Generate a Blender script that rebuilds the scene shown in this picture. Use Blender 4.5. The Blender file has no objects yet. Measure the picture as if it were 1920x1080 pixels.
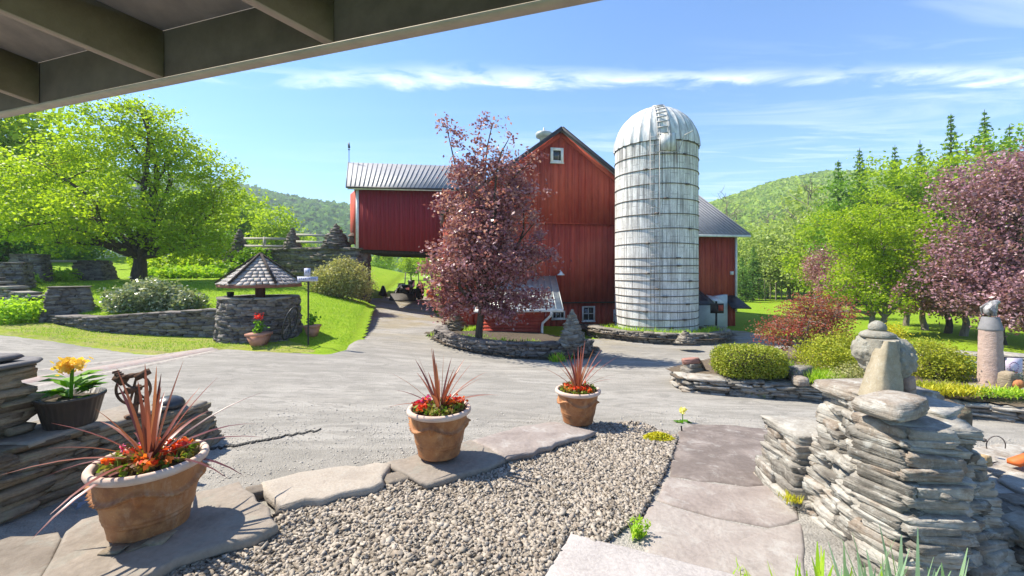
import bpy, math, random
import numpy as np
from mathutils import Vector
R = math.radians
PI = math.pi
scene = bpy.context.scene
col = scene.collection

# ------------------------------------------------------------------ camera
CAMZ, F, HX, HY = 1.75, 800.0, 960.0, 507.0     # eye height, focal length and horizon in photo pixels
cam = bpy.data.cameras.new('camera'); cam_o = bpy.data.objects.new('camera', cam); col.objects.link(cam_o)
cam_o.location = (0, 0, CAMZ); cam_o.rotation_euler = (R(90), 0, 0)
cam.sensor_width = 36; cam.lens = 36 * F / 1920; cam.shift_y = -(540 - HY) / 1920
cam.clip_start = 0.05; cam.clip_end = 6000
scene.camera = cam_o
scene.render.resolution_x = 1024; scene.render.resolution_y = 576

# ------------------------------------------------------------------ light
SUN_EL, SUN_AZ = R(52), math.atan2(-0.947, 0.322)      # azimuth from +Y towards +X
sd = Vector((math.sin(SUN_AZ) * math.cos(SUN_EL), math.cos(SUN_AZ) * math.cos(SUN_EL), math.sin(SUN_EL)))
sl = bpy.data.lights.new('sun', 'SUN'); sl.energy = 5.0; sl.angle = R(0.53); sl.color = (1, .93, .80)
so = bpy.data.objects.new('sun', sl); col.objects.link(so); so.rotation_euler = sd.to_track_quat('Z', 'Y').to_euler()
so.location = (-20, 10, 40)
world = bpy.data.worlds.new('World'); scene.world = world; world.use_nodes = True
scene.view_settings.view_transform = 'Standard'; scene.view_settings.look = 'None'
scene.view_settings.exposure = 1.04; scene.view_settings.gamma = 1

class NT:
    """small node-tree helper"""
    def __init__(s, nt): s.nt = nt; s.n = nt.nodes; s.l = nt.links
    def new(s, t, **k):
        n = s.n.new(t)
        for a, b in k.items():
            if a.startswith('_'): n.inputs[a[1:]].default_value = b
            else: setattr(n, a, b)
        return n
    def link(s, a, b): s.l.new(a, b)
    def val(s, x, sock):
        if hasattr(x, 'is_output') or isinstance(x, bpy.types.NodeSocket): s.l.new(x, sock)
        else: sock.default_value = x
    def math(s, op, a, b=0.0, c=None, clamp=False):
        n = s.n.new('ShaderNodeMath'); n.operation = op; n.use_clamp = clamp
        s.val(a, n.inputs[0]); s.val(b, n.inputs[1])
        if c is not None: s.val(c, n.inputs[2])
        return n.outputs[0]
    def mix(s, f, a, b, mode='MIX'):
        n = s.n.new('ShaderNodeMix'); n.data_type = 'RGBA'; n.blend_type = mode
        s.val(f, n.inputs[0])
        for x, k in ((a, 6), (b, 7)):
            if isinstance(x, tuple): n.inputs[k].default_value = (*x[:3], 1)
            else: s.l.new(x, n.inputs[k])
        return n.outputs[2]
    def noise(s, vec, scale, detail=4, rough=.55, dist=0.0):
        n = s.n.new('ShaderNodeTexNoise'); n.inputs['Scale'].default_value = scale
        n.inputs['Detail'].default_value = detail; n.inputs['Roughness'].default_value = rough; n.inputs['Distortion'].default_value = dist
        if vec is not None: s.l.new(vec, n.inputs['Vector'])
        return n.outputs[0]
    def vor(s, vec, scale, feature='F1', out=0):
        n = s.n.new('ShaderNodeTexVoronoi'); n.feature = feature; n.inputs['Scale'].default_value = scale
        s.l.new(vec, n.inputs['Vector']); return n.outputs[out]
    def ramp(s, f, stops, interp='LINEAR'):
        n = s.n.new('ShaderNodeValToRGB'); n.color_ramp.interpolation = interp
        e = n.color_ramp.elements
        while len(e) < len(stops): e.new(.5)
        for k, (p, c) in enumerate(stops):
            e[k].position = p; e[k].color = (*c, 1) if isinstance(c, tuple) else (c, c, c, 1)
        s.l.new(f, n.inputs[0]); return n.outputs[0]
    def mapr(s, f, a, b, c=0.0, d=1.0, smooth=False):
        n = s.n.new('ShaderNodeMapRange'); n.clamp = True
        if smooth: n.interpolation_type = 'SMOOTHSTEP'
        s.val(f, n.inputs[0])
        for k, x in enumerate((a, b, c, d)): s.val(x, n.inputs[k + 1])
        return n.outputs[0]
    def scalev(s, vec, sc, loc=(0, 0, 0), rot=(0, 0, 0)):
        n = s.n.new('ShaderNodeMapping'); n.inputs['Scale'].default_value = sc; n.inputs['Location'].default_value = loc
        n.inputs['Rotation'].default_value = rot
        s.l.new(vec, n.inputs['Vector']); return n.outputs[0]

# sky: Nishita with thin cirrus on a high plane (laid out by world direction)
w = NT(world.node_tree); w.n.clear()
sky = w.new('ShaderNodeTexSky', sky_type='NISHITA', sun_disc=False, sun_elevation=SUN_EL, sun_rotation=SUN_AZ,
            altitude=300, air_density=1.15, dust_density=.35, ozone_density=2.6)
geo = w.new('ShaderNodeNewGeometry'); sep = w.new('ShaderNodeSeparateXYZ')
tc = w.new('ShaderNodeTexCoord'); w.link(tc.outputs['Generated'], sep.inputs[0])
dx, dy, dz = sep.outputs
zz = w.math('MAXIMUM', dz, 0.02)
u = w.math('DIVIDE', dx, zz); v = w.math('DIVIDE', dy, zz)
cmb = w.new('ShaderNodeCombineXYZ'); w.link(u, cmb.inputs[0]); w.link(v, cmb.inputs[1])
uv = cmb.outputs[0]
n1 = w.noise(uv, 0.55, 3, .5); n2 = w.noise(w.scalev(uv, (1.0, 1.6, 1)), 2.6, 7, .62, .5); n3 = w.noise(w.scalev(uv, (.35, 1.5, 1), (3, 1, 0)), 1.2, 6, .6, .8)
# main streak, about v = 2.15
off = w.math('SUBTRACT', v, w.math('ADD', 2.0, w.math('MULTIPLY', n1, .42)))
off = w.math('ABSOLUTE', w.math('SUBTRACT', off, w.math('MULTIPLY', w.math('SUBTRACT', n2, .5), .35)))
band = w.mapr(off, 0.0, 0.16, 1.0, 0.0, True)
band = w.math('MULTIPLY', band, w.mapr(n2, .36, .66))
band = w.math('MULTIPLY', band, w.mapr(u, -2.1, -1.3))
band = w.math('MULTIPLY', band, w.mapr(w.noise(w.scalev(uv, (1, 1, 1), (4, 7, 0)), 1.3, 4, .6), .36, .56, .45, 1.0))
# low soft clouds to the right
low = w.math('MULTIPLY', w.mapr(n3, .50, .74), w.mapr(v, 2.5, 3.2))
low = w.math('MULTIPLY', low, w.mapr(u, -.6, 1.4, .12, 1.0))
# faint high veil to the upper right
veil = w.math('MULTIPLY', w.mapr(w.noise(w.scalev(uv, (.5, 2.2, 1), (0, 0, 0), (0, 0, .5)), 1.1, 6, .6, 1.0), .48, .8), w.mapr(u, .7, 2.2, 0, .7))
cl = w.math('MAXIMUM', w.math('MULTIPLY', band, .85), w.math('MULTIPLY', w.math('MAXIMUM', low, veil), .62))
cl = w.math('MULTIPLY', cl, w.mapr(dz, 0.01, .08))
skyc = w.mix(1.0, sky.outputs[0], (.58, .77, .96), 'MULTIPLY')
cmix = w.mix(cl, skyc, (6.6, 6.9, 7.2))
bg = w.new('ShaderNodeBackground'); bg.inputs[1].default_value = 0.13; w.link(cmix, bg.inputs[0])
wo = w.new('ShaderNodeOutputWorld'); w.link(bg.outputs[0], wo.inputs[0])

# ------------------------------------------------------------------ mesh helpers
def rng(seed): return np.random.default_rng(seed)

class MB:
    """collects shapes into one mesh"""
    def __init__(s): s.V = []; s.L = []; s.S = []; s.A = []; s.U = []; s.n = 0
    def add(s, V, F, a=0.5):
        V = np.asarray(V, float).reshape(-1, 3); F = np.asarray(F)
        if len(V) == 0 or len(F) == 0: return s
        s.V.append(V); s.L.append((F + s.n).ravel()); s.S.append(np.full(len(F), F.shape[1]))
        a = np.asarray(a, float); s.A.append(np.full(len(V), float(a)) if a.ndim == 0 else a); s.n += len(V); return s
    def poly(s, V, a=.5):
        V = np.asarray(V, float); s.V.append(V); s.L.append(np.arange(len(V)) + s.n); s.S.append(np.array([len(V)]))
        s.A.append(np.full(len(V), float(a))); s.n += len(V); return s
    def box(s, c, size, yaw=0., a=.5, tilt=None):
        q = np.array([[x, y, z] for z in (-.5, .5) for y in (-.5, .5) for x in (-.5, .5)]) * np.array(size)
        if tilt is not None:
            q = q @ np.array(tilt).T
        cy, sy = math.cos(yaw), math.sin(yaw)
        q = q @ np.array([[cy, sy, 0], [-sy, cy, 0], [0, 0, 1]]) + np.array(c)
        return s.add(q, [[0, 2, 3, 1], [4, 5, 7, 6], [0, 1, 5, 4], [1, 3, 7, 5], [3, 2, 6, 7], [2, 0, 4, 6]], a)
    def hexa(s, q, a=.5):      # 8 corners: bottom 4 (ccw), top 4 (ccw)
        return s.add(q, [[3, 2, 1, 0], [4, 5, 6, 7], [0, 1, 5, 4], [1, 2, 6, 5], [2, 3, 7, 6], [3, 0, 4, 7]], a)
    def bar(s, p, q, wd, ht, a=.5, up=(0, 0, 1)):   # box beam from p to q
        p = Vector(p); q = Vector(q); d = (q - p).normalized(); upv = Vector(up)
        sx = d.cross(upv)
        if sx.length < 1e-4: sx = d.cross(Vector((1, 0, 0)))
        sx.normalize(); u2 = sx.cross(d).normalized()
        c = [p - sx * wd / 2 - u2 * ht / 2, p + sx * wd / 2 - u2 * ht / 2, q + sx * wd / 2 - u2 * ht / 2, q - sx * wd / 2 - u2 * ht / 2]
        return s.hexa([tuple(x) for x in c] + [tuple(x + u2 * ht) for x in c], a)
    def tube(s, pts, rad, n=8, a=.5, cap=True):
        pts = np.array(pts, float); m = len(pts); rad = np.full(m, rad, float) if np.ndim(rad) == 0 else np.array(rad, float)
        T = np.gradient(pts, axis=0); T /= np.linalg.norm(T, axis=1)[:, None] + 1e-9
        ref = np.array([0, 0, 1.]) if abs(T[0][2]) < .9 else np.array([1., 0, 0])
        N = np.cross(T, ref); N /= np.linalg.norm(N, axis=1)[:, None] + 1e-9; B = np.cross(T, N)
        an = np.arange(n) * 2 * PI / n
        V = pts[:, None] + rad[:, None, None] * (np.cos(an)[None, :, None] * N[:, None] + np.sin(an)[None, :, None] * B[:, None])
        i = np.arange(m - 1)[:, None] * n; j = np.arange(n)[None]; k = (j + 1) % n
        Fq = np.stack([i + j, i + k, i + n + k, i + n + j], -1).reshape(-1, 4)
        s.add(V, Fq, a)
        if cap: s.poly(V[0][::-1], a); s.poly(V[-1], a)
        return s
    def lathe(s, prof, c, n=32, a=.5, mod=None):   # prof: list of (r,z)
        prof = np.array(prof, float); m = len(prof); an = np.arange(n) * 2 * PI / n
        r = prof[:, 0][:, None] * np.ones(n)[None]
        if mod is not None: r = r * mod(an)[None]
        V = np.stack([c[0] + r * np.cos(an), c[1] + r * np.sin(an), c[2] + prof[:, 1][:, None] + 0 * r], -1)
        i = np.arange(m - 1)[:, None] * n; j = np.arange(n)[None]; k = (j + 1) % n
        Fq = np.stack([i + j, i + k, i + n + k, i + n + j], -1).reshape(-1, 4)
        return s.add(V, Fq, a)
    def build(s, name, m, parent=None, smooth=False, loc=None):
        V = np.concatenate(s.V); L = np.concatenate(s.L).astype(np.int32); S = np.concatenate(s.S).astype(np.int32); A = np.concatenate(s.A)
        o0 = (0, 0, 0)
        if parent is not None:
            p = parent
            while p.parent: p = p.parent
            o0 = tuple(p.location)
        elif loc is not None: o0 = loc
        V = V - np.array(o0)
        me = bpy.data.meshes.new(name)
        me.vertices.add(len(V)); me.vertices.foreach_set('co', V.astype(np.float32).ravel())
        me.loops.add(len(L)); me.loops.foreach_set('vertex_index', L)
        me.polygons.add(len(S)); st = np.concatenate([[0], np.cumsum(S)[:-1]]).astype(np.int32)
        me.polygons.foreach_set('loop_start', st); me.polygons.foreach_set('loop_total', S)
        if smooth: me.polygons.foreach_set('use_smooth', np.ones(len(S), bool))
        at = me.attributes.new('rnd', 'FLOAT', 'POINT'); at.data.foreach_set('value', A.astype(np.float32))
        me.update(calc_edges=True); me.validate()
        me.materials.append(m)
        o = bpy.data.objects.new(name, me); col.objects.link(o)
        if parent is not None: o.parent = parent
        else: o.location = o0
        return o

def tag(o, label=None, cat=None, group=None, kind=None):
    if label: o['label'] = label
    if cat: o['category'] = cat
    if group: o['group'] = group
    if kind: o['kind'] = kind
    return o
def thing(name, label, cat, loc, group=None):
    o = bpy.data.objects.new(name, None); col.objects.link(o); o.location = tuple(float(x) for x in loc); o.empty_display_size = .2
    return tag(o, label, cat, group)
def copy_tree(o, parent=None):
    c = o.copy(); col.objects.link(c); c.parent = parent
    for ch in list(o.children): copy_tree(ch, c)
    return c

# ------------------------------------------------------------------ pixel <-> place, terrain
def P(px, py, D): return np.array([(px - HX) * D / F, D, CAMZ - (py - HY) * D / F])
class TPS:
    def __init__(s, pts):
        p = np.array(pts, float); s.p = p[:, :2]; n = len(p)
        K = s.k(np.linalg.norm(s.p[:, None] - s.p[None], axis=2)) + np.eye(n) * .05
        Q = np.c_[np.ones(n), s.p]; M = np.block([[K, Q], [Q.T, np.zeros((3, 3))]])
        s.w = np.linalg.solve(M, np.r_[p[:, 2], 0, 0, 0])
    def k(s, r): return np.where(r > 1e-6, r * r * np.log(np.maximum(r, 1e-6)), 0) * .01
    def __call__(s, x, y):
        x = np.asarray(x, float); y = np.asarray(y, float); sh = x.shape; x = x.ravel(); y = y.ravel()
        dx_, dy_ = x, y - 20; r = np.hypot(dx_, dy_); k = np.minimum(1, 48 / np.maximum(r, 1e-6)); x = dx_ * k; y = dy_ * k + 20
        out = np.empty(len(x))
        for i in range(0, len(x), 20000):
            q = np.c_[x[i:i + 20000], y[i:i + 20000]]
            K = s.k(np.linalg.norm(q[:, None] - s.p[None], axis=2))
            out[i:i + 20000] = K @ s.w[:-3] + s.w[-3] + q @ s.w[-2:]
        return out.reshape(sh)
gp = [(-4, 0, 0), (0, 0, 0), (4, 0, 0), (-8, 0, 0), (8, 0, 0), (-3, 3, 0), (0, 3, 0), (2.2, 2.4, 0), (4, 3, -.08), (-6, 4, 0), (-1, 4, -.01), (0, -10, 0), (-14, -4, 0), (14, -4, 0)]
for a in [(1085, 792, 5.75), (600, 760, 6.3), (1280, 725, 8), (1480, 745, 7.5), (1800, 785, 6.3), (1000, 700, 9), (1000, 680, 11), (1100, 640, 14.8), (1232, 632, 17),
          (490, 650, 11), (100, 650, 10.5), (250, 628, 12.5), (760, 565, 27), (640, 652, 11), (300, 680, 9), (-150, 640, 10), (700, 620, 15), (740, 590, 20), (700, 540, 36),
          (1400, 592, 24), (1780, 640, 14), (1500, 562, 38), (1100, 570, 30), (760, 525, 60), (1900, 660, 12.5), (2300, 700, 9), (1850, 575, 30), (1350, 618, 19.5), (2300, 600, 20), (900, 650, 13), (850, 640, 14)]:
    gp.append(tuple(P(*a)))
gp += [(-22, 12, .1), (-30, 30, 1.5), (-20, 45, 1.2), (-45, 20, 2), (40, 20, -.7), (40, 40, -.9), (0, 68, .9), (-15, 30, .9), (-12, 22, .6), (-12, 17, .3)]
T = TPS(gp)
def G(px, py, h=0.0):
    """point where the photo ray through (px,py) meets the terrain"""
    lo, hi = .8, 75.0; ds = np.concatenate([np.linspace(.8, 12, 500), np.linspace(12, 75, 700)])
    q = np.stack([(px - HX) * ds / F, ds, CAMZ - (py - HY) * ds / F], -1); g = T(q[:, 0], q[:, 1]) + h
    i = np.argmax(q[:, 2] <= g)
    if i == 0: i = len(ds) - 1
    D = ds[i]; x, y = q[i, 0], q[i, 1]
    return np.array([x, y, float(T(x, y)) + h])
def onz(px, py, z):
    D = F * (CAMZ - z) / (py - HY); return np.array([(px - HX) * D / F, D, z])

def sdpoly(x, y, poly):
    poly = np.array(poly, float); q = np.c_[x.ravel(), y.ravel()]; dmin = np.full(len(q), 1e9); ins = np.zeros(len(q), bool)
    for i in range(len(poly)):
        a = poly[i]; b = poly[(i + 1) % len(poly)]; e = b - a; wv = q - a
        t = np.clip((wv @ e) / (e @ e + 1e-12), 0, 1); d = np.linalg.norm(wv - t[:, None] * e, axis=1); dmin = np.minimum(dmin, d)
        c = ((a[1] <= q[:, 1]) & (b[1] > q[:, 1])) | ((b[1] <= q[:, 1]) & (a[1] > q[:, 1]))
        with np.errstate(divide='ignore', invalid='ignore'): xi = a[0] + (q[:, 1] - a[1]) / (b[1] - a[1]) * e[0]
        ins ^= c & (q[:, 0] < xi)
    return np.where(ins, -dmin, dmin).reshape(x.shape)
def wob(x, y, s, seed=0):
    r = rng(seed); o = 0
    for k in range(5):
        a = r.uniform(0, 2 * PI); f = s * (1.5 ** k) * r.uniform(.7, 1.3); o = o + np.sin((x * math.cos(a) + y * math.sin(a)) * f + r.uniform(0, 6)) / (1.3 ** k)
    return o / 3
def sheet(name, poly, res, zf, h, m, edge=.12, wobs=0.05, wf=2.0, kind='structure', bump=0.0):
    p = np.array(poly)[:, :2]; x0, y0 = p.min(0) - .4; x1, y1 = p.max(0) + .4
    nx = max(2, int((x1 - x0) / res)); ny = max(2, int((y1 - y0) / res))
    X, Y = np.meshgrid(np.linspace(x0, x1, nx), np.linspace(y0, y1, ny))
    s_ = sdpoly(X, Y, p) + wob(X, Y, wf, 3) * wobs
    Z = zf(X, Y) + np.clip(-s_ / edge, -1, 1) * h
    if bump: Z = Z + bump * wob(X, Y, 1.3, 9) * np.clip(-s_, 0, 1)
    idx = np.arange(nx * ny).reshape(ny, nx)
    Fq = np.stack([idx[:-1, :-1], idx[:-1, 1:], idx[1:, 1:], idx[1:, :-1]], -1).reshape(-1, 4)
    keep = (s_.ravel()[Fq] < edge * 1.2 + res).any(1)
    b = MB().add(np.stack([X, Y, Z], -1), Fq[keep])
    V = b.V[0]; used = np.unique(b.L[0]); mp = np.zeros(len(V), int); mp[used] = np.arange(len(used))
    b.V[0] = V[used]; b.L[0] = mp[b.L[0]]; b.A[0] = b.A[0][used]
    return tag(b.build(name, m, smooth=True), kind=kind)

# ------------------------------------------------------------------ materials
MATS = {}
def mat(name):
    m = bpy.data.materials.new(name); m.use_nodes = True; t = NT(m.node_tree); t.n.clear()
    out = t.new('ShaderNodeOutputMaterial'); MATS[name] = m; return m, t, out
def principled(t, out, colr, rough=.8, bump=None, bstr=.4, bdist=.02, metal=0.0, spec=.3):
    p = t.new('ShaderNodeBsdfPrincipled')
    if isinstance(colr, tuple): p.inputs['Base Color'].default_value = (*colr, 1)
    else: t.link(colr, p.inputs['Base Color'])
    t.val(rough, p.inputs['Roughness']); p.inputs['Metallic'].default_value = metal; p.inputs['Specular IOR Level'].default_value = spec
    if bump is not None:
        b = t.new('ShaderNodeBump'); b.inputs['Strength'].default_value = bstr; b.inputs['Distance'].default_value = bdist
        t.link(bump, b.inputs['Height']); t.link(b.outputs[0], p.inputs['Normal'])
    t.link(p.outputs[0], out.inputs[0]); return p
def wpos(t): return t.new('ShaderNodeNewGeometry').outputs['Position']
def opos(t): return t.new('ShaderNodeTexCoord').outputs['Object']
def rnd(t): n = t.new('ShaderNodeAttribute', attribute_name='rnd'); return n.outputs['Fac']
def simple(name, c1, c2=None, scale=8, rough=.7, metal=0.0, bstr=.2, useR=False, spec=.3, detail=5, sv=(1, 1, 1)):
    m, t, out = mat(name); p = t.scalev(opos(t), sv); n = t.noise(p, scale, detail, .6)
    c2 = c2 or tuple(x * .75 for x in c1)
    f = t.mapr(n, .35, .68)
    if useR: f = t.math('ADD', t.math('MULTIPLY', f, .5), t.math('MULTIPLY', rnd(t), .5))
    principled(t, out, t.mix(f, c1, c2), rough, n, bstr, .01, metal, spec); return m
def stonemat(name, cols, lichen=(.42, .43, .38), lich=.35, strata=1.0, scale=1.0, bs=.6):
    m, t, out = mat(name); p = opos(t); r = rnd(t)
    st = t.noise(t.scalev(p, (3, 3, 34)), 1.2 * scale, 5, .6, .4); n = t.noise(p, 7 * scale, 8, .65); fine = t.noise(p, 60 * scale, 4, .6)
    f = t.math('ADD', t.math('MULTIPLY', r, .75), t.math('MULTIPLY', t.math('SUBTRACT', n, .5), 1.3 if strata < .1 else .9))
    k = len(cols) - 1
    c = t.ramp(f, [(i / k, cc) for i, cc in enumerate(cols)])
    c = t.mix(t.mapr(fine, .3, .7, 0, .45), c, t.mix(1.0, c, (.55, .52, .5), 'MULTIPLY'))
    lf = t.math('MULTIPLY', t.mapr(t.noise(p, 11 * scale, 7, .7, .6), .54, .66), lich)
    c = t.mix(lf, c, lichen)
    c = t.mix(t.math('MULTIPLY', t.mapr(st, .50, .36), .5 * strata), c, t.mix(1.0, c, (.45, .42, .40), 'MULTIPLY'))
    h = t.math('ADD', t.math('MULTIPLY', st, 1.2 * strata), t.math('ADD', t.math('MULTIPLY', n, .8), t.math('MULTIPLY', fine, .25)))
    principled(t, out, c, .88, h, bs, .035, spec=.2); return m
def leafmat(name, cols, trans=.45, rough=.5, spec=.25):
    m, t, out = mat(name); r = rnd(t); c = t.ramp(r, [(i / (len(cols) - 1), cc) for i, cc in enumerate(cols)])
    p = t.new('ShaderNodeBsdfPrincipled'); t.link(c, p.inputs['Base Color']); p.inputs['Roughness'].default_value = rough; p.inputs['Specular IOR Level'].default_value = spec
    tr = t.new('ShaderNodeBsdfTranslucent'); t.link(t.mix(1.0, c, (1.5, 1.5, .8), 'MULTIPLY'), tr.inputs[0])
    mx = t.new('ShaderNodeMixShader'); mx.inputs[0].default_value = trans; t.link(p.outputs[0], mx.inputs[1]); t.link(tr.outputs[0], mx.inputs[2]); t.link(mx.outputs[0], out.inputs[0])
    return m

def m_drive():
    m, t, out = mat('drive_gravel'); p = wpos(t)
    big = t.noise(t.scalev(p, (.35, 1.3, 1)), .7, 5, .6, .6); mid = t.noise(t.scalev(p, (1, 2.1, 1)), 1.9, 9, .72, .9); fine = t.noise(p, 38, 5, .75); vf = t.vor(p, 70)
    c = t.mix(t.mapr(big, .3, .7), (.285, .264, .236), (.38, .355, .32))
    c = t.mix(t.mapr(mid, .50, .60, 0, .8), c, (.17, .16, .145))
    stn = t.noise(t.scalev(p, (.5, 2.6, 1), (7, 3, 0)), .9, 8, .7, 1.2); c = t.mix(t.mapr(stn, .50, .58, 0, .65), c, (.20, .187, .165)); c = t.mix(t.mapr(stn, .44, .34, 0, .5), c, (.45, .41, .355))
    c = t.mix(t.mapr(fine, .36, .62, .38, 0), c, (.14, .128, .11))
    c = t.mix(t.mapr(vf, .18, .5, 0, .22), c, (.43, .40, .35))
    soft = t.noise(t.scalev(p, (.8, 1.5, 1), (2, 9, 0)), .55, 4, .6, 1.0); c = t.mix(t.mapr(soft, .46, .62, 0, .55), c, (.22, .205, .18))
    far = t.new('ShaderNodeSeparateXYZ'); t.link(p, far.inputs[0])
    moss = t.math('MULTIPLY', t.mapr(far.outputs[1], 11, 19), t.mapr(t.noise(p, .8, 6, .6), .42, .62))
    c = t.mix(t.math('MULTIPLY', moss, .6), c, (.27, .21, .085))
    h = t.math('ADD', t.math('MULTIPLY', fine, .6), t.math('SUBTRACT', t.math('MULTIPLY', mid, 2.0), vf))
    principled(t, out, c, .95, h, .55, .02, spec=.15); return m
def m_grass(name, a, b, c3, dry=.3):
    m, t, out = mat(name); p = wpos(t)
    big = t.noise(p, .5, 5, .6); fine = t.noise(t.scalev(p, (1, .55, 1)), 26, 6, .75); mid = t.noise(t.scalev(p, (.6, 1.4, 1)), 3.5, 6, .7)
    c = t.mix(t.mapr(big, .3, .7), a, b); c = t.mix(t.mapr(mid, .42, .66, 0, dry), c, c3)
    c = t.mix(t.mapr(fine, .32, .6, .6, 0), c, t.mix(1.0, c, (.35, .45, .3), 'MULTIPLY'))
    principled(t, out, c, .9, t.math('ADD', fine, t.math('MULTIPLY', mid, 1.5)), .9, .05, spec=.1); return m
M = {}
M['drive'] = m_drive()
M['lawn'] = m_grass('lawn_grass', (.21, .345, .012), (.28, .42, .018), (.36, .42, .05), .4)
M['verge'] = m_grass('verge_grass', (.27, .35, .03), (.38, .38, .055), (.40, .33, .17), .85)
M['meadow'] = m_grass('meadow_grass', (.19, .32, .015), (.27, .39, .02), (.28, .34, .05), .4)
M['grassblade'] = leafmat('grass_blades', [(.12, .25, .012), (.20, .36, .02), (.32, .44, .05)], .4)
M['stone'] = stonemat('field_stone', [(.12, .105, .09), (.24, .215, .18), (.34, .31, .26), (.19, .16, .125), (.42, .385, .33)])
M['stone_pale'] = stonemat('pale_ledge_stone', [(.15, .135, .115), (.33, .305, .265), (.43, .405, .36), (.25, .20, .155), (.52, .49, .44)], (.52, .52, .48), .55)
M['stone_brown'] = stonemat('brown_ledge_stone', [(.13, .10, .072), (.25, .20, .145), (.33, .265, .185), (.18, .145, .11), (.38, .335, .265)], (.24, .27, .16), .35)
M['stone_dark'] = stonemat('dark_wall_stone', [(.085, .072, .066), (.19, .165, .15), (.28, .25, .22), (.14, .118, .105), (.36, .33, .29)], (.22, .23, .2), .3)
M['flag'] = stonemat('flagstone', [(.17, .14, .125), (.29, .245, .22), (.35, .31, .28), (.22, .185, .165)], (.42, .40, .37), .45, .0, .45, .6)
M['slab'] = stonemat('bluestone_slab', [(.19, .16, .13), (.30, .255, .21), (.25, .215, .18), (.34, .295, .25)], (.24, .245, .21), .4, .0, .45, .6)
M['concrete'] = simple('pale_concrete', (.50, .46, .455), (.38, .345, .345), 30, .9, bstr=.4)
M['bark'] = simple('tree_bark', (.10, .075, .055), (.045, .035, .028), 6, .95, bstr=1.0, sv=(3, 3, .6))
M['bark_pale'] = simple('pale_bark', (.28, .24, .20), (.13, .11, .09), 6, .95, bstr=.8, sv=(3, 3, .6))
M['bark_dark'] = simple('dark_bark', (.06, .045, .04), (.03, .025, .02), 6, .95, bstr=.8, sv=(3, 3, .6))
M['soil'] = simple('planting_soil', (.10, .075, .05), (.05, .038, .026), 14, .98, bstr=.8)
M['mulch'] = simple('bark_mulch', (.16, .12, .08), (.07, .052, .035), 22, .98, bstr=.9)
# ------------------------------------------------------------------ stones
def cube_grid(n):
    """surface grid of a cube [-1,1]^3, n segments a side"""
    idx = {}; V = []; Fc = []
    def vid(p):
        k = tuple(np.round(p, 5))
        if k not in idx: idx[k] = len(V); V.append(k)
        return idx[k]
    g = np.linspace(-1, 1, n + 1)
    for ax in range(3):
        for sgn in (-1, 1):
            for i in range(n):
                for j in range(n):
                    q = []
                    for a, b in ((i, j), (i + 1, j), (i + 1, j + 1), (i, j + 1)):
                        p = [0, 0, 0]; p[ax] = sgn; p[(ax + 1) % 3] = g[a]; p[(ax + 2) % 3] = g[b]; q.append(vid(p))
                    Fc.append(q if sgn > 0 else q[::-1])
    return np.array(V, float), np.array(Fc)
CG = {n: cube_grid(n) for n in (1, 2, 3, 4, 6)}
def stones(mb, C, S, yaw, r, n=2, jag=.12, rnd_=.22, tilt=.05, warp=.16, a=None):
    C = np.asarray(C, float).reshape(-1, 3); N = len(C); S = np.asarray(S, float).reshape(-1, 3) * np.ones((N, 1)); yaw = np.asarray(yaw, float) * np.ones(N)
    q, Fc = CG[n]; L = np.linalg.norm(q, axis=1)[:, None]
    q = q * (1 - rnd_) + q / L * 1.15 * rnd_
    m = len(q)
    Q = np.repeat(q[None], N, 0)
    cw = r.normal(0, warp, (N, 8, 3)) * np.array([1, 1, .8]); corners = np.array([[x, y, z] for x in (-1, 1) for y in (-1, 1) for z in (-1, 1)])
    W = np.prod((1 + q[None] * corners[:, None]) / 2, axis=2)
    Q = Q + np.einsum('cm,ncd->nmd', W, cw)
    Q = Q + r.normal(0, jag, (N, m, 3)) * np.array([.7, .8, .9]) * (0.55 if n > 1 else 0)
    Q = Q * (S[:, None] / 2)
    tx = r.normal(0, tilt, N)[:, None]; ty = r.normal(0, tilt, N)[:, None]
    Q[:, :, 2] += Q[:, :, 0] * tx + Q[:, :, 1] * ty
    c, s = np.cos(yaw)[:, None], np.sin(yaw)[:, None]
    V = np.stack([Q[:, :, 0] * c - Q[:, :, 1] * s, Q[:, :, 0] * s + Q[:, :, 1] * c, Q[:, :, 2]], -1) + C[:, None]
    FF = (Fc[None] + (np.arange(N) * m)[:, None, None]).reshape(-1, 4)
    A = np.repeat(r.uniform(0, 1, N) if a is None else np.full(N, a), m)
    mb.add(V, FF, A); return mb

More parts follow.
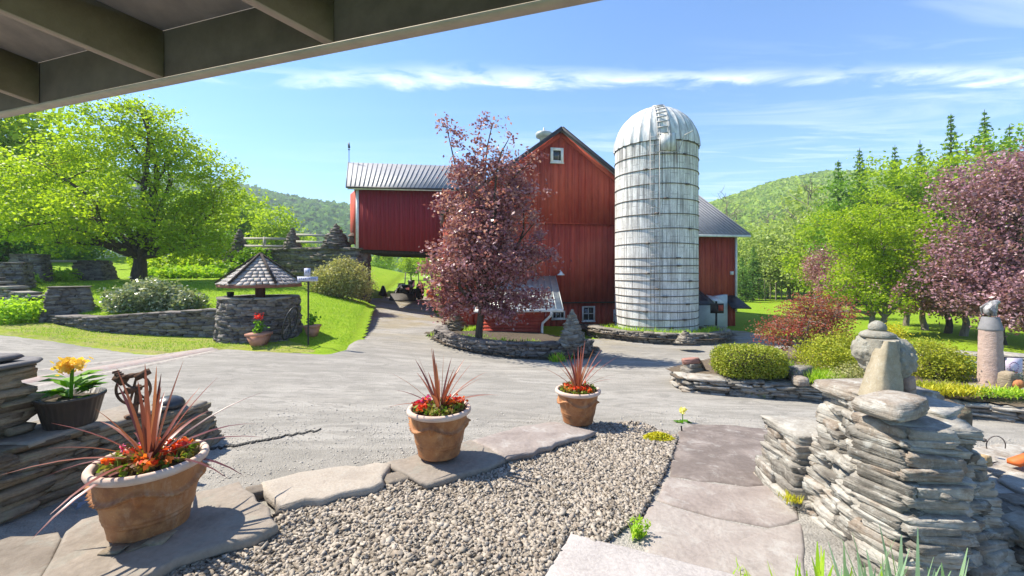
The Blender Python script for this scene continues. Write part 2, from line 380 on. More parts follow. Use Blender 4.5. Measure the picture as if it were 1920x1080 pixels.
def polyline(pts):
    pts = np.array(pts, float); d = np.r_[0, np.cumsum(np.linalg.norm(np.diff(pts[:, :2], axis=0), axis=1))]
    def ev(s_):
        s_ = np.clip(s_, 0, d[-1]); return np.array([np.interp(s_, d, pts[:, k]) for k in range(pts.shape[1])]).T
    return ev, d[-1]
def stone_wall(mb, pts, thick, r, ch=(.05, .1), ln=(.15, .4), batter=0., n=2, out=.03, cap=None, jag=.12, closed=False, warp=.16, tilt=.04, rows=2):
    """dry-laid wall. pts rows: x, y, base z, top z. Courses of single stones, two faces, dark core between."""
    ev, Ltot = polyline(pts); base = np.array(pts)[:, 2]; H = max(p[3] - p[2] for p in pts)
    zc = -.06
    C = []; S = []; Yw = []
    while zc < H:
        h = r.uniform(*ch); s_ = -r.uniform(0, ln[0]) if not closed else 0
        for side in ((-1, 1) if rows == 2 else (0,)):
            s_ = -r.uniform(0, ln[0])
            while s_ < Ltot:
                l = r.uniform(*ln) * (.7 + .6 * r.random()); mid = s_ + l / 2
                if mid > Ltot: mid = Ltot - l * .3
                x, y, zb, zt = ev(np.clip(mid, 0, Ltot)); e0 = ev(max(0, mid - .05)); e1 = ev(min(Ltot, mid + .05)); tx, ty = (e1 - e0)[:2]; q = math.hypot(tx, ty) + 1e-9; tx /= q; ty /= q
                frac = zc / H; z = zb + (zt - zb) * frac; hh = h * (zt - zb) / H
                if hh > .012:
                    th = thick - 2 * batter * (z - zb); dp = th * (.58 if rows == 2 else 1.0)
                    o = side * (th / 2 - dp / 2 + r.uniform(-out, out))
                    C.append((x - ty * o, y + tx * o, z + hh / 2)); S.append((l * 1.02, dp + r.uniform(-.02, .04), hh * r.uniform(.95, 1.2))); Yw.append(math.atan2(ty, tx))
                s_ += l * .97
        zc += h * .96
    stones(mb, C, S, Yw, r, n, jag, .2, tilt, warp)
    # core
    ss = np.linspace(0.03, Ltot - .03, max(2, int(Ltot / .3))); E = ev(ss)
    tg = np.gradient(E[:, :2], axis=0); tg /= np.linalg.norm(tg, axis=1)[:, None] + 1e-9
    nr = np.c_[-tg[:, 1], tg[:, 0]] * thick * .30
    for i in range(len(E) - 1):
        a, b = E[i], E[i + 1]; k = .7
        def pt(e, nn, z): return (e[0] + nn[0], e[1] + nn[1], z)
        za, zb_ = a[3] - .05, b[3] - .05
        if za <= a[2]: za = a[2] + .01
        if zb_ <= b[2]: zb_ = b[2] + .01
        mb.hexa([pt(a, -nr[i], a[2] - .05), pt(b, -nr[i + 1], b[2] - .05), pt(b, nr[i + 1], b[2] - .05), pt(a, nr[i], a[2] - .05),
                 pt(a, -nr[i] * k, za), pt(b, -nr[i + 1] * k, zb_), pt(b, nr[i + 1] * k, zb_), pt(a, nr[i] * k, za)], .1)
    if cap:
        s_ = 0; C = []; S = []; Yw = []
        while s_ < Ltot:
            l = r.uniform(*cap[1]); mid = min(s_ + l / 2, Ltot); x, y, zb, zt = ev(mid); e1 = ev(mid + .05); e0 = ev(mid - .05); t_ = (e1 - e0)[:2]
            h = r.uniform(*cap[0]); C.append((x, y, zt + h * .3)); S.append((l * 1.02, thick * r.uniform(.98, 1.15), h)); Yw.append(math.atan2(t_[1], t_[0])); s_ += l
        stones(mb, C, S, Yw, r, max(n, 3), jag * .5, .12, .02, .1)
    return mb
def stone_pier(mb, c, z0, z1, w0, w1, yaw, r, ch=(.05, .11), ln=(.14, .34), n=2, d0=None, d1=None, round_=False, jag=.12, cap=None, warp=.16, dep=.28, out=.03, top_flat=True):
    """tapered square (or round) stack of stones"""
    d0 = d0 or w0; d1 = d1 or w1; H = z1 - z0; zc = -.05; C = []; S = []; Yw = []; cy, sy = math.cos(yaw), math.sin(yaw)
    while zc < H:
        h = min(r.uniform(*ch), max(.02, H - zc)); f = max(0, zc) / H; hx = (w0 + (w1 - w0) * f) / 2; hy = (d0 + (d1 - d0) * f) / 2; dp = min(dep, hx * 1.0)
        if round_:
            ph = r.uniform(0, .4); rad = hx
            while ph < 2 * PI:
                l = r.uniform(*ln); da = l / rad
                rr = rad - dp / 2 + r.uniform(-out, out)
                C.append((c[0] + rr * math.cos(ph + da / 2), c[1] + rr * math.sin(ph + da / 2), z0 + zc + h / 2)); S.append((l * 1.03, dp, h * r.uniform(1, 1.15))); Yw.append(ph + da / 2 + PI / 2); ph += da * .97
        else:
            for k in range(4):
                a, b = (hx, hy) if k % 2 == 0 else (hy, hx); s_ = -a
                while s_ < a - .03:
                    l = min(r.uniform(*ln), a - s_ + .02); 
                    if a - (s_ + l) < ln[0] * .5: l = a - s_
                    lx, ly = s_ + l / 2, -(b - dp / 2 + r.uniform(-out, out)); ang = k * PI / 2
                    px_, py_ = lx * math.cos(ang) - ly * math.sin(ang), lx * math.sin(ang) + ly * math.cos(ang)
                    C.append((c[0] + px_ * cy - py_ * sy, c[1] + px_ * sy + py_ * cy, z0 + zc + h / 2)); S.append((l * 1.04, dp, h * r.uniform(1, 1.15))); Yw.append(yaw + ang); s_ += l
        zc += h * .95
    stones(mb, C, S, Yw, r, n, jag, .2, .03, warp)
    k = .62 if not round_ else .55
    q = []
    for zz_, a, b in ((z0 - .05, w0 * k / 2, d0 * k / 2), (z1 - .03, w1 * k / 2, d1 * k / 2)):
        for sx, sy_ in ((-1, -1), (1, -1), (1, 1), (-1, 1)): q.append((c[0] + sx * a * cy - sy_ * b * sy, c[1] + sx * a * sy + sy_ * b * cy, zz_))
    mb.hexa(q, .1)
    if cap: stones(mb, [(c[0], c[1], z1 + cap / 2)], [(w1 * 1.12, d1 * 1.12, cap)], yaw, r, 6, .05, .1, .01, .08)
    return mb
def stone_poly(mb, base, top, z0, z1, r, ch, ln, n, jag, warp, dep, out):
    """battered stack of coursed stones over any four-sided plan"""
    base = np.array(base, float); top = np.array(top, float); H = z1 - z0; zc = 0; C = []; S = []; Yw = []
    while zc < H:
        h = r.uniform(*ch); f = zc / H; q = base + (top - base) * f
        for k in range(4):
            a, b = q[k], q[(k + 1) % 4]; e = b - a; L = np.linalg.norm(e); e = e / L; nn = np.array([-e[1], e[0]]); s_ = -.03
            while s_ < L - .02:
                l = min(r.uniform(*ln), L - s_ + .03); dp = dep * r.uniform(.8, 1.1); o = dp / 2 + r.uniform(-out, out); p = a + e * (s_ + l / 2) + nn * o
                C.append((p[0], p[1], z0 + zc + h / 2)); S.append((l * 1.05, dp, h * r.uniform(1, 1.2))); Yw.append(math.atan2(e[1], e[0]) + r.normal(0, .06)); s_ += l * .97
        zc += h * .95
    stones(mb, C, S, Yw, r, n, jag, .2, .035, warp); cb, ct = base.mean(0), top.mean(0)
    mb.hexa([(*(cb + (p - cb) * .7), z0) for p in base] + [(*(ct + (p - ct) * .7), z1 - .02) for p in top], .1); return mb
def cairn(mb, c, H, w, r, seed=0, n=2):
    """pointed pile of flat stones"""
    z = 0; C = []; S = []; Yw = []
    while z < H:
        f = z / H; rad = w / 2 * (1 - f) ** .8 + .025; h = r.uniform(.035, .075) * (H / .8) ** .5; k = max(1, int(round(rad * 2 * PI / (.28 * w))))
        if rad < w * .17: k = 1
        for j in range(k):
            a = j * 2 * PI / k + r.uniform(-.4, .4); rr = rad * .5 if k > 1 else 0
            C.append((c[0] + rr * math.cos(a), c[1] + rr * math.sin(a), c[2] + z + h / 2)); q = rad * 1.25 if k > 1 else rad * 2
            S.append((q * r.uniform(.9, 1.2), q * r.uniform(.8, 1.1), h * 1.1)); Yw.append(r.uniform(0, PI))
        z += h * .93
    return stones(mb, C, S, Yw, r, n, .1, .2, .12, .2)
def slab(name, label, pts, h, th, m, seed, parent=None, seg=.12, wv=.02, zf=None, cat='stone slab', group=None, bevel=.012, build=True, mb=None, a=None):
    """flat irregular slab from plan corner points; follows the ground at height h"""
    r = rng(seed); zf = zf or T; P2 = np.array([p[:2] for p in pts], float); out = []
    for i in range(len(P2)):
        a_, b_ = P2[i], P2[(i + 1) % len(P2)]; k = max(1, int(np.linalg.norm(b_ - a_) / seg))
        e = (b_ - a_) / (np.linalg.norm(b_ - a_) + 1e-9); nn = np.array([-e[1], e[0]])
        for j in range(k):
            p = a_ + (b_ - a_) * j / k; out.append(p + (nn * r.normal(0, wv) + e * r.normal(0, wv * .3) if j else 0))
    out = np.array(out); cen = out.mean(0); N = len(out)
    mb = mb or MB(); rings = []
    A_ = r.uniform(0, 1) if a is None else a
    def ring(k, dz, jit=0): 
        q = cen + (out - cen) * k; q = q + r.normal(0, jit, q.shape) if jit else q; return np.c_[q, zf(q[:, 0], q[:, 1]) + h + dz]
    L = np.linalg.norm(out - cen, axis=1).mean(); b = bevel / L
    rr = [ring(1 - 2 * b, -th, .006), ring(1 + b * .3, -th * .6, .006), ring(1, -th * .25, .004), ring(1 - b, -bevel * .3), ring(1 - 2.2 * b, 0), ring(.8, .0), ring(.5, .0), ring(.2, 0)]
    for q in rr[5:]: q[:, 2] += r.normal(0, .0025, N)
    V = np.concatenate(rr); i = np.arange(len(rr) - 1)[:, None] * N; j = np.arange(N)[None]; k = (j + 1) % N
    mb.add(V, np.stack([i + j, i + k, i + N + k, i + N + j], -1).reshape(-1, 4), A_)
    mb.poly(rr[-1], A_)
    if not build: return mb
    c0 = (cen[0], cen[1], float(zf(cen[0], cen[1])))
    o = mb.build(name, m, parent, loc=c0)
    if parent is None: tag(o, label, cat, group)
    return o

# ------------------------------------------------------------------ foliage
def leaves(mb, C, L, W, r, A, up=0.0, fold=False):
    """one rhombic leaf at each point of C"""
    N = len(C); a = r.normal(0, 1, (N, 3)); a[:, 2] *= .7; a /= np.linalg.norm(a, axis=1)[:, None]
    b = r.normal(0, 1, (N, 3)); b[:, 2] *= (1 - up); b -= (b * a).sum(1)[:, None] * a; b /= np.linalg.norm(b, axis=1)[:, None] + 1e-9
    L = (L * r.uniform(.7, 1.3, N))[:, None]; W = (W * r.uniform(.7, 1.3, N))[:, None]
    V = np.stack([C - a * L * .5, C + b * W * .5 - a * L * .05, C + a * L * .5, C - b * W * .5 - a * L * .05], 1)
    mb.add(V, np.arange(N * 4).reshape(N, 4), np.repeat(A, 4)); return mb
def clusters(lobes, n, r, shell=.55, noise=.12):
    """points through a set of ellipsoid lobes, denser towards their surface"""
    lobes = np.array(lobes, float); vol = (lobes[:, 3] * lobes[:, 4] * lobes[:, 5]) ** .85; pr = vol / vol.sum()
    k = r.choice(len(lobes), n, p=pr); d = r.normal(0, 1, (n, 3)); d /= np.linalg.norm(d, axis=1)[:, None]
    rad = shell + (1 - shell) * r.random(n) ** .6; rad = np.where(r.random(n) < .3, r.random(n) ** .5, rad)
    rad = rad * (1 + r.normal(0, noise, n)); return lobes[k, :3] + d * lobes[k, 3:6] * rad[:, None], k
def curve(p, q, r, bend=.12, n=6, sag=0):
    p = np.array(p, float); q = np.array(q, float); t = np.linspace(0, 1, n)[:, None]; L = np.linalg.norm(q - p)
    o = r.normal(0, bend * L, 3); o2 = r.normal(0, bend * .4 * L, 3)
    return p + (q - p) * t + o * np.sin(t * PI) + o2 * np.sin(t * 2 * PI) + np.array([0, 0, sag * L]) * (t * (1 - t)) * 4
def tree(name, label, cat, base, lobes, nclus, nleaf, lsize, ml, mb_, tr, seed, fork=1.2, nl=7, cs=.28, group=None, twigs=90, shell=.5, lean=(0, 0), multi=1, trunk_pts=None, asp=.55, noise=.12):
    r = rng(seed); base = np.array(base, float); th = thing(name, label, cat, base, group); lobes = [tuple(np.array(l[:3]) + base) + tuple(l[3:]) for l in lobes]
    C, k = clusters(lobes, nclus, r, shell, noise)
    pts = np.repeat(C, nleaf, 0); sz = cs * (.6 + .8 * r.random(nclus)); dv = r.normal(0, 1, (nclus * nleaf, 3)) * np.array([1, 1, .62]); pts = pts + dv * np.repeat(sz, nleaf)[:, None]
    hue = np.repeat(r.uniform(0, 1, nclus), nleaf); A = np.clip(.5 * hue + .5 * r.uniform(0, 1, len(pts)), 0, 1)
    leaves(MB(), pts, lsize, lsize * asp, r, A)
    f = leaves(MB(), pts, lsize, lsize * asp, r, A)
    t_ = MB(); starts = []
    for m_ in range(multi):
        b0 = base + (np.array([r.uniform(-.5, .5), r.uniform(-.4, .4), 0]) * tr * 4 if multi > 1 else 0)
        fp = b0 + np.array([lean[0], lean[1], fork])
        tp = curve(b0 - [0, 0, .2], fp, r, .05, 6); t_.tube(tp, np.linspace(tr * 1.35, tr * .85, 6) * (1 if multi == 1 else .6), 10); starts.append(fp)
    zs = base[2]
    limbs = []
    L2 = list(lobes); r.shuffle(L2)
    for j in range(nl):
        l = L2[j % len(L2)]; tgt = np.array(l[:3]) + r.normal(0, .25, 3) * np.array(l[3:6]); s0 = starts[j % len(starts)]
        c = curve(s0, tgt, r, .08, 8, .05); rad = np.linspace(tr * .62, tr * .12, 8) * (1 if multi == 1 else .6); t_.tube(c, rad, 7); limbs.append((c, rad))
    allp = np.concatenate([c[2:] for c, _ in limbs]); allr = np.concatenate([q[2:] for _, q in limbs])
    for j in r.choice(nclus, min(twigs, nclus), replace=False):
        d = np.linalg.norm(allp - C[j], axis=1) + .6 * np.maximum(0, allp[:, 2] - C[j][2]); i = np.argmin(d)
        t_.tube(curve(allp[i], C[j], r, .08, 5, .04), np.linspace(max(.008, allr[i] * .5), .006, 5), 4, cap=False)
    t_.build('trunk', mb_, th, smooth=True); f.build('crown', ml, th)
    return th
def shrub(name, label, cat, base, lobes, nclus, nleaf, lsize, ml, seed, cs=.1, group=None, stems=8, shell=.7, mstem=None, asp=.55, up=0., flowers=None, noise=.06):
    r = rng(seed); base = np.array(base, float); th = thing(name, label, cat, base, group); lb = [tuple(np.array(l[:3]) + base) + tuple(l[3:]) for l in lobes]
    C, k = clusters(lb, nclus, r, shell, noise); C[:, 2] = np.maximum(C[:, 2], base[2] + .03)
    pts = np.repeat(C, nleaf, 0) + r.normal(0, 1, (nclus * nleaf, 3)) * cs; pts[:, 2] = np.maximum(pts[:, 2], base[2] + .01)
    A = np.clip(.5 * np.repeat(r.uniform(0, 1, nclus), nleaf) + .5 * r.uniform(0, 1, len(pts)), 0, 1)
    leaves(MB(), pts, lsize, lsize * asp, r, A, up).build('foliage', ml, th)
    s_ = MB()
    for j in range(stems):
        c = C[r.integers(nclus)]; b = base + np.array([r.normal(0, .06), r.normal(0, .06), -.05])
        s_.tube(curve(b, b + (c - b) * .9, r, .08, 5), np.linspace(.022, .006, 5), 5, cap=False)
    s_.build('stem', mstem or M['bark'], th)
    if flowers:
        mf, nf, fs = flowers; up_ = C[C[:, 2] > np.median(C[:, 2])]; q = up_[r.integers(0, len(up_), nf)] + r.normal(0, .06, (nf, 3)) + [0, 0, .06]
        leaves(MB(), np.repeat(q, 5, 0) + r.normal(0, fs * .3, (nf * 5, 3)), fs, fs * .8, r, r.uniform(0, 1, nf * 5)).build('flower', mf, th)
    return th
def blades(mb, B, L, W, r, lean=.5, curv=.5, seg=4, A=None, tipw=.08):
    """tapering ribbon leaves rising from points B"""
    B = np.asarray(B, float); N = len(B); L = L * r.uniform(.65, 1.15, N); W = W * r.uniform(.75, 1.2, N)
    az = r.uniform(0, 2 * PI, N); ln_ = lean * r.uniform(.1, 1, N); d = np.stack([np.cos(az), np.sin(az), 0 * az], -1); sd_ = np.stack([-np.sin(az), np.cos(az), 0 * az], -1)
    rot = r.uniform(-.9, .9, N); sd_ = sd_ * np.cos(rot)[:, None] + np.array([0, 0, 1]) * 0 + d * np.sin(rot)[:, None] * .8
    cv = curv * r.uniform(.3, 1, N); V = []
    for i in range(seg + 1):
        t = i / seg; p = B + d * (np.sin(ln_) * t * L + cv * t * t * L * .4)[:, None] + np.array([0, 0, 1]) * ((np.cos(ln_) * t - cv * t * t * .35) * L)[:, None]
        wd = W * ((1 - t) ** .7 * (1 - tipw) + tipw) * (.6 + .4 * min(1, t * 4)); V += [p - sd_ * wd[:, None] / 2, p + sd_ * wd[:, None] / 2]
    V = np.stack(V, 1); m = 2 * (seg + 1); F0 = np.array([[2 * i, 2 * i + 1, 2 * i + 3, 2 * i + 2] for i in range(seg)])
    FF = (F0[None] + (np.arange(N) * m)[:, None, None]).reshape(-1, 4); A = r.uniform(0, 1, N) if A is None else A
    return mb.add(V, FF, np.repeat(A, m))
def conifer(name, label, cat, base, H, W, seed, ml, group=None, dens=1.0, ls=.2, bare=.06, asp=.35):
    r = rng(seed); base = np.array(base, float); th = thing(name, label, cat, base, group); t_ = MB(); t_.tube([base - [0, 0, .2], base + [0, 0, H * .5], base + [0, 0, H]], [H * .02 + .03, H * .011, .012], 6)
    f = MB(); z = H * bare; PP = []; AA = []
    while z < H * .985:
        f_ = z / H; R_ = W / 2 * (1 - f_) ** .85 + .05; k = max(4, int(9 * (1 - f_) + 4)); ph = r.uniform(0, 6)
        for j in range(k):
            a = ph + j * 2 * PI / k + r.normal(0, .15); rl = R_ * r.uniform(.75, 1.12); tip = base + [math.cos(a) * rl, math.sin(a) * rl, z + rl * r.uniform(-.12, .28)]; b = base + [0, 0, z]
            if rl > .4 : t_.tube([b, tip], [.02, .006], 3, cap=False)
            m_ = max(5, int(rl * 20 * dens)); t = r.random(m_) ** .7; q = b + (tip - b) * t[:, None] + r.normal(0, 1, (m_, 3)) * np.array([.13, .13, .15]) * (rl * .35 + .22)
            PP.append(q); AA.append(np.clip(r.uniform(0, 1) * .5 + r.uniform(0, .5, m_), 0, 1))
        z += max(.13, H * .024) * r.uniform(.8, 1.2)
    PP = np.concatenate(PP); leaves(f, PP, ls, ls * asp, r, np.concatenate(AA)); t_.build('trunk', M['bark_dark'], th); f.build('crown', ml, th); return th
# ================================================================== SETTING
def Z(x, y): return float(T(x, y))
def gl(pxs, h=0): return [G(a, b, h) for a, b in pxs]
# ground to the horizon
a_ = np.sinh(np.linspace(-1, 1, 170) * 5.2) / math.sinh(5.2) * 2600
b_ = np.sinh(np.linspace(-.55, 1, 170) * 5.2) / math.sinh(5.2) * 2800
X, Y = np.meshgrid(a_, b_ + 6); ZZ = T(X, Y) - .03; idx = np.arange(X.size).reshape(X.shape)
tag(MB().add(np.stack([X, Y, ZZ], -1), np.stack([idx[:-1, :-1], idx[:-1, 1:], idx[1:, 1:], idx[1:, :-1]], -1).reshape(-1, 4)).build('ground', M['meadow'], smooth=True), kind='structure')
# lawns beyond the barn and at the right
sheet('meadow', [(-14, 24), (30, 8.5), (42, 26), (30, 60), (-30, 60), (-30, 33)], .5, lambda x, y: T(x, y) + .0, .02, M['meadow'], .3, .1)
drive_px = gl([(1900, 772), (1600, 742), (1500, 700), (1560, 668), (1490, 640), (1400, 622), (1330, 618), (1160, 634), (1060, 640), (1000, 640), (880, 640), (850, 620), (818, 585), (812, 556), (694, 556), (686, 585), (668, 625), (650, 656), (612, 665), (520, 662), (425, 656), (330, 668), (250, 663), (120, 645), (0, 628), (-250, 612)])
drive_poly = [(9, -4), (10, 5)] + [tuple(p[:2]) for p in drive_px] + [(-16, 8), (-14, -4)]
sheet('driveway', drive_poly, .11, lambda x, y: T(x, y) + .012 * wob(x, y, .9, 5), .035, M['drive'], .12, .09, 1.6)
# brick edging strip across the drive, with a pale kerb
m, t, out = mat('brick_strip'); p = t.scalev(wpos(t), (1, 1, 1), (0, 0, 0), (0, 0, -.0)); br = t.new('ShaderNodeTexBrick', _Scale=4.5); t.link(p, br.inputs[0])
br.inputs['Color1'].default_value = (.34, .24, .21, 1); br.inputs['Color2'].default_value = (.26, .20, .18, 1); br.inputs['Mortar'].default_value = (.33, .31, .28, 1); br.inputs['Mortar Size'].default_value = .012
principled(t, out, t.mix(t.mapr(t.noise(p, 9, 5), .4, .7, 0, .7), br.outputs[0], (.33, .31, .29)), .95, t.noise(p, 30, 4), .5, .01); M['brick'] = m
M['kerbstone'] = simple('worn_kerbstone', (.42, .37, .32), (.27, .235, .20), 12, .95, bstr=.5)
def strip(name, px0, px1, w0, m, h, th=.02):
    a, b = G(*px0), G(*px1); d = (b - a)[:2]; L = np.linalg.norm(d); d /= L; nn = np.array([-d[1], d[0]]); n = int(L / .25); V = []
    for i in range(n + 1):
        for o, dzz in ((-.04, -.03), (.01, 0), (w0 - .01, 0), (w0 + .04, -.03)):
            q = a[:2] + d * L * i / n + nn * o; V.append((q[0], q[1], Z(*q) + h + dzz))
    Fc = [[4 * i + j, 4 * i + j + 1, 4 * i + j + 5, 4 * i + j + 4][::-1] for i in range(n) for j in range(3)]
    return tag(MB().add(V, Fc).build(name, m), kind='structure')
strip('kerb', (-60, 756), (405, 662), .10, M['kerbstone'], .056)
strip('brick_path', (-60, 742), (408, 658), .42, M['brick'], .051)
strip('kerb', (-60, 716), (400, 656), .08, M['kerbstone'], .056)

# upper lawn on the left (above the retaining wall) has its own height field
lp = [tuple(P(*q)) for q in [(262, 528, 20), (250, 590, 13.1), (150, 540, 17), (450, 545, 17), (690, 575, 24), (655, 652, 11.2), (600, 575, 15.5), (560, 545, 19), (630, 612, 14), (500, 520, 24),
      (560, 648, 11.3), (300, 512, 26), (400, 585, 13.2), (100, 520, 21), (30, 540, 16), (80, 600, 13), (570, 640, 11.6)]] + [(-12, 34, 2.2), (-26, 34, 2.6), (-30, 20, 2.0), (-9.5, 23, .9), (-26, 12, .9)]
TL = TPS(lp)
r = rng(1)
rw = [G(78, 606), G(120, 606), G(180, 622), G(250, 627), (*(G(330, 630)[:2]), 0), (*(G(415, 628)[:2]), 0)]   # foot of the retaining wall
up_poly = [(-30, 12)] + [(p[0], p[1] + .25) for p in rw] + [tuple(G(*q)[:2]) for q in [(440, 622), (500, 618), (560, 632), (580, 656), (615, 661), (645, 655), (672, 620), (688, 588), (690, 566)]] + [(-8.6, 28), (-8.6, 34), (-30, 34)]
sheet('lawn', up_poly, .12, lambda x, y: np.maximum(TL(x, y), T(x, y) + .01), .03, M['lawn'], .12, .04)
vg = [tuple(G(*q)[:2]) for q in [(-200, 606), (0, 622), (130, 642), (250, 658), (320, 665), (420, 652), (520, 658), (600, 660), (560, 640), (430, 632), (330, 630), (250, 625), (180, 620), (110, 604), (20, 592), (-200, 585)]]
sheet('grass_verge', vg, .12, T, .06, M['verge'], .2, .12, 2.6)

# gravel bed in the foreground: real small stones over a base
bed = [(-2.0, 1.1), (-1.95, 2.2)] + [tuple(G(*q)[:2]) for q in [(330, 1050), (400, 1030), (530, 975), (560, 945), (720, 905), (790, 905), (860, 895), (990, 850), (1110, 805), (1200, 800), (1270, 830), (1262, 860), (1240, 910), (1200, 985), (1140, 1030)]] + [(.6, 1.1)]
M['gravelbase'] = simple('gravel_base', (.20, .175, .15), (.10, .085, .07), 60, .95, bstr=1.0)
sheet('gravel_bed', bed, .05, lambda x, y: T(x, y) + .022, .035, M['gravelbase'], .06, .015, 4)
r = rng(2); bp = np.array(bed); N = 105000
xs = r.uniform(bp[:, 0].min(), bp[:, 0].max(), N); ys = r.uniform(1.5, bp[:, 1].max(), N)
conc = np.array([onz(*a, .07)[:2] for a in [(1068, 1000), (1150, 1018), (1260, 1045), (1380, 1078), (1480, 1130), (1400, 1250), (950, 1250), (1020, 1080)]]); k = (sdpoly(xs, ys, bp) < -.0) & (sdpoly(xs, ys, conc) > .005) & (r.random(N) < np.clip(1.3 - ys * .1, .5, 1)) & (np.abs(xs) < ys * 1.25 + .3); xs, ys = xs[k], ys[k]; N = len(xs)
sz = np.exp(r.normal(math.log(.0155), .3, N)) * (1 + .06 * np.maximum(0, ys - 3)); g = MB()
stones(g, np.c_[xs, ys, T(xs, ys) + .052 + r.uniform(-.004, .016, N)], np.c_[sz * r.uniform(.8, 1.5, N), sz, sz * .6], r.uniform(0, PI, N), r, 1, .1, .0, .35, .28)
M['gravel'] = stonemat('gravel_stones', [(.17, .14, .11), (.34, .295, .24), (.44, .39, .33), (.26, .21, .165), (.54, .49, .42)], lich=.1, strata=.0, bs=.2)
tag(g.build('gravel', M['gravel']), kind='stuff')
# loose grit on the drive near the slabs
N = 34000; xs = r.uniform(-3.2, 6, N); ys = r.uniform(3.2, 9, N); k = (sdpoly(xs, ys, bp) > .06) & (r.random(N) < np.clip((6.4 - ys) / 2.2, 0, .8) * (.35 + .65 * (wob(xs, ys, 2.2, 31) > -.1))) & (sdpoly(xs, ys, np.array(drive_poly)) < -.1); xs, ys = xs[k], ys[k]; N = len(xs); sz = np.exp(r.normal(math.log(.0085), .3, N))
M['grit'] = simple('pale_grit', (.42, .39, .345), (.30, .275, .24), 40, .95)
tag(stones(MB(), np.c_[xs, ys, T(xs, ys) + .012 * wob(xs, ys, .9, 5) + .036], np.c_[sz * 1.3, sz, sz * .6], 0, r, 1, .1, 0, .2, .25).build('loose_grit', M['grit']), kind='stuff')

# grass blades on the nearer grass
def grass(name, poly, n, zf, m, L, W, seed, ymax=99, lean=.7, edge=None):
    r = rng(seed); p = np.array(poly); xs = r.uniform(p[:, 0].min(), p[:, 0].max(), n); ys = r.uniform(p[:, 1].min(), min(ymax, p[:, 1].max()), n); s_ = sdpoly(xs, ys, p); k = s_ < .02
    if edge: k &= s_ > -edge
    xs, ys = xs[k], ys[k]; sc = 1 + .5 * (wob(xs, ys, 1.5, 4))
    b = blades(MB(), np.c_[xs, ys, zf(xs, ys) - .0], L * np.clip(sc, .4, 2), W, r, lean, .6, 2)
    return tag(b.build(name, m), kind='stuff')
grass('grass', up_poly, 60000, lambda x, y: TL(x, y) + .03, M['grassblade'], .07, .014, 3, 19)
grass('grass', vg, 42000, lambda x, y: T(x, y) + .05, M['grassblade'], .06, .012, 4, 15)
grass('grass', up_poly, 50000, lambda x, y: TL(x, y) + .0, M['grassblade'], .13, .014, 5, 26, .9, .25)
M['hillg'] = m_grass('hill_cover', (.12, .21, .04), (.17, .27, .05), (.09, .16, .04), .5)

# hills
def hill(name, prof, D, mcol, depth=.35, back=1.3):
    pr = np.array(prof, float); n = 90; px = np.linspace(pr[0, 0], pr[-1, 0], n); py = np.interp(px, pr[:, 0], pr[:, 1]); k = (px - HX) / F
    V = []; ts = np.linspace(0, 1, 26); rr = 0
    for t_ in ts:
        d = D * (depth + (1 - depth) * t_); f = math.sin(t_ * PI / 2) ** 1.3; z = -6 + (CAMZ + (HY - py) * D / F + 6) * f
        nz = wob(k * d, np.full(n, d), 6 / D, 7) * D * .012 * f
        V.append(np.stack([k * d, np.full(n, d), z + nz], -1))
    for q in (1.2, back): V.append(np.stack([k * D * q, np.full(n, D * q), V[25][:, 2] * (1.0 if q < 1.3 else .3) - 8], -1))
    V = np.array(V); idx = np.arange(len(V) * n).reshape(len(V), n)
    b = MB().add(V, np.stack([idx[:-1, :-1], idx[:-1, 1:], idx[1:, 1:], idx[1:, :-1]], -1).reshape(-1, 4))
    tag(b.build(name, mcol, smooth=True), kind='structure'); return V[:26]
HV1 = hill('hill', [(-900, 250), (0, 300), (300, 345), (430, 366), (500, 379), (560, 391), (655, 405), (800, 430), (1000, 455), (1200, 450)], 520, M['hillg'])
HV2 = hill('hill', [(1050, 470), (1200, 430), (1311, 398), (1400, 377), (1460, 362), (1560, 345), (1700, 343), (1900, 340), (2600, 320)], 300, M['hillg'], .28)
def forest(name, HV, n, m, size, seed, pw=1.0, lv=11):
    r = rng(seed); i = (r.random(n) ** pw) * (HV.shape[0] - 1.01); j = r.random(n) * (HV.shape[1] - 1.01); i0 = i.astype(int); j0 = j.astype(int); fi, fj = (i - i0)[:, None], (j - j0)[:, None]
    p = HV[i0, j0] * (1 - fi) * (1 - fj) + HV[i0 + 1, j0] * fi * (1 - fj) + HV[i0, j0 + 1] * (1 - fi) * fj + HV[i0 + 1, j0 + 1] * fi * fj
    s_ = size * r.uniform(.6, 1.3, n); d = r.normal(0, 1, (n, lv, 3)); d /= np.linalg.norm(d, axis=2)[:, :, None]; d[:, :, 2] = np.abs(d[:, :, 2]) * 1.1
    q = (p[:, None] + np.array([0, 0, .2]) * s_[:, None, None] + d * s_[:, None, None] * .7).reshape(-1, 3)
    A = np.clip(np.repeat(r.uniform(0, 1, n), lv) * .8 + r.uniform(0, .2, n * lv), 0, 1)
    return tag(leaves(MB(), q, size * .75, size * .55, r, A).build(name, m), kind='stuff')
M['forest_far'] = leafmat('far_forest', [(.10, .20, .07), (.14, .26, .08), (.08, .16, .07), (.19, .30, .09)], .35, .8, .05)
M['forest_near'] = leafmat('slope_forest', [(.26, .38, .08), (.34, .46, .10), (.20, .30, .07), (.42, .50, .14)], .4, .8, .05)
forest('hillside_forest', HV1, 9000, M['forest_far'], 7.5, 11, .8)
forest('hillside_forest', HV2, 19000, M['forest_near'], 2.9, 12, .9)

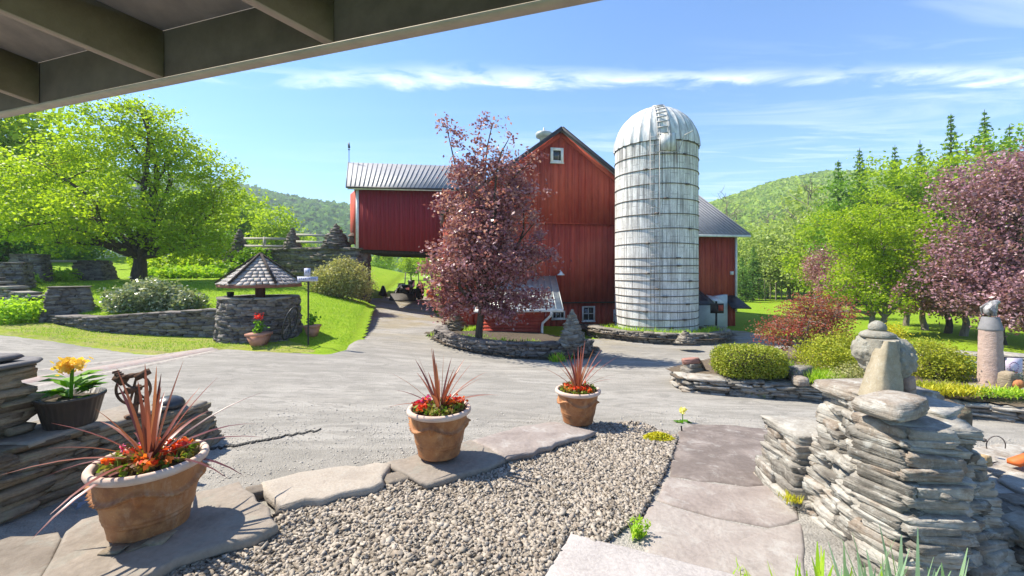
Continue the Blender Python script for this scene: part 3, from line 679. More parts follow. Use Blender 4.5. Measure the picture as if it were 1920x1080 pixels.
# ================================================================== BARN
m, t, out = mat('red_siding'); r_ = rnd(t); p = opos(t); n = t.noise(t.scalev(p, (6, 6, .5)), 2.2, 6, .65); n2 = t.noise(p, .35, 3); fine = t.noise(t.scalev(p, (40, 40, 2)), 1.5, 4)
c = t.mix(t.mapr(n, .35, .7), (.40, .052, .036), (.55, .105, .06)); c = t.mix(t.math('MULTIPLY', r_, .4), c, (.20, .024, .022)); c = t.mix(t.mapr(n2, .46, .66, 0, .6), c, (.55, .135, .075)); dk = t.noise(t.scalev(p, (1.2, 1.2, .35)), 1.3, 7, .7); c = t.mix(t.mapr(dk, .52, .66, 0, .5), c, (.20, .03, .025))
c = t.mix(t.mapr(fine, .6, .75, 0, .35), c, (.34, .12, .09)); principled(t, out, c, .75, fine, .35, .01, spec=.2); M['red'] = m
m, t, out = mat('dark_red_siding'); n = t.noise(t.scalev(opos(t), (8, 8, .6)), 2, 6, .65); c = t.mix(t.mapr(n, .3, .7), (.30, .028, .036), (.23, .022, .030)); c = t.mix(t.math('MULTIPLY', rnd(t), .35), c, (.30, .04, .045)); principled(t, out, c, .75, n, .3, .01, spec=.2); M['maroon'] = m
M['white'] = simple('white_paint', (.78, .78, .76), (.60, .60, .58), 7, .6)
M['roofmetal'] = simple('grey_metal_roof', (.27, .27, .28), (.21, .21, .22), 3, .6, .15, .15, sv=(1, 1, 1), spec=.5)
M['roofgreen'] = simple('pale_metal_roof', (.50, .52, .50), (.36, .38, .36), 4, .45, .2, .15)
M['darktrim'] = simple('dark_metal_trim', (.05, .052, .06), (.03, .03, .035), 5, .5, .2)
M['glass'] = (lambda q: q)(None)
m, t, out = mat('window_glass'); p_ = principled(t, out, (.03, .035, .04), .08, spec=.8); M['glass'] = m
M['black'] = simple('black_paint', (.015, .015, .017), (.03, .03, .03), 20, .45)
M['foundation'] = simple('stone_footing', (.26, .24, .2), (.15, .13, .11), 6, .95, bstr=.6)

barn = thing('barn', 'big red gabled barn with grey metal roofs and a raised wing over the drive', 'barn', (2.2, 19.5, Z(2.2, 19.5)))
U = np.array([.985, .168]); NV = np.array([.168, -.985]); O2 = np.array([2.17, 19.3])      # along the gable wall, outward normal (towards camera)
def wp(s_, z, d=0.0): q = O2 + U * s_ + NV * d; return (q[0], q[1], z)
def hit(px, py, d=0.0):
    k = (px - HX) / F; o = O2 + NV * d; s_ = (k * o[1] - o[0]) / (U[0] - U[1] * k); D = o[1] + U[1] * s_; return s_, CAMZ - (py - HY) * D / F
def board_wall(name, m, s0, s1, zb, zt, parent, bw=.28, d=0., th=.035, w3=wp, batten=True, seed=0, horiz=False):
    """planked wall, zb/zt functions of s"""
    r = rng(seed); mb = MB(); s_ = s0
    if horiz:
        z = zb(0)
        while z < zt(0) - .01:
            h = min(bw, zt(0) - z); dd = d
            q = [w3(s0, z, dd + th * 1.0), w3(s1, z, dd + th * 1.0), w3(s1, z, dd - th), w3(s0, z, dd - th), w3(s0, z + h, dd + th * .3), w3(s1, z + h, dd + th * .3), w3(s1, z + h, dd - th), w3(s0, z + h, dd - th)]
            mb.hexa(q, r.random()); z += h
    else:
        while s_ < s1 - .02:
            w_ = min(bw * r.uniform(.85, 1.15), s1 - s_); e = s_ + w_ - .012; dd = d + r.uniform(-.003, .006)
            mb.hexa([w3(s_, zb(s_), dd), w3(e, zb(e), dd), w3(e, zb(e), dd - th), w3(s_, zb(s_), dd - th), w3(s_, zt(s_), dd), w3(e, zt(e), dd), w3(e, zt(e), dd - th), w3(s_, zt(s_), dd - th)], r.random())
            if batten:
                b0, b1 = e - .02, e + .035
                mb.hexa([w3(b0, zb(e), dd + .022), w3(b1, zb(e), dd + .022), w3(b1, zb(e), dd - .02), w3(b0, zb(e), dd - .02), w3(b0, zt(e) - .01, dd + .022), w3(b1, zt(e) - .01, dd + .022), w3(b1, zt(e) - .01, dd - .02), w3(b0, zt(e) - .01, dd - .02)], r.random())
            s_ += w_
    return mb.build(name, m, parent)
HW = 5.13; PK = 8.12; SLP = .74
top = lambda s_: PK - .12 - abs(s_) * SLP
zmid = 1.75 + (507 - 420) * 19.6 / 800; zlow = 1.75 - (566 - 507) * 19.5 / 800; gz = -1.25
board_wall('wall', M['red'], -HW, HW, lambda s_: zmid, top, barn, .30, .06, seed=1)
board_wall('wall', M['red'], -HW, HW, lambda s_: zlow, lambda s_: zmid + .02, barn, .27, .0, seed=2)
board_wall('wall', M['red'], -HW, HW, lambda s_: gz, lambda s_: zlow + .05, barn, .27, -.12, batten=False, seed=3)
MB().bar(wp(-HW, zmid - .01, .03), wp(HW, zmid - .01, .03), .10, .03).build('ledge', M['red'], barn)
tr_ = MB().bar(wp(-HW, zlow - .03, .0), wp(HW, zlow - .03, .0), .14, .05); tr_.build('ledge', M['bark'], barn)
# body behind the gable wall
LEN = 15.0
q = [wp(-HW, gz, -.2), wp(HW, gz, -.2), wp(HW, gz, -LEN), wp(-HW, gz, -LEN)]; zt_ = top(HW) - .05
MB().hexa(q + [(a, b, zt_) for a, b, _ in q]).add([wp(-HW, zt_, -.2), wp(HW, zt_, -.2), wp(0, top(0) - .05, -.2), wp(-HW, zt_, -LEN), wp(HW, zt_, -LEN), wp(0, top(0) - .05, -LEN)], [[0, 1, 2], [5, 4, 3]]).build('wall', M['red'], barn)
ws = lambda s_, z, d=0.: (*(O2 + U * (-HW - .02 - d) + NV * (-s_)), z)     # left side wall, planked
board_wall('wall', M['red'], 0.0, LEN, lambda s_: gz, lambda s_: top(HW) + .02, barn, .3, .02, w3=ws, seed=4)
# main roof
rf = MB(); ov = .35; eo = .2
for sg in (-1, 1):
    a0 = wp(0, PK, ov); b0 = wp(sg * (HW + eo), PK - (HW + eo) * SLP, ov); a1 = wp(0, PK, -LEN - .3); b1 = wp(sg * (HW + eo), PK - (HW + eo) * SLP, -LEN - .3)
    up = lambda p, h: (p[0], p[1], p[2] + h)
    o = [a0, b0, b1, a1] if sg > 0 else [b0, a0, a1, b1]
    rf.hexa([up(x, -.10) for x in o] + [up(x, .0) for x in o])
    L_ = LEN + .6; n_ = int(L_ / .4)
    for i in range(n_ + 1):
        f_ = i / n_; p0 = np.array(a0) + (np.array(a1) - np.array(a0)) * f_; p1 = np.array(b0) + (np.array(b1) - np.array(b0)) * f_; rf.bar(p0 + [0, 0, .015], p1 + [0, 0, .015], .04, .035)
roof = rf.build('roof', M['roofmetal'], barn)
tb = MB()
for sg in (-1, 1):
    tb.bar(wp(0, PK - .05, ov + .02), wp(sg * (HW + eo), PK - .05 - (HW + eo) * SLP, ov + .02), .04, .17)
tb.build('rake_board', M['darktrim'], barn)
tb = MB()
for sg in (-1, 1): tb.bar(wp(0, PK - .24, .09), wp(sg * HW, PK - .24 - HW * SLP, .09), .05, .20)
tb.build('fascia', M['red'], barn)
def window(px0, py0, px1, py1, d, parent, nx=1, ny=1, fr=.07, mt=None):
    s0, z1 = hit(px0, py0, d); s1, z0 = hit(px1, py1, d); f = MB()
    f.bar(wp(s0 + fr / 2, z0, d + .03), wp(s0 + fr / 2, z1, d + .03), .05, fr, up=(U[0], U[1], 0)); f.bar(wp(s1 - fr / 2, z0, d + .03), wp(s1 - fr / 2, z1, d + .03), .05, fr, up=(U[0], U[1], 0))
    f.bar(wp(s0 + fr, z1 - fr / 2, d + .03), wp(s1 - fr, z1 - fr / 2, d + .03), .05, fr); f.bar(wp(s0 - .02, z0 - .01, d + .04), wp(s1 + .02, z0 - .01, d + .04), .08, .05)
    f.bar(wp(s0 + fr, z0 + fr / 2, d + .03), wp(s1 - fr, z0 + fr / 2, d + .03), .05, fr * .8)
    for i in range(1, nx + 1): 
        if nx > 1 or True:
            pass
    for i in range(1, nx): s_ = s0 + (s1 - s0) * i / nx; f.bar(wp(s_, z0 + fr, d + .02), wp(s_, z1 - fr, d + .02), .03, .03, up=(U[0], U[1], 0))
    for i in range(1, ny): z = z0 + (z1 - z0) * i / ny; f.bar(wp(s0 + fr, z, d + .021), wp(s1 - fr, z, d + .021), .03, .03)
    g_ = MB(); g_.hexa([wp(s0 + .02, z0, d + .012), wp(s1 - .02, z0, d + .012), wp(s1 - .02, z0, d - .01), wp(s0 + .02, z0, d - .01), wp(s0 + .02, z1, d + .012), wp(s1 - .02, z1, d + .012), wp(s1 - .02, z1, d - .01), wp(s0 + .02, z1, d - .01)])
    wn = g_.build('window', M['glass'], parent); f.build('frame', M['white'], wn); return wn
window(1032, 277, 1056, 306, .09, barn, 1, 1, .12)
window(1091, 574, 1115, 602, -.10, barn, 2, 2)
window(1034, 583, 1059, 598, -.10, barn, 3, 1)
window(1150, 580, 1165, 601, -.10, barn, 2, 2)
# barn lamp on gable
s_, z_ = hit(1049, 513, .0); lm = MB().lathe([(0, .10), (.05, .09), (.07, .03), (.17, -.05), (.17, -.07), (.0, -.05)], wp(s_, z_, .25), 16); lm.tube([wp(s_, z_ + .12, .02), wp(s_, z_ + .16, .15), wp(s_, z_ + .09, .25)], .015, 6); lm.build('lamp', M['white'], barn)
# ventilator on the roof
vx = P(1020, 262, 21.6); vn = MB().lathe([(.0, -.9), (.22, -.9), (.22, .05), (.30, .08), (.40, .12), (.44, .30), (.36, .36), (.15, .42), (.04, .50), (.03, .62), (0, .62)], vx, 20); vn.build('ventilator', M['roofgreen'], barn, smooth=False)
# lean-to in front of the gable
s0, _ = hit(905, 600); lt = board_wall('lean_to', M['red'], P(905, 0, 15.7)[0], P(1018, 0, 15.7)[0], lambda s_: -1.3, lambda s_: .34, barn, .13, 0, .03, w3=lambda s_, z, d=0.: (s_, 15.7 + .0 - d, z), horiz=True)
xl, xr = P(905, 0, 15.7)[0], P(1018, 0, 15.7)[0]
MB().hexa([(xl, 15.75, -1.3), (xr, 15.75, -1.3), (xr, 19.3, -1.3), (xl, 19.0, -1.3), (xl, 15.75, .36), (xr, 15.75, .36), (xr, 19.3, 1.4), (xl, 19.0, 1.4)]).build('wall', M['red'], lt)
e0 = np.array((xl - .3, 15.4, .30)); e1 = np.array((1.85, 15.4, .34)); w0_ = np.array((xl - .3, 18.75, 1.48)); w1_ = np.array((1.95, 19.2, 1.50)); rb = MB()
rb.hexa([tuple(x - [0, 0, .05]) for x in (e0, e1, w1_, w0_)] + [tuple(x) for x in (e0, e1, w1_, w0_)])
for i in range(14):
    f_ = i / 13; rb.bar(e0 + (e1 - e0) * f_ + [0, 0, .012], w0_ + (w1_ - w0_) * f_ + [0, 0, .012], .03, .03)
rb.build('roof', M['roofgreen'], lt)
MB().bar((xl - .3, 15.38, .27), (1.85, 15.38, .31), .05, .10).build('gutter', M['white'], lt)
MB().tube([(1.42, 15.36, .26), (1.40, 15.40, .12), (1.12, 15.6, -.18), (1.10, 15.62, -.35), (1.10, 15.62, -1.15), (1.08, 15.45, -1.2)], .045, 8).build('downspout', M['white'], lt)
# raised wing over the drive
A = np.array([-8.03, 22.0]); B = np.array([-3.55, 22.45]); UW = (B - A) / np.linalg.norm(B - A); NW = np.array([UW[1], -UW[0]]); LW = np.linalg.norm(B - A)
ww = lambda s_, z, d=0.: (*(A + UW * s_ + NW * d), z)
wing = board_wall('wing', M['maroon'], 0, LW + .25, lambda s_: 2.85 - .035 * s_, lambda s_: 5.99, barn, .24, 0, batten=False, seed=6)if False else None
wing = board_wall('wing', M['maroon'], 0, LW + .25, lambda s_: 2.85 - .035 * s_, lambda s_: 5.99, barn, .24, 0, w3=ww, batten=True, seed=6)
DW = 6.6
MB().hexa([ww(.05, 2.95, -.06), ww(LW + 1.5, 2.8, -.06), ww(LW + 1.5, 2.8, -DW), ww(.05, 2.95, -DW), ww(.05, 5.95, -.06), ww(LW + 1.5, 5.95, -.06), ww(LW + 1.5, 5.95, -DW), ww(.05, 5.95, -DW)]).build('wall', M['maroon'], wing)
fl = MB()
for i in range(9): fl.bar(ww(.1, 2.78 - .01, -.2 - i * .78), ww(LW + .3, 2.62, -.2 - i * .78), .15, .2)
fl.build('floor_joists', M['bark_dark'], wing)
MB().bar(ww(.06, 2.88, .03), ww(.06, 5.9, .03), .06, .14, up=(UW[0], UW[1], 0)).build('corner_board', M['white'], wing)
MB().bar(ww(-.35, 5.93, .30), ww(LW + .6, 5.93, .30), .05, .12).build('fascia', M['white'], wing)
sp = [(-8.03, 22.0, 2.9), (-8.95, 23.6, 3.9), (-8.03, 22, 5.95), (-8.95, 23.6, 5.95)]
MB().hexa([sp[0], sp[1], (-8.85, 23.66, 3.9), (-7.97, 22.06, 2.9), sp[2], sp[3], (-8.85, 23.66, 5.95), (-7.97, 22.06, 5.95)]).build('side_wall', M['red'], wing)
rw_ = MB(); E0 = np.array(ww(-.42, 6.02, .34)); E1 = np.array(ww(LW + 1.2, 6.0, .34)); R0 = np.array((-9.6, 25.0, 8.08)); R1 = np.array((-1.6, 26.2, 8.10)); K0 = R0 + [-.9, 4.2, -2.1]; K1 = R1 + [-.6, 4.2, -2.1]
for (a, b, c_, d_) in ((E0, E1, R1, R0), (R0, R1, K1, K0)): rw_.hexa([tuple(x - [0, 0, .09]) for x in (a, b, c_, d_)] + [tuple(x) for x in (a, b, c_, d_)])
for i in range(30):
    f_ = i / 29; rw_.bar(E0 + (E1 - E0) * f_ + [0, 0, .012], R0 + (R1 - R0) * f_ + [0, 0, .012], .035, .03)
rw_.build('roof', M['roofmetal'], wing)
MB().bar(E0 + [0, -.02, -.05], E1 + [0, -.02, -.05], .05, .09).build('eave_trim', M['darktrim'], wing)
wv_ = MB().tube([R0 + [.05, 0, 0], R0 + [.05, 0, .75]], .018, 6); b_ = R0 + [.05, 0, .75]
wv_.lathe([(0, -.06), (.07, 0), (0, .06)], b_, 8); wv_.hexa([b_ + [-.05, -.02, .08], b_ + [.07, -.02, .08], b_ + [.07, .02, .08], b_ + [-.05, .02, .08], b_ + [-.06, -.02, .36], b_ + [.02, -.02, .42], b_ + [.02, .02, .42], b_ + [-.06, .02, .36]])
wv_.build('weather_vane', M['darktrim'], barn)
gb = [tuple(E0), (-9.2, 26.2, 6.0), tuple(R0)]
# section beyond the silo
xw = P(1378, 0, 20.3)[0]; ez = 1.75 + 65 * 20 / 800
rs = board_wall('rear_section', M['red'], 6.9, xw, lambda s_: .2, lambda s_: ez, barn, .26, 0, w3=lambda s_, z, d=0.: (s_, 20.3 - d, z), seed=9)
board_wall('wall', M['red'], 10.08, xw, lambda s_: -1.2, lambda s_: .22, rs, .26, -.03, w3=lambda s_, z, d=0.: (s_, 20.3 - d, z), seed=10)
MB().hexa([(6.9, 20.36, -1.2), (xw, 20.36, -1.2), (xw - 1.2, 28, -1.2), (6, 28, -1.2), (6.9, 20.36, ez), (xw, 20.36, ez), (xw - 1.2, 28, ez), (6, 28, ez)]).build('wall', M['red'], rs)
MB().bar((xw + .02, 20.24, -.2), (xw + .02, 20.24, ez), .10, .08).build('corner_board', M['white'], rs)
a, b, c_, d_ = [np.array(x) for x in ((6.2, 19.95, ez + .12), (11.15, 19.95, ez + .06), (10.35, 24.4, ez + 2.9), (5.6, 24.4, ez + 2.9))]
rr_ = MB().hexa([tuple(x - [0, 0, .08]) for x in (a, b, c_, d_)] + [tuple(x) for x in (a, b, c_, d_)])
a2, b2 = a + [-1, 9, 0], b + [-1.5, 9, 0]; rr_.hexa([tuple(x - [0, 0, .08]) for x in (d_, c_, b2, a2)] + [tuple(x) for x in (d_, c_, b2, a2)])
for i in range(28): f_ = i / 27; rr_.bar(a + (b - a) * f_ + [0, 0, .012], d_ + (c_ - d_) * f_ + [0, 0, .012], .03, .03)
rr_.build('roof', M['roofmetal'], rs); MB().bar(a + [0, -.03, -.09], b + [0, -.03, -.09], .05, .10).build('fascia', M['white'], rs)
MB().box((P(1371, 0, 20.3)[0], 20.24, 1.75 - 5 * 20.3 / 800), (.14, .08, .16)).build('outlet_box', M['white'], rs)
M['whiteplaster'] = simple('whitewashed_wall', (.60, .63, .68), (.52, .55, .60), 4, .8)
x0, x1 = P(1290, 0, 19.9)[0], P(1364, 0, 19.9)[0]
MB().hexa([(x0, 19.9, -1.2), (x1, 19.9, -1.2), (x1, 20.3, -1.2), (x0, 20.3, -1.2), (x0, 19.9, .3), (x1, 19.9, .62), (x1, 20.3, .62), (x0, 20.3, .3)]).build('white_bay', M['whiteplaster'], rs)
MB().hexa([(x0 - .2, 18.7, .22), (8.95, 18.7, .22), (8.75, 19.9, .78), (x0 - .2, 19.9, 1.0), (x0 - .2, 18.7, .27), (8.95, 18.7, .27), (8.75, 19.9, .83), (x0 - .2, 19.9, 1.05)]).build('porch_roof', M['darktrim'], rs)
MB().hexa([(8.98, 19.0, .36), (9.45, 19.0, .30), (9.5, 19.8, .50), (9.0, 19.8, .60), (8.98, 19.0, .39), (9.45, 19.0, .33), (9.5, 19.8, .53), (9.0, 19.8, .63)]).build('white_awning', M['white'], rs)
MB().hexa([(10.05, 19.5, .0), (10.95, 19.5, -.02), (10.6, 20.3, .52), (10.05, 20.3, .52), (10.05, 19.5, .05), (10.95, 19.5, .03), (10.6, 20.3, .57), (10.05, 20.3, .57)]).build('black_awning', M['darktrim'], rs)
# post with small plaque by the bay
q = P(1343, 0, 18.4); bf = thing('plaque_post', 'black post carrying a small dark red plaque in front of the white barn bay', 'post', (q[0], 18.4, -.98))
MB().tube([(q[0], 18.4, -1.05), (q[0], 18.4, .42)], .045, 8).build('post', M['black'], bf)
MB().box((q[0], 18.33, .12), (.55, .07, .42)).build('plaque', M['bark_dark'], bf); MB().box((q[0] + .14, 18.28, .14), (.2, .03, .24)).build('panel', M['red'], bf)
# ================================================================== SILO
SX, SY, SR, SB, ST = 5.72, 17.0, 1.574, -1.0, 6.5
m, t, out = mat('silo_staves'); tcn = t.new('ShaderNodeTexCoord'); o_ = tcn.outputs['Object']; sp_ = t.new('ShaderNodeSeparateXYZ'); t.link(o_, sp_.inputs[0])
ang = t.math('ARCTAN2', sp_.outputs[1], sp_.outputs[0]); cb = t.new('ShaderNodeCombineXYZ'); t.link(t.math('MULTIPLY', ang, 4.0), cb.inputs[0]); t.link(sp_.outputs[2], cb.inputs[1]); uvn = cb.outputs[0]
streak = t.noise(t.scalev(uvn, (4.5, .28, 1)), 1.6, 7, .68); blot = t.noise(uvn, 1.4, 8, .68); fine = t.noise(uvn, 14, 5, .7); hgt = sp_.outputs[2]
c = t.mix(t.mapr(blot, .40, .62), (.80, .79, .76), (.56, .54, .51)); topness = t.mapr(hgt, 2.5, 7.0)
c = t.mix(t.math('MULTIPLY', t.mapr(streak, .47, .60), t.math('ADD', .50, t.math('MULTIPLY', topness, .45))), c, (.17, .16, .155))
c = t.mix(t.math('MULTIPLY', t.mapr(fine, .54, .66), .6), c, (.22, .21, .20))
rust = t.math('MULTIPLY', t.mapr(t.noise(t.scalev(uvn, (3.2, .5, 1), (5, 2, 0)), 1.3, 4), .60, .70), t.mapr(hgt, 5.9, 7.2)); c = t.mix(t.math('MULTIPLY', rust, .8), c, (.20, .09, .055))
c = t.mix(t.math('MULTIPLY', t.mapr(hgt, 1.0, .1), t.mapr(blot, .4, .6)), c, (.42, .41, .35))
fr = t.math('ABSOLUTE', t.math('SUBTRACT', t.math('FRACT', t.math('MULTIPLY', ang, 36 / (2 * PI))), .5)); jl = t.mapr(fr, .44, .485); jz = t.math('FRACT', t.math('ADD', t.math('MULTIPLY', hgt, 1.3), t.math('MULTIPLY', t.math('FLOOR', t.math('MULTIPLY', ang, 36 / (2 * PI))), .5))); hj = t.mapr(t.math('ABSOLUTE', t.math('SUBTRACT', jz, .5)), .475, .495); c = t.mix(t.math('MULTIPLY', hj, .55), c, (.2, .19, .18)); jv = t.math('MULTIPLY', jl, t.mapr(t.noise(t.scalev(uvn, (2.2, .9, 1), (9, 4, 0)), 1.5, 3), .40, .58))
c = t.mix(t.math('MULTIPLY', jv, .85), c, (.12, .115, .11))
principled(t, out, c, .85, t.math('SUBTRACT', fine, t.math('MULTIPLY', jl, 3)), .5, .012); M['silo'] = m
m, t, out = mat('silo_dome_metal'); p = t.scalev(opos(t), (6, 6, .8)); n = t.noise(p, 1.4, 6, .65); c = t.mix(t.mapr(n, .42, .62, 0, .8), (.66, .66, .65), (.34, .34, .34)); so_ = t.new('ShaderNodeSeparateXYZ'); t.link(opos(t), so_.inputs[0]); ag = t.math('ARCTAN2', so_.outputs[1], so_.outputs[0]); fr = t.math('ABSOLUTE', t.math('SUBTRACT', t.math('FRACT', t.math('MULTIPLY', ag, 28 / (2 * PI))), .5)); c = t.mix(t.math('MULTIPLY', t.mapr(fr, .40, .48), .7), c, (.16, .16, .16)); principled(t, out, c, .6, n, .15, .01, .1, .4); M['dome'] = m
M['hoop'] = simple('rusty_steel_hoop', (.10, .085, .075), (.20, .17, .15), 14, .7, .4)
M['galv'] = simple('galvanised_steel', (.42, .41, .40), (.30, .29, .28), 12, .6, .3)
silo = thing('silo', 'tall white weathered concrete-stave silo with ribbed metal dome and ladder', 'silo', (SX, SY, SB - .25))
zz_ = np.linspace(SB - .3, ST, 12); sw = MB().lathe([(SR, z) for z in zz_], (SX, SY, 0), 96); sw.build('wall', M['silo'], silo, smooth=True)
dm = [(SR * 1.015 * math.cos(a), ST + SR * 1.07 * math.sin(a)) for a in np.linspace(0, PI / 2 * .985, 22)]
MB().lathe(dm, (SX, SY, 0), 224, mod=lambda an: 1 + .03 * (np.abs(np.cos(an * 14)) ** 10)).build('dome', M['dome'], silo, smooth=True)
MB().lathe([(.02, -.02), (.20, 0), (.2, .05), (.0, .09)], (SX, SY, ST + SR * 1.07), 20).build('dome_cap', M['dome'], silo)
def ring(mb, z, rad, w_, n=72, jit=0, r=None):
    an = np.linspace(0, 2 * PI, n + 1)[:-1]; pts = np.stack([SX + rad * np.cos(an), SY + rad * np.sin(an), z + (0 if r is None else jit * np.sin(an * 2 + r))], -1); pts = np.r_[pts, pts[:1]]
    return mb.tube(pts, w_, 6, cap=False)
hp = [295, 318, 345, 372, 399, 425]
zs_ = [ST - .02, ST - .52, ST - 1.05, ST - 1.60, ST - 2.14, ST - 2.68, ST - 3.22, ST - 3.76, ST - 4.3, ST - 4.58, ST - 4.86, ST - 5.14, ST - 5.42, ST - 5.70, ST - 5.98, ST - 6.26, ST - 6.54, ST - 6.82, ST - 7.1, ST - 7.36]
for i, z in enumerate(zs_):
    hb = ring(MB(), z, SR + .014, .016, jit=.012, r=i * 1.7)
    a0 = -PI / 2 + .55 * math.sin(i * 2.4) ; hb.box((SX + (SR + .03) * math.cos(a0), SY + (SR + .03) * math.sin(a0), z), (.05, .16, .06), a0); hb.build('hoop', M['hoop'], silo)
def onsilo(px, z, out_=0.0):
    k = (px - HX) / F; # nearest hit of the ray with the cylinder
    a = k * k + 1; b = -2 * (k * SX + SY); c_ = SX * SX + SY * SY - (SR + out_) ** 2; D = (-b - math.sqrt(b * b - 4 * a * c_)) / (2 * a); return np.array([k * D, D, z])
tn = lambda p: np.array([-(p[1] - SY), p[0] - SX, 0]) / SR
ld = MB(); lo_ = onsilo(1228, 0, .10); t_ = tn(lo_); 
for sg in (-.15, .15): ld.bar(lo_ + t_ * sg + [0, 0, .55], lo_ + t_ * sg + [0, 0, ST + .25], .02, .02, up=(t_[0], t_[1], 0))
for i in range(22): z = .6 + i * .285; ld.bar(lo_ - t_ * .17 + [0, 0, z], lo_ + t_ * .17 + [0, 0, z], .014, .014)
for i in range(6): z = .8 + i * 1.1; ld.bar(lo_ + [0, 0, z], onsilo(1228, z, -.02), .02, .02)
ld.build('ladder', M['galv'], silo)
# chute seams running up the dome + hatch
dl = MB()
for i in range(9):
    a = .12 + i * .14
    pc = np.array([SX, SY, ST]) + np.array([(lo_[0] + .28 - SX) / SR * math.cos(a) * SR * 1.03, (lo_[1] - SY) / SR * math.cos(a) * SR * 1.03, math.sin(a) * SR * 1.09]); dl.bar(pc - t_ * .17, pc + t_ * .17, .035, .03)
for sg in (-.17, .17): dl.tube([np.array([SX, SY, ST]) + np.array([(lo_[0] + .28 - SX) * math.cos(a) * 1.03, (lo_[1] - SY) * math.cos(a) * 1.03, math.sin(a) * SR * 1.09]) + t_ * sg for a in np.linspace(.08, 1.3, 9)], .016, 5)
dl.build('roof_ladder', M['galv'], silo)
hx = onsilo(1252, ST - .1, .06); hb = MB(); tt = tn(hx); nr_ = np.array([-tt[1], tt[0], 0]) * -1
hb.hexa([hx - tt * .28 + [0, 0, -.32], hx + tt * .28 + [0, 0, -.32], hx + tt * .28 + nr_ * -.12 + [0, 0, -.32], hx - tt * .28 + nr_ * -.12 + [0, 0, -.32], hx - tt * .28 + [0, 0, .3], hx + tt * .28 + [0, 0, .3], hx + tt * .28 - nr_ * .35 + [0, 0, .3], hx - tt * .28 - nr_ * .35 + [0, 0, .3]])
hb.build('hatch', M['dome'], silo); hr = MB(); hr.tube([hx - tt * .38 + [0, 0, -.36], hx - nr_ * -.1 + [0, 0, -.42], hx + tt * .38 + [0, 0, -.36], hx + tt * .55 + [0, 0, .2], hx + tt * .85 + [0, 0, .36]], .018, 5); hr.build('hatch_rail', M['galv'], silo)
# ================================================================== LEFT GARDEN WALLS
def wpts(lst, top=None):
    """[(px,py,toppy)] -> x,y,zbase,ztop  (foot pixel, pixel of the top edge)"""
    o = []
    for px, py, tp in lst:
        g_ = G(px, py); o.append((g_[0], g_[1], g_[2], CAMZ - (tp - HY) * g_[1] / F))
    return o
def wall_thing(name, label, mb, m, cat='stone wall', group=None):
    V = np.concatenate(mb.V); c = (float(V[:, 0].mean()), float(V[:, 1].mean()), float(V[:, 2].min())); return tag(mb.build(name, m, loc=c), label, cat, group)
r = rng(21)
wl = wpts([(105, 606, 592), (180, 622, 596), (250, 629, 592), (330, 633, 586), (425, 635, 581)])
wall_thing('retaining_wall', 'low dry-stone retaining wall between the sloping stone pier and the round well', stone_wall(MB(), wl, .4, r, (.06, .12), (.18, .5), n=3, cap=((.05, .07), (.4, .8))), M['stone_dark'])
GP = 'tapered stone piers at the left edge'
def pier(px, py, toppy, w0, w1, yaw, label, seed, D=None, m='stone_dark', cap=.05):
    r = rng(seed); g_ = G(px, py) if D is None else P(px, py, D); c = g_ + [0, w0 * .4, 0]; z1 = CAMZ - (toppy - HY) * g_[1] / F
    return wall_thing('stone_pier', label, stone_pier(MB(), c, g_[2] - .15, z1, w0, w1, yaw, r, (.06, .11), (.14, .32), 3, cap=cap), M[m], 'stone pier', GP)
pier(98, 606, 541, 1.3, .85, .75, 'nearest tapered dry-stone pier at the left, where the low retaining wall begins', 22)
pier(35, 528, 478, 1.1, .85, .5, 'square stone pier at the left end of the grey plank bench', 23, 17.5)
pier(4, 536, 494, .9, .7, .5, 'short stone pier cut off by the left edge of the photo', 24, 15.5)
pier(155, 520, 490, 1.3, .9, .3, 'shaded stone pier under the big green tree, right end of the bench plank', 25, 19.5)
M['plank'] = simple('weathered_grey_plank', (.46, .43, .40), (.32, .29, .27), 6, .9, bstr=.6, sv=(1, 6, 6))
b = MB().bar(P(58, 489, 18.2), P(142, 490, 19.3), .55, .10); tag(b.build('bench_plank', M['plank'], loc=tuple(P(100, 490, 18.8))), 'long grey plank bench resting on two stone piers at the far left', 'bench')
r = rng(26); s_ = MB(); stone_wall(s_, [(*P(-30, 575, 14.8)[:2], .3, P(-30, 520, 14.8)[2]), (*P(66, 592, 13.6)[:2], .1, P(66, 557, 13.6)[2])], .45, r, (.07, .11), (.2, .4), n=2, cap=((.08, .1), (.6, 1.0)))
wall_thing('sloping_wall', 'sloping stone wall with pale flat capstones running down to the near pier at the far left', s_, M['stone'])
tag(slab('white_slate', None, [P(22, 494, 16)[:2], P(34, 504, 15.6)[:2], P(24, 509, 15.5)[:2]], .0, .05, M['concrete'], 5, build=True), 'small pale pointed slate leaning between the far left piers', 'slate') if False else None
# ------------------------------------------------------------------ well
wc = G(490, 648); wc = np.array([(488 - HX) * (wc[1] + .95) / F, wc[1] + .95, wc[2]]); wz = CAMZ - (562 - HY) * (wc[1] - .8) / F
well = thing('stone_well', 'round dry-stone wishing well with a six-sided shingled roof on a post', 'well', wc)
r = rng(30); stone_pier(MB(), wc, wc[2] - .1, wz, 2.15, 2.0, 0, r, (.05, .10), (.14, .34), 3, round_=True, dep=.35).build('stone_ring', M['stone_dark'], well)
cp = MB(); r2 = rng(31)
for i in range(13): a = i * 2 * PI / 13; stones(cp, [(wc[0] + .82 * math.cos(a), wc[1] + .82 * math.sin(a), wz + .02)], [(.46, .42, .06)], a + PI / 2, r2, 3, .05, .1, .02, .1)
cp.build('coping', M['stone'], well)
MB().tube([wc + [0, 0, .4], (wc[0], wc[1], 1.95)], .13, 10).build('post', simple('red_brown_timber', (.13, .05, .035), (.07, .035, .028), 8, .8, bstr=.4, sv=(3, 3, .5)), well)
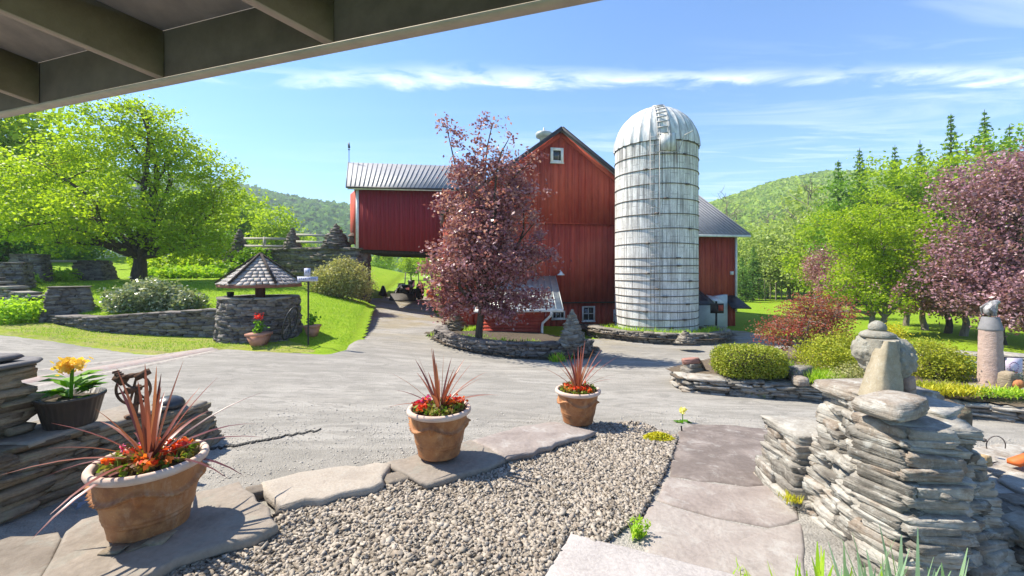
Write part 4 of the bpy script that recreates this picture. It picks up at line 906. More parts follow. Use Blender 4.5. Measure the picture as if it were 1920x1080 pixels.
ra = CAMZ - (478 - HY) * wc[1] / F; re = CAMZ - (533 - HY) * wc[1] / F; RR = 70 * wc[1] / F * 1.02
rfw = MB(); rr3 = rng(32); NR = 9
hexp = lambda a, k, z: np.array([wc[0] + RR * k * math.cos(a), wc[1] + RR * k * math.sin(a), z])
for s6 in range(6):
    a0 = s6 * PI / 3 + .35; a1 = a0 + PI / 3
    for row in range(NR):
        k0, k1 = 1 - row / NR, 1 - (row + 1.25) / NR; k1 = max(k1, .01); n_ = max(1, int(round(7 * k0)))
        for j in range(n_):
            f0, f1 = j / n_, (j + 1) / n_; g0 = k0 * rr3.uniform(.985, 1.025); zz0 = ra + (re - ra) * g0 + .03 + rr3.uniform(0, .015); zz1 = ra + (re - ra) * k1 + .005
            L0 = lambda f, k: hexp(a0, k, 0) * (1 - f) + hexp(a1, k, 0) * f
            q = [L0(f0 + .01, g0), L0(f1 - .01, g0), L0(f1 - .01, k1), L0(f0 + .01, k1)]
            z4 = [zz0, zz0, zz1, zz1]; rfw.hexa([(p[0], p[1], z - .025) for p, z in zip(q, z4)] + [(p[0], p[1], z) for p, z in zip(q, z4)], rr3.random())
M['shingle'] = simple('grey_shingles', (.50, .45, .41), (.26, .23, .21), 9, .9, bstr=.6, useR=True, sv=(1, 1, 1))
wr = rfw.build('roof', M['shingle'], well); hb = MB()
for s6 in range(6): a0 = s6 * PI / 3 + .35; hb.bar(hexp(a0, 1.01, re + .06), hexp(a0, .0, ra + .06), .06, .035)
hb.build('hip_strip', M['bark_dark'], wr)
eb = MB()
for s6 in range(6): a0 = s6 * PI / 3 + .35; eb.bar(hexp(a0, .97, re - .03), hexp(a0 + PI / 3, .97, re - .03), .04, .09); eb.bar(hexp(a0, .95, re - .02), hexp(a0, .02, ra - .08), .05, .06)
eb.build('eave_board', simple('cedar_edge', (.28, .12, .08), (.18, .08, .06), 10, .8), wr)
q = wc + [-.62, -.35, wz - wc[2] + .05]; b_ = MB().lathe([(.0, 0), (.075, 0), (.09, .13), (.09, .14), (.07, .13), (0, .12)], q, 14); tag(b_.build('small_bucket', M['black'], loc=tuple(q), smooth=False), 'small black bucket on the rim of the stone well', 'bucket')
# iron wheel leaning at the well's right side
q = G(552, 640); whl = MB(); cx_, cy_ = P(553, 0, wc[1] - .78)[:2]; cz_ = P(0, 604, wc[1] - .78)[2]
an = np.linspace(0, 2 * PI, 25); rr_ = .42
rim = np.stack([cx_ + .0 * an + .12 * np.sin(an), cy_ - .25 + .32 * np.cos(an), cz_ + rr_ * np.sin(an)], -1); whl.tube(rim, .022, 6, cap=False)
for a in np.arange(0, 2 * PI, PI / 4): whl.tube([(cx_, cy_ - .25, cz_), (cx_ + .12 * math.sin(a), cy_ - .25 + .32 * math.cos(a), cz_ + rr_ * math.sin(a))], .012, 4)
tag(whl.build('wagon_wheel', M['black'], loc=(cx_, cy_, q[2])), 'rusty iron spoked wheel leaning on the right side of the stone well', 'wheel')
# cross-shaped sign on a pole
M['lilac'] = simple('lilac_grey_board', (.52, .52, .66), (.42, .42, .56), 9, .6)
q = G(578, 652); sg = thing('signpost', 'dark pole with two small lilac boards forming a cross beside the stone well', 'signpost', q); D_ = q[1]
MB().tube([q - [0, 0, .1], (q[0], q[1], P(0, 512, D_)[2])], .022, 8).build('pole', M['black'], sg)
z2 = P(0, 523, D_)[2]; z1 = P(0, 513, D_)[2]
sb = MB().box((q[0], q[1] - .035, z2), (.52, .03, .12), 0); sb.build('cross_board', M['lilac'], sg)
tb2 = MB().box((q[0], q[1] - .05, z1 + .04), (.15, .03, .2)); tb2.build('top_board', M['lilac'], sg)
mk_ = MB(); rr3 = rng(8)
for i in range(9):
    if i == 4: continue
    mk_.box((q[0] - .2 + i * .05, q[1] - .0525, z2 + rr3.uniform(-.01, .01)), (.022, .004, .04))
for i in range(2): mk_.box((q[0] - .03 + i * .06, q[1] - .0675, z1 + .05), (.02, .004, .07))
mk_.build('painted_marks', simple('grey_paint', (.25, .25, .34)), sg)
# ------------------------------------------------------------------ terracotta pots near the well
M['terra'] = simple('pale_terracotta', (.50, .24, .16), (.38, .19, .13), 10, .85, bstr=.3)
M['leaf_gen'] = leafmat('bright_plant_leaves', [(.06, .17, .012), (.12, .28, .02), (.20, .38, .03)], .4)
M['redfl'] = leafmat('red_petals', [(.55, .02, .015), (.75, .05, .03)], .3)
def sqpot(px, py, wpx, hpx, label, fl, seed):
    D_ = wc[1] - (1.42 if fl else .2); q = np.array([*P(px, py, D_)[:2], 0.]); q[2] = Z(q[0], q[1]) + .04 if fl else max(float(TL(q[0], q[1])), Z(q[0], q[1])) + .03; w_ = wpx * D_ / F; h_ = hpx * D_ / F * 1.0; t_ = thing('terracotta_pot_plant', label, 'potted plant', q); r = rng(seed); b = MB()
    def sq(w, z): return [(q[0] + sx * w / 2, q[1] + .15 + sy * w / 2, q[2] + z) for sx, sy in ((-1, -1), (1, -1), (1, 1), (-1, 1))]
    b.hexa(sq(w_ * .55, 0) + sq(w_ * .9, h_ * .8)); b.hexa(sq(w_ * 1.0, h_ * .8) + sq(w_ * 1.02, h_)); b.build('pot', M['terra'], t_)
    top_ = np.array([q[0], q[1] + .15, q[2] + h_]); pl = MB(); pts = top_ + r.normal(0, 1, (90, 3)) * [.07, .07, .09] + [0, 0, .16]; leaves(pl, pts, .09, .07, r, r.random(90)); pl.tube([top_, top_ + [0, 0, .3]], .012, 5); pl.build('foliage', M['leaf_gen'], t_)
    if fl: pts = top_ + r.normal(0, 1, (70, 3)) * [.05, .05, .045] + [-.02, 0, .42]; leaves(MB(), pts, .05, .045, r, r.random(70)).build('flower', M['redfl'], t_)
    return t_
sqpot(479, 641, 34, 25, 'square terracotta pot with a red flower in front of the stone well', True, 41)
sqpot(581, 629, 24, 22, 'terracotta pot with plain green plant behind the signpost', False, 42)
# ------------------------------------------------------------------ bridge ramp
r = rng(50); BD = 22.6
bw = [(*P(430, 0, 25.5)[:2], .8, P(430, 476, 25.5)[2]), (*P(520, 0, 24.2)[:2], .5, P(520, 470, 24.2)[2]), (*P(600, 0, 23.2)[:2], .1, P(600, 468, 23.2)[2]), (*P(676, 0, 22.4)[:2], -.3, P(676, 469, 22.4)[2])]
wall_thing('bridge_wall', 'tall dark dry-stone ramp wall leading up to the raised barn wing', stone_wall(MB(), bw, .7, r, (.14, .26), (.35, .9), n=3, cap=((.1, .14), (.6, 1.1))), M['stone_dark'])
tag(MB().hexa([(p[0], p[1], -.5) for p in (bw[0], bw[3])] + [(-9.7, 28, -.5), (-14, 30, .5)] + [(bw[0][0], bw[0][1] + .3, bw[0][3] - .05), (bw[3][0], bw[3][1] + .3, bw[3][3] - .05), (-9.7, 28, 2.8), (-14.3, 30, 2.8)]).build('barn_ramp', M['lawn']), kind='structure')
ab = MB(); stone_pier(ab, (P(681, 0, 22.7)[0], 22.7, 0), -.5, 2.72, .62, .62, 0, r, (.14, .24), (.2, .45), 3)
wall_thing('bridge_abutment', 'square dark stone pillar under the left corner of the barn wing', ab, M['stone_dark'], 'stone pillar')
for i, (px, bt, tp, D_, wpx, lab) in enumerate([(629, 466, 421, 22.8, 42, 'tall pointed stone cairn on the bridge wall next to the barn wing'), (547, 468, 428, 23.8, 26, 'middle stone cairn on the bridge wall, between the rail fences'), (447, 474, 430, 25.2, 26, 'leftmost stone cairn on the bridge wall, half hidden by the tree')]):
    q = P(px, bt, D_); c_ = cairn(MB(), q + [0, .1, 0], (bt - tp) * D_ / F, wpx * D_ / F, rng(51 + i), n=2); tag(c_.build('stone_cairn', M['stone_dark'], loc=tuple(q)), lab, 'cairn', 'cairns on the bridge wall')
def fence(p0, p1, label, rails, D0, D1, x0, x1, posts=()):
    t_ = thing('rail_fence', label, 'fence', P((x0 + x1) / 2, 466, (D0 + D1) / 2), 'rail fences on the bridge')
    for a, b in rails: MB().bar(P(x0, a, D0), P(x1, b, D1), .08, .13).build('rail', M['plank'], t_)
    for px, pt in posts: D_ = D0 + (D1 - D0) * (px - x0) / (x1 - x0); MB().bar(P(px, 469, D_), P(px, pt, D_), .12, .12).build('post', M['plank'], t_)
fence(0, 0, 'two grey rails between the middle cairn and the tall cairn beside the barn', [(440, 442), (453, 455)], 23.5, 22.9, 556, 618, [(617, 437)])
fence(0, 0, 'two grey rails between the leftmost cairn and the middle cairn', [(447, 448), (461, 462)], 25.0, 24.0, 458, 538, [(496, 444)])
q = P(661, 458, 22.6); lt_ = MB().lathe([(0, 0), (.16, 0), (.20, .22), (.16, .42), (0, .42)], q, 12); lt_.lathe([(.26, .42), (.2, .50), (0, .62)], q, 12); tag(lt_.build('bridge_lantern', simple('brown_wood', (.16, .09, .06), (.09, .055, .04), 8, .8), loc=tuple(q)), 'small round brown wooden lantern on the bridge beside the barn corner', 'lantern')
# ------------------------------------------------------------------ tractor under the wing
TR = np.array([*P(764, 0, 27.5)[:2], 0.]); TR[2] = Z(TR[0], TR[1]) + .03; trc = thing('tractor', 'dark compact tractor with front loader parked in the passage under the barn wing', 'tractor', TR)
M['rubber'] = simple('black_rubber', (.02, .02, .02), (.035, .033, .03), 30, .9); M['orange'] = simple('orange_paint', (.62, .14, .03), (.45, .10, .03), 9, .6)
def tyre(x, y, rad, wd, nm='wheel'):
    b = MB(); an = np.linspace(0, 2 * PI, 25)[:-1]; prof = [(-.5, .72), (-.5, .93), (-.35, 1), (.35, 1), (.5, .93), (.5, .72)]; V = []
    for o, k in prof: V.append(np.stack([TR[0] + x + o * wd + 0 * an, TR[1] + y + rad * k * np.cos(an), TR[2] + rad + rad * k * np.sin(an)], -1))
    V = np.array(V); i = np.arange(5)[:, None] * 24; j = np.arange(24)[None]; k_ = (j + 1) % 24; b.add(V, np.stack([i + j, i + k_, i + 24 + k_, i + 24 + j], -1).reshape(-1, 4))
    for a in an: b.box((TR[0] + x, TR[1] + y + rad * 1.0 * math.cos(a), TR[2] + rad + rad * 1.0 * math.sin(a)), (wd * .9, .05, .05))
    o_ = b.build(nm, M['rubber'], trc)
    MB().add(np.stack([TR[0] + x - wd * .2 + 0 * an, TR[1] + y + rad * .7 * np.cos(an), TR[2] + rad + rad * .7 * np.sin(an)], -1), [list(range(24))]).add(np.stack([TR[0] + x + wd * .2 + 0 * an, TR[1] + y + rad * .7 * np.cos(an), TR[2] + rad + rad * .7 * np.sin(an)], -1), [list(range(24))]).build('rim', M['orange'], o_)
for sx in (-1, 1): tyre(sx * .62, .9, .52, .34); tyre(sx * .55, -.55, .33, .22)
X0, Y0, Z0 = TR
MB().box((X0, Y0 - .3, Z0 + .78), (.52, 1.2, .42)).box((X0, Y0 - .92, Z0 + .72), (.46, .06, .34)).build('hood', M['black'], trc)
MB().box((X0, Y0 + .9, Z0 + .62), (.9, .8, .14)).box((X0, Y0 + .2, Z0 + .5), (.4, 1.9, .25)).build('chassis', M['rubber'], trc)
MB().box((X0, Y0 + .85, Z0 + .85), (.42, .42, .12)).box((X0, Y0 + 1.06, Z0 + 1.08), (.42, .1, .4)).build('seat', M['black'], trc)
rp = MB().tube([(X0 - .5, Y0 + 1.2, Z0 + .6), (X0 - .42, Y0 + 1.2, Z0 + 1.76), (X0 + .42, Y0 + 1.2, Z0 + 1.76), (X0 + .5, Y0 + 1.2, Z0 + .6)], .04, 6); rp.build('roll_bar', M['black'], trc)
MB().tube([(X0, Y0 + .35, Z0 + .95), (X0, Y0 + .5, Z0 + 1.15)], .02, 6).lathe([(.16, -.015), (.18, 0), (.16, .015), (.13, 0), (.16, -.015)], (X0, Y0 + .52, Z0 + 1.17), 16).build('steering_wheel', M['black'], trc)
for sx in (-1, 1): ar = MB(); ar.bar((X0 + sx * .4, Y0 + .1, Z0 + .95), (X0 + sx * .42, Y0 - .9, Z0 + .72), .08, .12); ar.bar((X0 + sx * .42, Y0 - .9, Z0 + .76), (X0 + sx * .44, Y0 - 1.35, Z0 + .25), .08, .12); ar.build('loader_arm', M['black'], trc)
bk = MB().hexa([(X0 - .72, Y0 - 1.75, Z0 + .06), (X0 + .72, Y0 - 1.75, Z0 + .06), (X0 + .72, Y0 - 1.3, Z0 + .08), (X0 - .72, Y0 - 1.3, Z0 + .08), (X0 - .72, Y0 - 1.70, Z0 + .12), (X0 + .72, Y0 - 1.70, Z0 + .12), (X0 + .72, Y0 - 1.28, Z0 + .5), (X0 - .72, Y0 - 1.28, Z0 + .5)])
bk.build('bucket', simple('dark_steel', (.04, .035, .03), (.06, .05, .045), 6, .7), trc)
q = G(717, 559) ; wb = thing('wheelbarrow', 'small black wheelbarrow tipped up on end left of the tractor', 'wheelbarrow', q)
MB().hexa([q + [-.28, 0, .1], q + [.28, 0, .1], q + [.28, .3, .1], q + [-.28, .3, .1], q + [-.06, .1, .78], q + [.06, .1, .78], q + [.06, .2, .78], q + [-.06, .2, .78]]).build('tray', M['black'], wb)
MB().tube([q + [-.22, -.05, 0], q + [-.2, 0, .45]], .02, 5).tube([q + [.22, -.05, 0], q + [.2, 0, .45]], .02, 5).tube([q + [-.38, .0, .0], q + [-.1, .1, .5]], .02, 5).tube([q + [.38, .0, .0], q + [.1, .1, .5]], .02, 5).build('handle', M['black'], wb)
q = G(803, 560); tb_ = MB().lathe([(0, 0), (.26, 0), (.30, .1), (.31, .55), (.28, .62), (.0, .64)], q + [.12, .3, 0], 16); tag(tb_.build('orange_barrel', M['orange'], loc=tuple(q)), 'orange barrel at the right side of the passage under the barn wing', 'barrel')
# ================================================================== PLANTERS IN THE MIDDLE
r = rng(60)
pw = wpts([(830, 628, 612), (826, 640, 618), (850, 652, 630), (900, 664, 640), (960, 672, 645), (1030, 675, 645), (1085, 672, 645), (1100, 660, 640)])
wall_thing('planter_wall', 'low curving dry-stone planter wall round the foot of the purple-leaved tree', stone_wall(MB(), pw, .34, r, (.04, .08), (.14, .36), n=3, cap=((.04, .06), (.3, .55)), out=.05), M['stone_dark'])
pin = [(p[0], p[1] + .1) for p in pw] + [(1.1, 15.6), (-1.0, 15.6), (-2.6, 14.6)]
sheet('planting_bed', pin, .15, lambda x, y: T(x, y) + .16, .05, M['soil'], .1, 0, bump=.05)
q = P(1073, 655, pw[5][1] + .1); cairn_z = pw[5][3]; c_ = cairn(MB(), (q[0], q[1], cairn_z - .02), (655 - 594) * q[1] / F, 38 * q[1] / F, rng(61), n=3); tag(c_.build('stone_cairn', M['stone'], loc=(q[0], q[1], cairn_z)), 'large pointed stone cairn on the planter wall in front of the barn window', 'cairn')
# stacked pedestal at the drive side
c_ = G(853, 622); stump = cairn(MB(), c_ + [0, .1, .1], .62, .75, rng(62), n=3); tag(stump.build('stone_stack', M['stone_brown'], loc=tuple(c_)), 'rough brown stack of stones at the drive end of the planter under the purple-leaved tree', 'stone stack')
# ring planter round the silo
r = rng(63); rp_ = []
for a in np.linspace(PI * 1.0, 2 * PI * 1.03, 15):
    x, y = SX + 2.55 * math.cos(a), SY + .1 + 2.45 * math.sin(a) ; z = Z(x, y); rp_.append((x, y, z, z + .36))
wall_thing('silo_planter_wall', 'low curved dry-stone wall ringing the foot of the silo', stone_wall(MB(), rp_, .36, r, (.04, .08), (.14, .36), n=3, cap=((.04, .06), (.3, .6)), out=.04), M['stone'])
sp_poly = [(p[0], p[1]) for p in rp_] + [(8, 18.6), (3.2, 18.6)]
sheet('planting_bed', sp_poly, .15, lambda x, y: T(x, y) + .26, .03, M['soil'], .1, 0)
cc = onz(1288, 644, rp_[9][3]); cairn_ = cairn(MB(), (cc[0], cc[1] + .1, rp_[9][3]), .36, .42, rng(64), n=2); tag(cairn_.build('stone_cairn', M['stone'], loc=tuple(cc)), 'small stone cairn on the wall ringing the silo', 'cairn')
# ================================================================== RIGHT PLANTER
r = rng(70)
rwl = wpts([(1425, 690, 672), (1330, 704, 684), (1282, 722, 703), (1300, 736, 708), (1350, 741, 711), (1420, 746, 715), (1500, 750, 722), (1560, 756, 727), (1640, 765, 737), (1740, 776, 747), (1850, 786, 757), (1960, 799, 768), (2080, 815, 780)])
wall_thing('planter_wall', 'long low dry-stone wall of thin pale slabs edging the shrub bed at the right of the drive', stone_wall(MB(), rwl, .42, r, (.028, .062), (.16, .5), n=3, cap=((.035, .06), (.35, .7)), out=.06, jag=.10, warp=.2), M['stone_pale'])
bz = -.16
bedp = [(p[0] + .12, p[1] + .15) for p in rwl[2:]] + [(13, 9.5), (11.0, 11.5), (8.2, 11.8), (6.6, 11.0), (rwl[0][0] + .3, rwl[0][1] + .1), (rwl[1][0] + .15, rwl[1][1] - .02)]
bed_z = lambda x, y: np.interp(y, [6, 8, 12], [-.10, -.16, -.40]) + .0 * x
sheet('planting_bed', bedp, .12, bed_z, .03, M['mulch'], .15, 0, bump=.04)
def B_(px, py):     # ray to bed surface
    z = bz
    for _ in range(6): q = onz(px, py, z); z = float(bed_z(q[0], q[1])) + .02
    return q
bwl = [(*B_(1690, 672)[:2], -.4, P(1690, 650, B_(1690, 672)[1])[2]), (*B_(1760, 680)[:2], -.4, P(1760, 660, B_(1760, 680)[1])[2]), (*B_(1850, 688)[:2], -.4, P(1850, 668, B_(1850, 688)[1])[2]), (*B_(1950, 696)[:2], -.4, P(1950, 674, B_(1950, 696)[1])[2])]
wall_thing('garden_wall', 'pale low stone wall behind the shrub bed, left of the bird statue', stone_wall(MB(), bwl, .4, rng(71), (.06, .1), (.2, .5), n=2, cap=((.05, .08), (.5, .9))), M['stone_pale'])
# boulders in the bed
for i, (px, py, s_, lab, mm) in enumerate([(1500, 708, .36, 'pale boulder behind the golden tuft in the shrub bed', 'stone_pale'), (1500, 719, .20, 'small speckled rock on the planter wall beside the boxwood', 'stone_pale')]):
    q = B_(px, py); tag(stones(MB(), [q + [0, 0, s_ * .25]], [(s_ * 1.3, s_, s_ * .7)], .4 + i, rng(72 + i), 6, .05, .5, .1, .12).build('boulder', M[mm], smooth=True, loc=tuple(q)), lab, 'rock')
# bird-like rock stack on the planter end
q = onz(1300, 704, rwl[2][3] + .05); rs_ = thing('rock_stack', 'three balanced reddish rocks at the left end of the right planter wall', 'rock stack', q)
stones(MB(), [q + [.0, .05, .07], q + [.0, .05, .17]], [(.34, .28, .16), (.26, .22, .09)], .3, rng(76), 4, .06, .35, .08, .1).build('base_rocks', M['stone'], rs_)
stones(MB(), [q + [0, .05, .27]], [(.30, .2, .11)], -.1, rng(77), 6, .10, .3, .12, .2, .3).build('top_rock', simple('red_rock', (.36, .18, .14), (.22, .12, .10), 9, .9, bstr=.8), rs_)
MB().bar(q + [.13, .0, .27], q + [.28, .0, -.05], .03, .05).bar(q + [.16, .03, .2], q + [.33, .03, -.04], .02, .03).build('leaning_stick', M['bark'], rs_)
# ------------------------------------------------------------------ bird statue on octagonal column
q = B_(1873, 724); cz = q[2]; cq = np.array([q[0], q[1] + .12, cz]); sc_ = cq[1] / F
bs = thing('bird_statue', 'grey metal eagle with folded wings on a tall pinkish eight-sided stone column', 'statue', cq)
hcol = (722 - 618) * q[1] / F; w_ = 40 * q[1] / F / 2 * .90
pinks = stonemat('pink_column_stone', [(.40, .29, .25), (.50, .37, .31), (.44, .33, .29)], (.52, .47, .43), .4, .3, 2.0)
oc = MB(); rr4 = rng(80); pr = [(w_ * 1.08, -.05)] + [(w_ * (1.06 - .12 * t_) , hcol * t_) for t_ in np.linspace(0, 1, 14)]
an8 = np.arange(8) * PI / 4 + .3; Vc = np.array([[(cq[0] + rr_ * math.cos(a) * (1 + rr4.normal(0, .02)), cq[1] + rr_ * math.sin(a) * (1 + rr4.normal(0, .02)), cz + z) for a in an8] for rr_, z in pr]); nn = len(pr)
i = np.arange(nn - 1)[:, None] * 8; j = np.arange(8)[None]; k_ = (j + 1) % 8; oc.add(Vc, np.stack([i + j, i + k_, i + 8 + k_, i + 8 + j], -1).reshape(-1, 4)); oc.poly(Vc[-1])
oc.build('column', pinks, bs)
h2 = (618 - 594) * q[1] / F; cpm = MB(); V0 = np.array([[(cq[0] + rr_ * math.cos(a), cq[1] + rr_ * math.sin(a), cz + hcol + z) for a in an8] for rr_, z in [(w_ * .98, -.005), (w_ * 1.02, .012), (w_ * .98, .025), (w_ * .72, h2 * .95), (w_ * .66, h2)]])
i = np.arange(4)[:, None] * 8; cpm.add(V0, np.stack([i + j, i + k_, i + 8 + k_, i + 8 + j], -1).reshape(-1, 4)); cpm.poly(V0[-1]); cpm.build('cap', simple('dark_grey_cap', (.22, .21, .21), (.15, .15, .155), 10, .75, bstr=.4), bs)
M['pewter'] = simple('weathered_grey_metal', (.46, .44, .43), (.13, .125, .125), 22, .6, .3, .5)
et = cz + hcol + h2; c_ = np.array([cq[0], cq[1], et]); E = MB()
def skin(name, verts, edges, rads, m, parent, sub=2, root=0):
    """body grown along connected joints (Skin + Subdivision applied)"""
    me = bpy.data.meshes.new(name + '_tmp'); me.from_pydata([tuple(v) for v in verts], edges, []); o = bpy.data.objects.new(name + '_tmp', me); col.objects.link(o)
    md = o.modifiers.new('s', 'SKIN'); md.use_smooth_shade = True
    for v_, rd in zip(me.skin_vertices[0].data, rads): v_.radius = (rd, rd) if np.ndim(rd) == 0 else rd
    me.skin_vertices[0].data[root].use_root = True
    ms = o.modifiers.new('d', 'SUBSURF'); ms.levels = sub; ms.render_levels = sub
    dg = bpy.context.evaluated_depsgraph_get(); dg.update(); ev = o.evaluated_get(dg); em = ev.to_mesh(); V = np.array([v.co[:] for v in em.vertices]); b = MB(); Fs = [list(p.vertices) for p in em.polygons]
    q4 = [f for f in Fs if len(f) == 4]; q3 = [f for f in Fs if len(f) == 3]
    ev.to_mesh_clear(); bpy.data.objects.remove(o)
    b.add(V, q4); 
    if q3: b.L.append(np.array(q3).ravel()); b.S.append(np.full(len(q3), 3))
    return b.build(name, m, parent, smooth=True)
# eagle: legs and lowered tail on the cap, body leaning forward to the right, wings raised half open
skin('body', [c_ + v * .8 for v in np.array([(0, 0, .20), (-.05, 0, .13), (-.10, 0, .05), (.05, 0, .26), (.10, 0, .305), (.155, 0, .30), (.185, 0, .275), (.02, -.045, .10), (.03, -.045, .015), (.02, .045, .10), (.03, .045, .015)])],
     [(0, 1), (1, 2), (0, 3), (3, 4), (4, 5), (5, 6), (0, 7), (7, 8), (0, 9), (9, 10)], [.085, .065, .03, .065, .045, .042, .012, .035, .03, .035, .03], M['pewter'], bs)
for sy in (-1, 1):
    wg = MB(); n5 = 7
    for f_ in range(n5):
        a = c_ + [.055 - f_ * .012, sy * (.055 + .003 * f_), .235 - f_ * .010]; b2_ = c_ + [-.10 + .010 * f_, sy * (.07 + .005 * f_), .15 - f_ * .022]
        wg.hexa([a + [0, -.008, -.03], b2_ + [0, -.006, -.02], b2_ + [0, .006, -.02], a + [0, .008, -.03], a + [.01, -.008, .03], b2_ + [.01, -.006, .012], b2_ + [.01, .006, .012], a + [.01, .008, .03]])
    wg.build('wing', M['pewter'], bs)
# carved stump at the column foot, flagstone base, small framed sign
q2 = B_(1872, 730); cs_ = thing('carved_stump', 'hollow brown stump with an orange carved pumpkin face at the foot of the column', 'carving', q2)
sh_ = 40 * q2[1] / F
stones(MB(), [q2 + [.04, -.1, sh_ * .45]], [(sh_ * .62, sh_ * .55, sh_ * .95)], .2, rng(82), 6, .05, .6, .05, .1).build('stump', M['stone_brown'], cs_, smooth=True)
pk = MB().lathe([(0, -.07), (.045, -.065), (.075, -.03), (.08, 0), (.07, .04), (.04, .065), (0, .06)], q2 + [.06, -.1 - sh_ * .28, sh_ * .42], 32, mod=lambda an: 1 - .07 * np.abs(np.sin(an * 4))); pk.build('pumpkin', simple('faded_orange', (.52, .20, .07), (.36, .15, .07), 14, .8), cs_, smooth=True)
tag(slab('base_flagstone', None, [B_(*a)[:2] for a in [(1800, 728), (1850, 742), (1925, 744), (1960, 722), (1880, 712), (1815, 716)]], .03, .05, M['slab'], 83, zf=bed_z, build=True), 'flat grey flagstone under the column with the bird statue', 'flagstone')
q3 = B_(1900, 712); sgn = thing('garden_sign', 'small square white sign with a pink wreath picture right of the stone column', 'sign', q3)
zt, zb = P(0, 671, q3[1])[2], P(0, 708, q3[1])[2]; w2 = 30 * q3[1] / F
MB().tube([(q3[0] - w2 * .55, q3[1], zb - .15), (q3[0] - w2 * .55, q3[1], zt + .01)], .008, 5).tube([(q3[0] - w2 * .6, q3[1], zt + .01), (q3[0] + w2 * .7, q3[1], zt + .01)], .008, 5).build('frame', M['black'], sgn)
MB().box((q3[0], q3[1], (zt + zb) / 2), (w2, .012, zt - zb), -.1).build('panel', simple('pale_pink_panel', (.72, .62, .72), (.66, .58, .68), 8, .6), sgn)
mk_ = MB(); yv = q3[1] - .012
for a in np.linspace(0, 2 * PI, 15)[:-1]: mk_.box((q3[0] + .075 * math.cos(a), yv, (zt + zb) / 2 + .02 + .075 * math.sin(a)), (.022, .006, .014), 0)
mk_.build('wreath_picture', simple('mauve_paint', (.40, .22, .42)), sgn)
mk_ = MB()
for dx_, dz_, s_ in ((-.05, -.085, .03), (-.02, -.075, .035), (.015, -.08, .03), (.045, -.075, .025), (-.03, -.10, .02), (.03, -.10, .02)): mk_.box((q3[0] + dx_, yv - .003, (zt + zb) / 2 + dz_), (s_, .006, s_ * .8))
mk_.build('red_picture', simple('crimson_paint', (.62, .04, .10)), sgn)
q = B_(1832, 735); tag(stones(MB(), [q + [0, -.05, .05]], [(.12, .09, .07)], .5, rng(84), 4, .04, .5, .1, .1).build('blue_stone', simple('blue_grey_rock', (.12, .14, .20), (.07, .08, .12), 9, .6), smooth=True, loc=tuple(q)), 'small dark blue stone in front of the statue column', 'rock')
LATE = []
# ================================================================== FOREGROUND PIER AT THE RIGHT
r = rng(100); fp = MB()
c0 = np.array([2.60, 2.92]); 
stone_poly(fp, [(2.10, 2.22), (2.95, 2.42), (3.02, 3.42), (2.16, 3.22)], [(2.24, 2.44), (2.70, 2.60), (2.86, 3.32), (2.42, 3.24)], -.06, .83, r, (.032, .07), (.09, .25), 6, .075, .10, .28, .04)
for i in range(7):
    z = .08 + i * .11; f_ = z / .86; stones(fp, [(2.30 + .12 * f_, 2.42 + .17 * f_, z)], [(r.uniform(.26, .42), r.uniform(.26, .40), r.uniform(.03, .055))], r.uniform(-.3, .4), r, 6, .06, .10, .04, .14)
wall_thing('stone_pier', 'large foreground dry-stone pier of jagged pale ledges carrying the carved sculpture', fp, M['stone_pale'], 'stone pier')
# cap stones on the pier
tops = MB(); stones(tops, [(2.62, 3.12, .87), (2.48, 2.66, .84), (2.68, 2.86, .86)], [(.58, .50, .08), (.46, .42, .06), (.40, .50, .07)], [.1, -.2, .3], r, 6, .06, .12, .03, .14)
wall_thing('capstones', 'flat grey capstones covering the top of the large foreground pier', tops, M['stone_pale'], 'capstones')
q = onz(1655, 765, .91); tag(stones(MB(), [(q[0], q[1] - .05, .945)], [(.40, .26, .10)], .35, rng(101), 6, .04, .45, .04, .16).build('flat_boulder', M['stone_pale'], smooth=True, loc=tuple(q)), 'rounded flat grey rock on the near edge of the large pier, below the sculpture', 'rock')
# low end of the pier
lo = MB(); stone_pier(lo, (2.43, 3.46, 0), -.06, .42, .60, .44, -.1, rng(102), (.05, .1), (.16, .4), 6, jag=.06, dep=.3, cap=.07, out=.03)
wall_thing('stone_pier', 'lower block of pale stones at the far left foot of the large pier', lo, M['stone_pale'], 'stone pier')
q = (3.23, 3.14); tag(stones(MB(), [(3.12, 3.05, .62)], [(.14, .2, .34)], .3, rng(103), 6, .05, .3, .25, .15).build('upright_rock', M['stone_brown'], smooth=True, loc=(3.12, 3.05, .45)), 'tan upright rock leaning against the right side of the large pier', 'rock')
